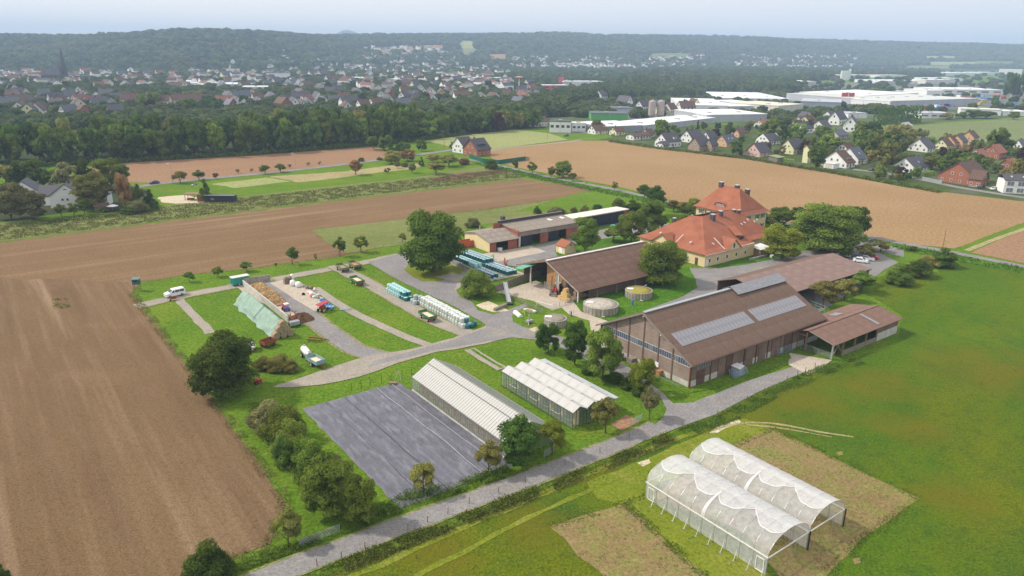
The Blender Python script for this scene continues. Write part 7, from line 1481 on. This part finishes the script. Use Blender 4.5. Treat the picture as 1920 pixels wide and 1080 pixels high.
# long tenement blocks with dark red roofs
for k,(x0,x1,yb,yt) in enumerate(((262,318,203,192),(322,385,201,190),(226,262,200,190))):
    a=G(x0,yb); b_=G(x1,yb); e=b_-a; t=thing('tenement_block',('middle','right','left')[k]+' long cream apartment block with a dark red roof','apartment block',a,math.atan2(e.y,e.x)); L_=e.length
    gable(t,L_,12,7.5,13,YEL,pm((.095,.05,.052),.85,.12,.5),'x',.5,.3)
    for i in range(int(L_/4)):
        for z in (2,5.2): MB().box(1+i*4,-.08,z-.7,2.3+i*4,0,z+.8).build('window',GLASS,t)
    for i in range(3): MB().box(L_*(i+.3)/3,5.5,12,L_*(i+.3)/3+1.2,6.7,14.2).build('chimney',BRICK,t)
# church
p=G(123,152); hs_=height(117,88,p); t=thing('church','dark church with a tall pointed spire rising over the left part of town','church',p,.3)
CH_=pm((.085,.075,.085),.9,.2,.2); tz=hs_*.36
MB().box(-5,-5,0,5,5,tz).build('tower',CH_,t); MB().lathe([(6.2,tz),(4.4,tz+hs_*.12),(2.6,tz+hs_*.32),(.12,hs_)],8).build('spire',pm((.06,.06,.075),.7,.15,.2),t)
MB().add([(-34,-8,0),(-5,-8,0),(-5,8,0),(-34,8,0),(-34,-8,11),(-5,-8,11),(-5,8,11),(-34,8,11),(-34,0,21),(-5,0,21)],[(0,1,5,4),(2,3,7,6),(1,2,6,9,5),(3,0,4,8,7),(4,5,9,8),(6,7,8,9)]).build('nave',CH_,t)
for dx,dy in ((-5,-5),(5,-5)): MB().lathe([(1.2,tz-1),(1.1,tz+4),(.05,tz+10)],6,0,(dx,dy)).build('pinnacle',CH_,t)
for x in (-30,-24,-18,-12): MB().box(x-1,-8.1,3,x+1,-8,9).build('window',GLASS,t)
MB().box(-1,-5.1,tz*.55,1,-5,tz*.85).build('belfry_window',DARK,t)
# ride tower, red shop pylon, etc.
p=G(973,168); t=thing('ride_tower','thin white mast with a pinkish disc near the top, in the middle of town','tower',p,0); h_=height(973,143,p); MB().cyl((0,0,0),(0,0,h_),.9,.6,8).build('mast',WHITE,t); MB().lathe([(1,h_-3),(7,h_-1.5),(7,h_-1),(1,h_)],16).build('disc',pm((.65,.30,.25),.6,.1,.5),t)
hall(1020,1065,168,160,20,pm((.60,.12,.14),.6,.08,.4),WHITE,'shop building with a red and white front',strips=4); p=G(1052,160); t=thing('sign_pylon','red square sign pylon above the red and white shop','sign',p,0); MB().box(-5,-1,0,5,1,15).build('sign_panel',pm((.60,.10,.12),.6,.05,.4),t)
hall(1060,1130,161,153,30,WR,WR,'long low white hall behind the red sign pylon'); hall(885,945,152,146,30,HG,WR,'flat school-like building right of the poplar'); hall(820,850,155,147,20,WHITE,WR,'white flat block beside the poplar'); hall(660,700,151,146,40,WR,WR,'low white hall at the left middle of town'); hall(735,800,154,149,30,OFFW,WR,'low beige hall in the middle of town'); hall(340,405,163,156,40,WR,WR,'white flat hall in front of the hillside'); hall(415,460,165,158,50,HG,WR,'wide grey hall in the middle of the left town'); hall(455,510,170,163,30,WHITE,WR,'white row building in the left town'); hall(45,110,142,135,60,WR,ROOFR,'long reddish-roofed hall below the hill'); hall(85,150,145,140,40,WR,WR,'white hall right of the reddish-roofed one'); hall(65,100,188,180,20,WHITE,SLATEB,'white flat building left of the church trees'); hall(500,545,150,137,20,WHITE,SLATE,'white stepped block under the hill'); hall(425,450,140,130,20,WHITE,OFFW,'bright white stepped building at the foot of the hill')
p=G(1341,123); 
for k,x in enumerate((1344,1362)):
    p=G(x,126); t=thing('tower_block',('left' if k==0 else 'right')+' white apartment tower block in the far village','apartment block',p,.2); MB().box(0,0,0,32,22,26).build('wall',WHITE,t); MB().box(-.5,-.5,26,32.5,22.5,27).build('roof',GREYM,t)
    for i in range(5):
        for z in (5,12,19): MB().box(2+i*6,-.2,z,5+i*6,0,z+2.5).build('window',GLASS,t)
for k,(x,y,top,lb) in enumerate(((1652,140,127,'orange construction crane beyond the factories'),(8,128,112,'pinkish construction crane at the far left'))):
    p=G(x,y); h_=height(x,top,p); t=thing('crane',lb,'crane',p,.2); OC=pm((.55,.25,.10),.6,.1,1); MB().bar((0,0,0),(0,0,h_),1.6).build('mast',OC,t); MB().bar((-40,0,h_),(12,0,h_),1.4).build('jib',OC,t); MB().bar((0,0,h_),(0,0,h_+6),1).build('apex',OC,t)
# far village houses: too many and too small to tell apart
V={0:MB(),1:MB()}
fv=MB(); occ0=[]
for (x0,y0,x1,y1,n) in ((-20,138,640,150,105),(-20,150,640,166,75),(640,125,960,150,110),(640,150,960,172,60),(955,108,1300,128,260),(1300,105,1610,128,230),(675,90,860,125,120),(600,112,700,130,30),(880,150,960,162,20),(430,108,640,125,40),(1200,150,1290,160,8)):
    for _ in range(n):
        px=rg.uniform(x0,x1); py=rg.uniform(y0,y1)
        if 1320<px<1375: continue
        # march the line of sight onto the terrain
        r=ray(px,py); hit=None
        for s in range(500,6500,25):
            if CH+r[2]*s/r[1]<=terr(r[0]*s/r[1],s): hit=s; break
        if not hit: continue
        x=r[0]*hit/r[1]; z=terr(x,hit); a=rg.uniform(0,3); L_=rg.uniform(11,22)
        if px<960 and py>125 and any(abs(px-a_)<9 and abs(py-b_)<5 for a_,b_ in placed): continue
        occ0.append((x,hit,8)); w_=rg.uniform(9,12); he=rg.uniform(5,9); hr=he+rg.uniform(2,5); ca,sa=math.cos(a),math.sin(a)
        q=[(-L_/2,-w_/2),(L_/2,-w_/2),(L_/2,w_/2),(-L_/2,w_/2)]; R=lambda u,v: (x+u*ca-v*sa,hit+u*sa+v*ca)
        vs=[(*R(*c),z-2) for c in q]+[(*R(*c),z+he) for c in q]+[(*R(-L_/2,0),z+hr),(*R(L_/2,0),z+hr)]
        fv.add(vs,[(0,1,5,4),(2,3,7,6),(1,2,6,9,5),(3,0,4,8,7)],rg.choice([0,0,0,1])); fv.add([vs[4],vs[5],vs[9],vs[8],vs[6],vs[7]],[(0,1,2,3),(4,5,3,2)],rg.choice([2,2,2,3,3,4]))
tag(fv.build('far_village',[WHITE,OFFW,SLATE,ROOFD,pm((.20,.085,.065),.85,.2,.8,.2)]),'hundreds of tiny pale houses of the far villages at the foot of the hills','village',kind='stuff')
# hill clearings
patches=[(862,78,888,92,PALE),(868,92,892,104,CROP),(918,103,948,114,TAN),(690,92,715,97,PALE),(720,90,745,96,PALE),(748,88,775,96,TAN2),(795,86,830,92,TAN),(1220,101,1296,111,CROP),(1740,117,1830,123,PALE),(1700,124,1780,130,CROP),(105,64,190,70,PALE),(1735,106,1790,110,PALE),(1830,116,1900,121,CROP),(520,106,545,112,PALE)]
for (x0,y0,x1,y1,m) in patches:
    vs=[];ok=True;nx,ny=10,5
    for j in range(ny):
        for i in range(nx):
            px=x0+(x1-x0)*i/(nx-1); py=y1+(y0-y1)*j/(ny-1); r=ray(px,py); hit=None
            for s in range(1200,7000,20):
                if CH+r[2]*s/r[1]<=terr(r[0]*s/r[1],s): hit=s; break
            if not hit: hit=(vs[-1][1] if vs else 4500)
            x=r[0]*hit/r[1]; vs.append((x,hit,terr(x,hit)+1.5))
    me=bpy.data.meshes.new('hill_field'); me.from_pydata(vs,[],[(j*nx+i,j*nx+i+1,(j+1)*nx+i+1,(j+1)*nx+i) for j in range(ny-1) for i in range(nx-1)]); me.materials.append(m); tag(obj('hill_field',me),kind='structure')
# ================================================================ TREE MASSES (stuff): instanced lumpy crowns on points
def mass(name,label,pts,m,seed=1):
    """pts: (x,y,z,w,h)"""
    a=np.array(pts,dtype=np.float32); me=bpy.data.meshes.new(name); me.vertices.add(len(a)); me.vertices.foreach_set('co',a[:,:3].ravel())
    at=me.attributes.new('size','FLOAT_VECTOR','POINT'); sc=np.stack([a[:,3]/2,a[:,3]/2,a[:,4]/2],1); at.data.foreach_set('vector',sc.ravel()); me.materials.append(m); me.update()
    o=obj(name,me); md=o.modifiers.new('crowns','NODES'); ng=bpy.data.node_groups.new('crowns','GeometryNodeTree'); md.node_group=ng
    ng.interface.new_socket('Geometry',in_out='INPUT',socket_type='NodeSocketGeometry'); ng.interface.new_socket('Geometry',in_out='OUTPUT',socket_type='NodeSocketGeometry')
    n=ng.nodes; l=ng.links; gi=n.new('NodeGroupInput'); go=n.new('NodeGroupOutput')
    ico=n.new('GeometryNodeMeshIcoSphere'); ico.inputs['Subdivisions'].default_value=4; ico.inputs['Radius'].default_value=1
    sp=n.new('GeometryNodeSetPosition'); ns=n.new('ShaderNodeTexNoise'); ns.inputs['Scale'].default_value=2.3; ns.inputs['Detail'].default_value=3; ns.inputs['Roughness'].default_value=.75
    nm=n.new('GeometryNodeInputNormal'); sb=n.new('ShaderNodeMath'); sb.operation='SUBTRACT'; sb.inputs[1].default_value=.52; mu=n.new('ShaderNodeMath'); mu.operation='MULTIPLY'; mu.inputs[1].default_value=1.5
    vm=n.new('ShaderNodeVectorMath'); vm.operation='SCALE'; l.new(ns.outputs['Fac'],sb.inputs[0]); l.new(sb.outputs[0],mu.inputs[0]); l.new(nm.outputs[0],vm.inputs[0]); l.new(mu.outputs[0],vm.inputs['Scale'])
    l.new(ico.outputs[0],sp.inputs[0]); l.new(vm.outputs[0],sp.inputs['Offset'])
    tr=n.new('GeometryNodeTransform'); tr.inputs['Translation'].default_value=(0,0,.85); l.new(sp.outputs[0],tr.inputs[0])
    sm=n.new('GeometryNodeSetMaterial'); sm.inputs['Material'].default_value=m; l.new(tr.outputs[0],sm.inputs[0])
    ip=n.new('GeometryNodeInstanceOnPoints'); l.new(gi.outputs[0],ip.inputs['Points']); l.new(sm.outputs[0],ip.inputs['Instance'])
    na=n.new('GeometryNodeInputNamedAttribute'); na.data_type='FLOAT_VECTOR'; na.inputs[0].default_value='size'; l.new(na.outputs[0],ip.inputs['Scale'])
    rv=n.new('FunctionNodeRandomValue'); rv.data_type='FLOAT_VECTOR'; rv.inputs[0].default_value=(0,0,0); rv.inputs[1].default_value=(.3,.3,6.28); l.new(rv.outputs[0],ip.inputs['Rotation']); l.new(ip.outputs[0],go.inputs[0])
    return tag(o,label,'trees',kind='stuff')
# occupied ground in the town: keep crowns off the walls
occ=[(o.location.x,o.location.y,9) for o,_,_ in TL]+occ0
for o in list(C.objects):
    if o.parent is None and o.get('category') in ('hall','house','apartment block','church','container','sign','silo','tower'):
        if o.name.startswith('town_house'): continue
        c=[ch for ch in o.children if ch.type=='MESH']
        if c:
            bb=[o.matrix_basis@ch.matrix_basis@Vector(v) for ch in c[:1] for v in ch.bound_box]; xs_=[v.x for v in bb]; ys_=[v.y for v in bb]
            cx,cy=(min(xs_)+max(xs_))/2,(min(ys_)+max(ys_))/2; e=c[0].bound_box; lx=e[6][0]-e[0][0]; ly=e[6][1]-e[0][1]; nn=max(1,int(max(lx,ly)/12))
            for i in range(nn):
                for j in range(max(1,int(min(lx,ly)/12))):
                    w_=o.matrix_basis@Vector((e[0][0]+lx*(i+.5)/nn,e[0][1]+ly*(j+.5)/max(1,int(min(lx,ly)/12)),0)) if lx>=ly else o.matrix_basis@Vector((e[0][0]+lx*(j+.5)/max(1,int(min(lx,ly)/12)),e[0][1]+ly*(i+.5)/nn,0)); occ.append((w_.x,w_.y,10 if max(lx,ly)>14 else 8))
cell={}
for x,y,r in occ: cell.setdefault((int(x//45),int(y//45)),[]).append((x,y,r))
def free(x,y,ex=0):
    i,j=int(x//45),int(y//45)
    for a in (-1,0,1):
        for b_ in (-1,0,1):
            for (u,v,r) in cell.get((i+a,j+b_),()):
                if (x-u)**2+(y-v)**2<(r+ex)**2: return False
                if v>y and v-y<26+r*1.5 and abs(x-u)<7: return False
    return True
pt=[]; pg=[]; py_=[]; tries=0
def inpoly(px,py,poly):
    c=False; j=len(poly)-1
    for i in range(len(poly)):
        xi,yi=poly[i]; xj,yj=poly[j]
        if (yi>py)!=(yj>py) and px<(xj-xi)*(py-yi)/(yj-yi)+xi: c=not c
        j=i
    return c
FOREST=[(1000,238),(1010,200),(1100,196),(1180,188),(1290,150),(1180,138),(1260,128),(1440,130),(1600,150),(1600,176),(1470,178),(1270,188),(1240,210),(1110,214),(1100,226),(1070,228)]
FOREST2=[(1260,128),(1440,129),(1620,126),(1760,132),(1760,146),(1580,140),(1500,165),(1495,172),(1350,183),(1275,188),(1130,190),(1080,200),(1010,235),(960,225),(1020,192),(1150,160),(1180,150)]
TOWN=[(-40,300),(-40,128),(600,108),(640,98),(960,112),(1180,118),(1500,118),(1960,120),(1960,222),(1800,222),(1640,235),(1560,240),(1440,232),(1340,232),(1280,236),(1100,252),(1020,240),(960,236),(870,244),(745,252),(640,262),(300,285)]
for _ in range(26000):
    y=450*math.exp(rg.uniform(0,1)**.8*math.log(2900/450)); k=rg.uniform(-.72,.75); x=k*y; px,py=proj((x,y,0))
    if not inpoly(px,py,TOWN): continue
    if 1560<px<1990 and py>214: continue
    if 1015<px<1300 and py>222: continue
    if y<560 and px<1000: 
        if py>222: continue
    inf=inpoly(px,py,FOREST2)
    dens=1.0 if inf else (.75 if px<1000 else .5)
    if px>1480 and py<205 and not inf: dens=.16
    if px>1700 and py>150: dens=.10
    if px<640 and py>222: dens=1
    if rg.uniform()>dens: continue
    if not free(x,y,2): continue
    w_=rg.uniform(8,14)*(1.15 if inf else 1.0)*(1 if y<1500 else 1.3); h_=rg.uniform(9,15)*(1.1 if inf else .62)*(1 if y<1500 else 1.1)
    (pt if rg.uniform()<.72 else pg).append((x,y,terr(x,y),w_,h_))
FL2=leafmat('far_leaves_light',(.085,.115,.038),(.145,.175,.06)); FL3=leafmat('hill_leaves',(.065,.105,.045),(.150,.190,.080))
for m_ in (FARL,FL2,FL3): pass
mass('town_trees','dense green crowns filling the space between the town houses',pt,FARL); mass('town_trees','lighter olive crowns scattered among the town trees',pg,FL2)
print('town crowns',len(pt),len(pg))
hp=[]; hq=[]
for _ in range(52000):
    y=rg.uniform(0,1)**.8*4600+1500; k=rg.uniform(-.74,.74); x=k*y; z=terr(x,y)
    if z<6 : continue
    px,py=proj((x,y,z)); 
    if px<-60 or px>1980: continue
    if any(x0-2<px<x1+2 and y0-1<py<y1+3.5 for (x0,y0,x1,y1,_) in patches): continue
    vil=(955<px<1300 and 104<py<128) or (675<px<860 and 88<py<125) or (1300<px<1610 and 104<py<128)
    if vil and rg.uniform()<.55: continue
    if y>KD1[-1]+500: continue
    (hp if noise.noise(Vector((x/180,y/220,2)))+rg.uniform(-.35,.35)<.12 else hq).append((x,y,z-2,*((lambda q:(12+22*q,11+13*q))(rg.uniform(0,1)**1.6))))
mass('hill_forest','wooded hills closing the horizon behind the town',hp,FL3); mass('hill_forest','lighter crowns scattered over the wooded hills',hq,FL2)
print('hill crowns',len(hp),len(hq))
# ---- garden trees of the village and factories: individuals
VT=[]
vt_reg=[(1240,258,1420,270,14,14),(1260,240,1480,256,14,14),(1300,285,1420,300,12,8),(1420,262,1500,300,16,14),(1480,240,1560,268,18,20),(1500,275,1560,300,14,16),(1600,262,1700,300,26,26),(1690,300,1800,330,18,16),(1620,320,1720,345,14,12),(1700,240,1740,262,7,10),(1780,290,1920,330,24,16),(1740,262,1900,290,14,12),(1860,310,1925,345,8,14),(1440,225,1520,238,8,16),(1090,225,1240,262,6,9),(1220,232,1300,245,6,12),(1800,262,1860,285,6,12)]
for (x0,y0,x1,y1,n,ht) in vt_reg:
    for _ in range(int(n*1.5)):
        px=rg.uniform(x0,x1); py=rg.uniform(y0,y1); p=G(px,py)
        if not free(p.x,p.y,1) : continue
        if py>np.interp(px,[1090,1140,1235,1400,1560,1700,1920],[262,264,279,298,325,350,376])-4: continue
        h_=rng.uniform(.45,1.0)*ht*.6; w_=h_*rng.uniform(.7,1.1); m=rng.choices((LD,LM,LO,LL,LP,LG),(30,28,20,10,4,8))[0]; small=h_<4.5
        o=tree('garden_shrub' if small else 'garden_tree',None,'shrub' if small else 'tree',p,h_,w_,'shrub' if small else 'wood',m)
        nm={LD.name:'dark green',LM.name:'green',LO.name:'olive',LL.name:'light green',LP.name:'purple',LG.name:'greyish'}[m.name]
        VT.append((o,px,nm+(' shrub' if small else ' tree')+' in gardens '+('left of the pink house' if px<1400 else 'near the yellow gable and tower' if px<1540 else 'around the large white houses' if px<1700 else 'near the large brick house')))
for r in ((1366,262,226,20,'wood',LD,'tall dark tree standing before the blue-grey hall'),(1306,262,224,14,'cone',LD,'dark pointed tree left of the tall dark one'),(1240,262,220,32,'wood',LL,'light green tree before the white-roofed hall'),(1118,248,220,22,'wood',LO,'olive tree at the corner of the white-roofed hall'),(1440,262,218,40,'wood',LM,'wide green tree right of the blue-grey hall'),(1466,268,230,26,'wood',LD,'dark tree right of the wide green one'),(1560,285,245,50,'wood',LM,'large green tree in the middle of the village'),(1662,318,262,46,'wood',LO,'large olive willow in the middle of the village'),(1640,312,275,34,'wood',LO,'smaller olive tree beside the willow'),(1862,290,234,36,'wood',LM,'left half of the big round tree pair at the crop field'),(1878,290,244,34,'wood',LM,'right half of the big round tree pair at the crop field'),(1530,318,268,34,'wood',LD,'dark tree behind the cream tower'),(1322,290,260,26,'wood',LD,'dark round tree right of the ochre house') if 0 else (1380,292,260,30,'wood',LD,'dark round tree right of the ochre house'),(1700,270,254,18,'wood',LP,'round purple-leaved tree beside the black-roofed gable'),(1815,300,262,16,'cone',LB,'brown columnar tree before the upper terrace'),(1773,325,297,24,'wood',LD,'dark ball of a tree above the bungalow'),(1905,352,290,50,'wood',LO,'olive tree at the right edge above the modern house'),(1295,205,190,12,'small',LM,'first small tree before the pale factory'),(1308,215,203,14,'small',LL,'second small tree before the pale factory'),(1325,214,201,14,'small',LY,'yellow-green small tree before the pale factory'),(1342,213,200,12,'small',LM,'fourth small tree before the pale factory')):
    p=G(r[0],r[1]); T(*r)
for k in range(9):
    px=1662+k*0; 
for k,(px,py,tp,w_,m) in enumerate(((1800,222,206,24,LD),(1825,222,202,34,LM),(1850,222,204,30,LD),(1775,224,208,26,LO),(1900,224,206,22,LM),(1612,240,222,30,LM),(1590,242,224,28,LM),(1885,186,132,14,LD),(1898,186,134,12,LD),(1910,186,136,14,LD),(1865,200,176,14,LM),(1690,158,140,30,LD),(1640,182,160,32,LD),(1660,180,158,30,LD),(825,160,138,6,LD))):
    VT.append((T(px,py,tp,w_,'wood' if w_>15 else 'tall',m,'x',group='trees among the factories'),px,('slim tall' if w_<15 else 'broad')+' tree among the factories, '+('before the crop field' if py>215 else 'behind the crowded yard' if px>1850 else 'between the pale halls')))
for k in range(70):
    px=rg.uniform(0,1000); py=rg.uniform(158,216) if px<700 else rg.uniform(158,196); p=G(px,py)
    if not free(p.x,p.y,0): continue
    h_=rng.uniform(10,17); o=tree('town_tree',None,'tree',p,h_,h_*rng.uniform(.7,1.0),'wood',rng.choices((LD,LM,LO,LP),(50,30,15,5))[0]); VT.append((o,px,'tall tree standing above the roofs, '+('left part of town' if px<350 else 'middle of town' if px<700 else 'right part of town')))
for k,(px,w_,h_) in enumerate(((187,30,30),(203,26,27),(120,26,20),(240,24,20))):
    x=(px-960)/1442*2600; VT.append((tree('skyline_tree',None,'tree',Vector((x,2600,terr(x,2600)-2)),h_*.9,w_,'wood',LD),px,'round tree standing out on the left skyline'))
autolabel(VT,'tree')
# ================================================================ WEEDS, TUFTS AND HEDGEROW PLANTS (stuff)
def tufts(name,label,gen,n,size,hmin,hmax,m,cat='weeds'):
    P=[];Nn=[]
    for _ in range(n):
        p=gen()
        if p is None: continue
        k=noise.noise(Vector((p.x*.25,p.y*.25,4)))
        if k<-.15 and rng.random()<.8: continue
        P.append((p.x,p.y,rng.uniform(0,hmin+(hmax-hmin)*max(0,k+.3)))); 
    P=np.array(P); Nn=unit(len(P)); Nn[:,2]=np.abs(Nn[:,2]); return tag(obj(name,npmesh(name,leafquads(P,Nn,size),4,m)),label,cat,kind='stuff')
def along(pts,w0,w1):
    seg=[(pts[i],pts[i+1],(pts[i+1]-pts[i]).length) for i in range(len(pts)-1)]; tot=sum(s[2] for s in seg)
    def f():
        q=rng.random()*tot
        for a,b_,L_ in seg:
            if q<=L_: break
            q-=L_
        d=(b_-a).normalized(); n=Vector((d.y,-d.x,0)); return a+d*q+n*rng.uniform(w0,w1)
    return f
rd=gp((430,1110),(505,1080),(735,993),(960,910),(1120,849),(1235,802))
tufts('verge_weeds','tall weeds along the lower side of the farm road',along(rd,2.4,4.6),16000,.13,.35,1.1,WEED); tufts('verge_weeds','dry yellowish weeds mixed into the lower road verge',along(rd,2.6,5.2),6000,.12,.3,.9,WEEDY)
tufts('verge_weeds','weeds along the upper side of the farm road',along(gp((430,1110),(505,1080),(735,993),(960,910)),-4.5,-2.6),9000,.13,.3,.9,WEED)
tufts('verge_weeds','leafy weeds along the near edge of the dark ground sheet',along(gp((700,962),(760,940),(830,925),(900,905),(960,885)),-1.6,1.2),8000,.13,.5,1.4,WEED)
tufts('verge_weeds','weeds where the yard road meets the grass field',along(gp((1270,806),(1345,780),(1380,760),(1440,730),(1530,690),(1600,672)),0,3.2),12000,.13,.3,.9,WEED)
tufts('field_edge_weeds','weeds at the edge between the ploughed field and the grass strip',along(gp((246,550),(370,712),(455,828),(534,940),(507,1018),(453,1040),(400,1065)),-1.2,1.0),9000,.12,.15,.6,WEEDY)
tufts('strip_weeds','tall weeds and stubble of the olive strip behind the ploughed field',along(gp((-40,442),(300,402),(640,362),(965,326)),-13,12),24000,.26,.25,.8,WEEDY); tufts('strip_weeds','green weeds of the olive strip behind the ploughed field',along(gp((-40,442),(300,402),(640,362),(965,326)),-13,12),12000,.26,.25,.8,WEED)
tufts('road_shoulder_weeds','weeds on the shoulder of the far road',along(gp((900,306),(1033,338),(1180,368),(1330,402),(1560,440),(1800,484),(1920,506)),-3,5),9000,.3,.3,.9,WEED)
tufts('field_edge_bushes','bushy edge between the tan field and the village gardens',along(gp((1140,266),(1235,280),(1400,299),(1560,326),(1640,340),(1760,362)),-4,0.5),9000,.45,.8,2.4,LM)
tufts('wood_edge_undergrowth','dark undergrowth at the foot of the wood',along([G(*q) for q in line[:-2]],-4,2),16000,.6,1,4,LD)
tufts('verge_weeds','undergrowth beneath the hedge left of the ground sheet',along(gp((475,760),(530,850),(590,915),(650,975),(700,975)),-2.0,1.5),9000,.16,.6,1.6,LM)
tufts('plot_edge_grass','ragged grass along the edges of the mown plots',along(gp((1030,988),(1170,944),(1215,925),(1330,858),(1447,803),(1725,935),(1610,1015),(1545,1085)),-.8,.8),3200,.12,.08,.3,WEED,'grass'); tufts('plot_edge_grass','ragged grass along the edge of the left mown plot',along(gp((1170,944),(1340,1095)),-.8,.8),1200,.12,.08,.3,WEED,'grass')
def ing(poly):
    bx=[p.x for p in poly]; by=[p.y for p in poly]; pl=[(p.x,p.y) for p in poly]
    def f():
        x,y=rng.uniform(min(bx),max(bx)),rng.uniform(min(by),max(by)); return Vector((x,y,0)) if inpoly(x,y,pl) else None
    return f
tufts('meadow_tufts','coarse grass tufts of the green field on the right',ing(gp((560,1110),(960,950),(1240,830),(1545,700),(1680,650),(1920,640),(2100,800),(1900,1200))),60000,.11,.10,.40,WEED,'grass')

tufts('field_weeds','green weed patch alone in the ploughed field',ing([G(95,560),G(130,560),G(132,578),G(98,580)]),700,.16,.15,.4,WEED)
# ================================================================ AIR
mb=MB().box(-7600,-60,-2.0,7600,9700,262); hz_=bpy.data.materials.new('haze'); hz_.use_nodes=True; q=hz_.node_tree; q.nodes.clear(); o_=q.nodes.new('ShaderNodeOutputMaterial'); v_=q.nodes.new('ShaderNodeVolumePrincipled')
v_.inputs['Color'].default_value=(.54,.71,1,1); v_.inputs['Density'].default_value=HAZE; v_.inputs['Anisotropy'].default_value=0.0; q.links.new(v_.outputs[0],o_.inputs['Volume'])
me=mb.mesh('haze',hz_); tag(obj('haze',me),kind='stuff',label='thin blue summer haze over the plain',cat='haze')
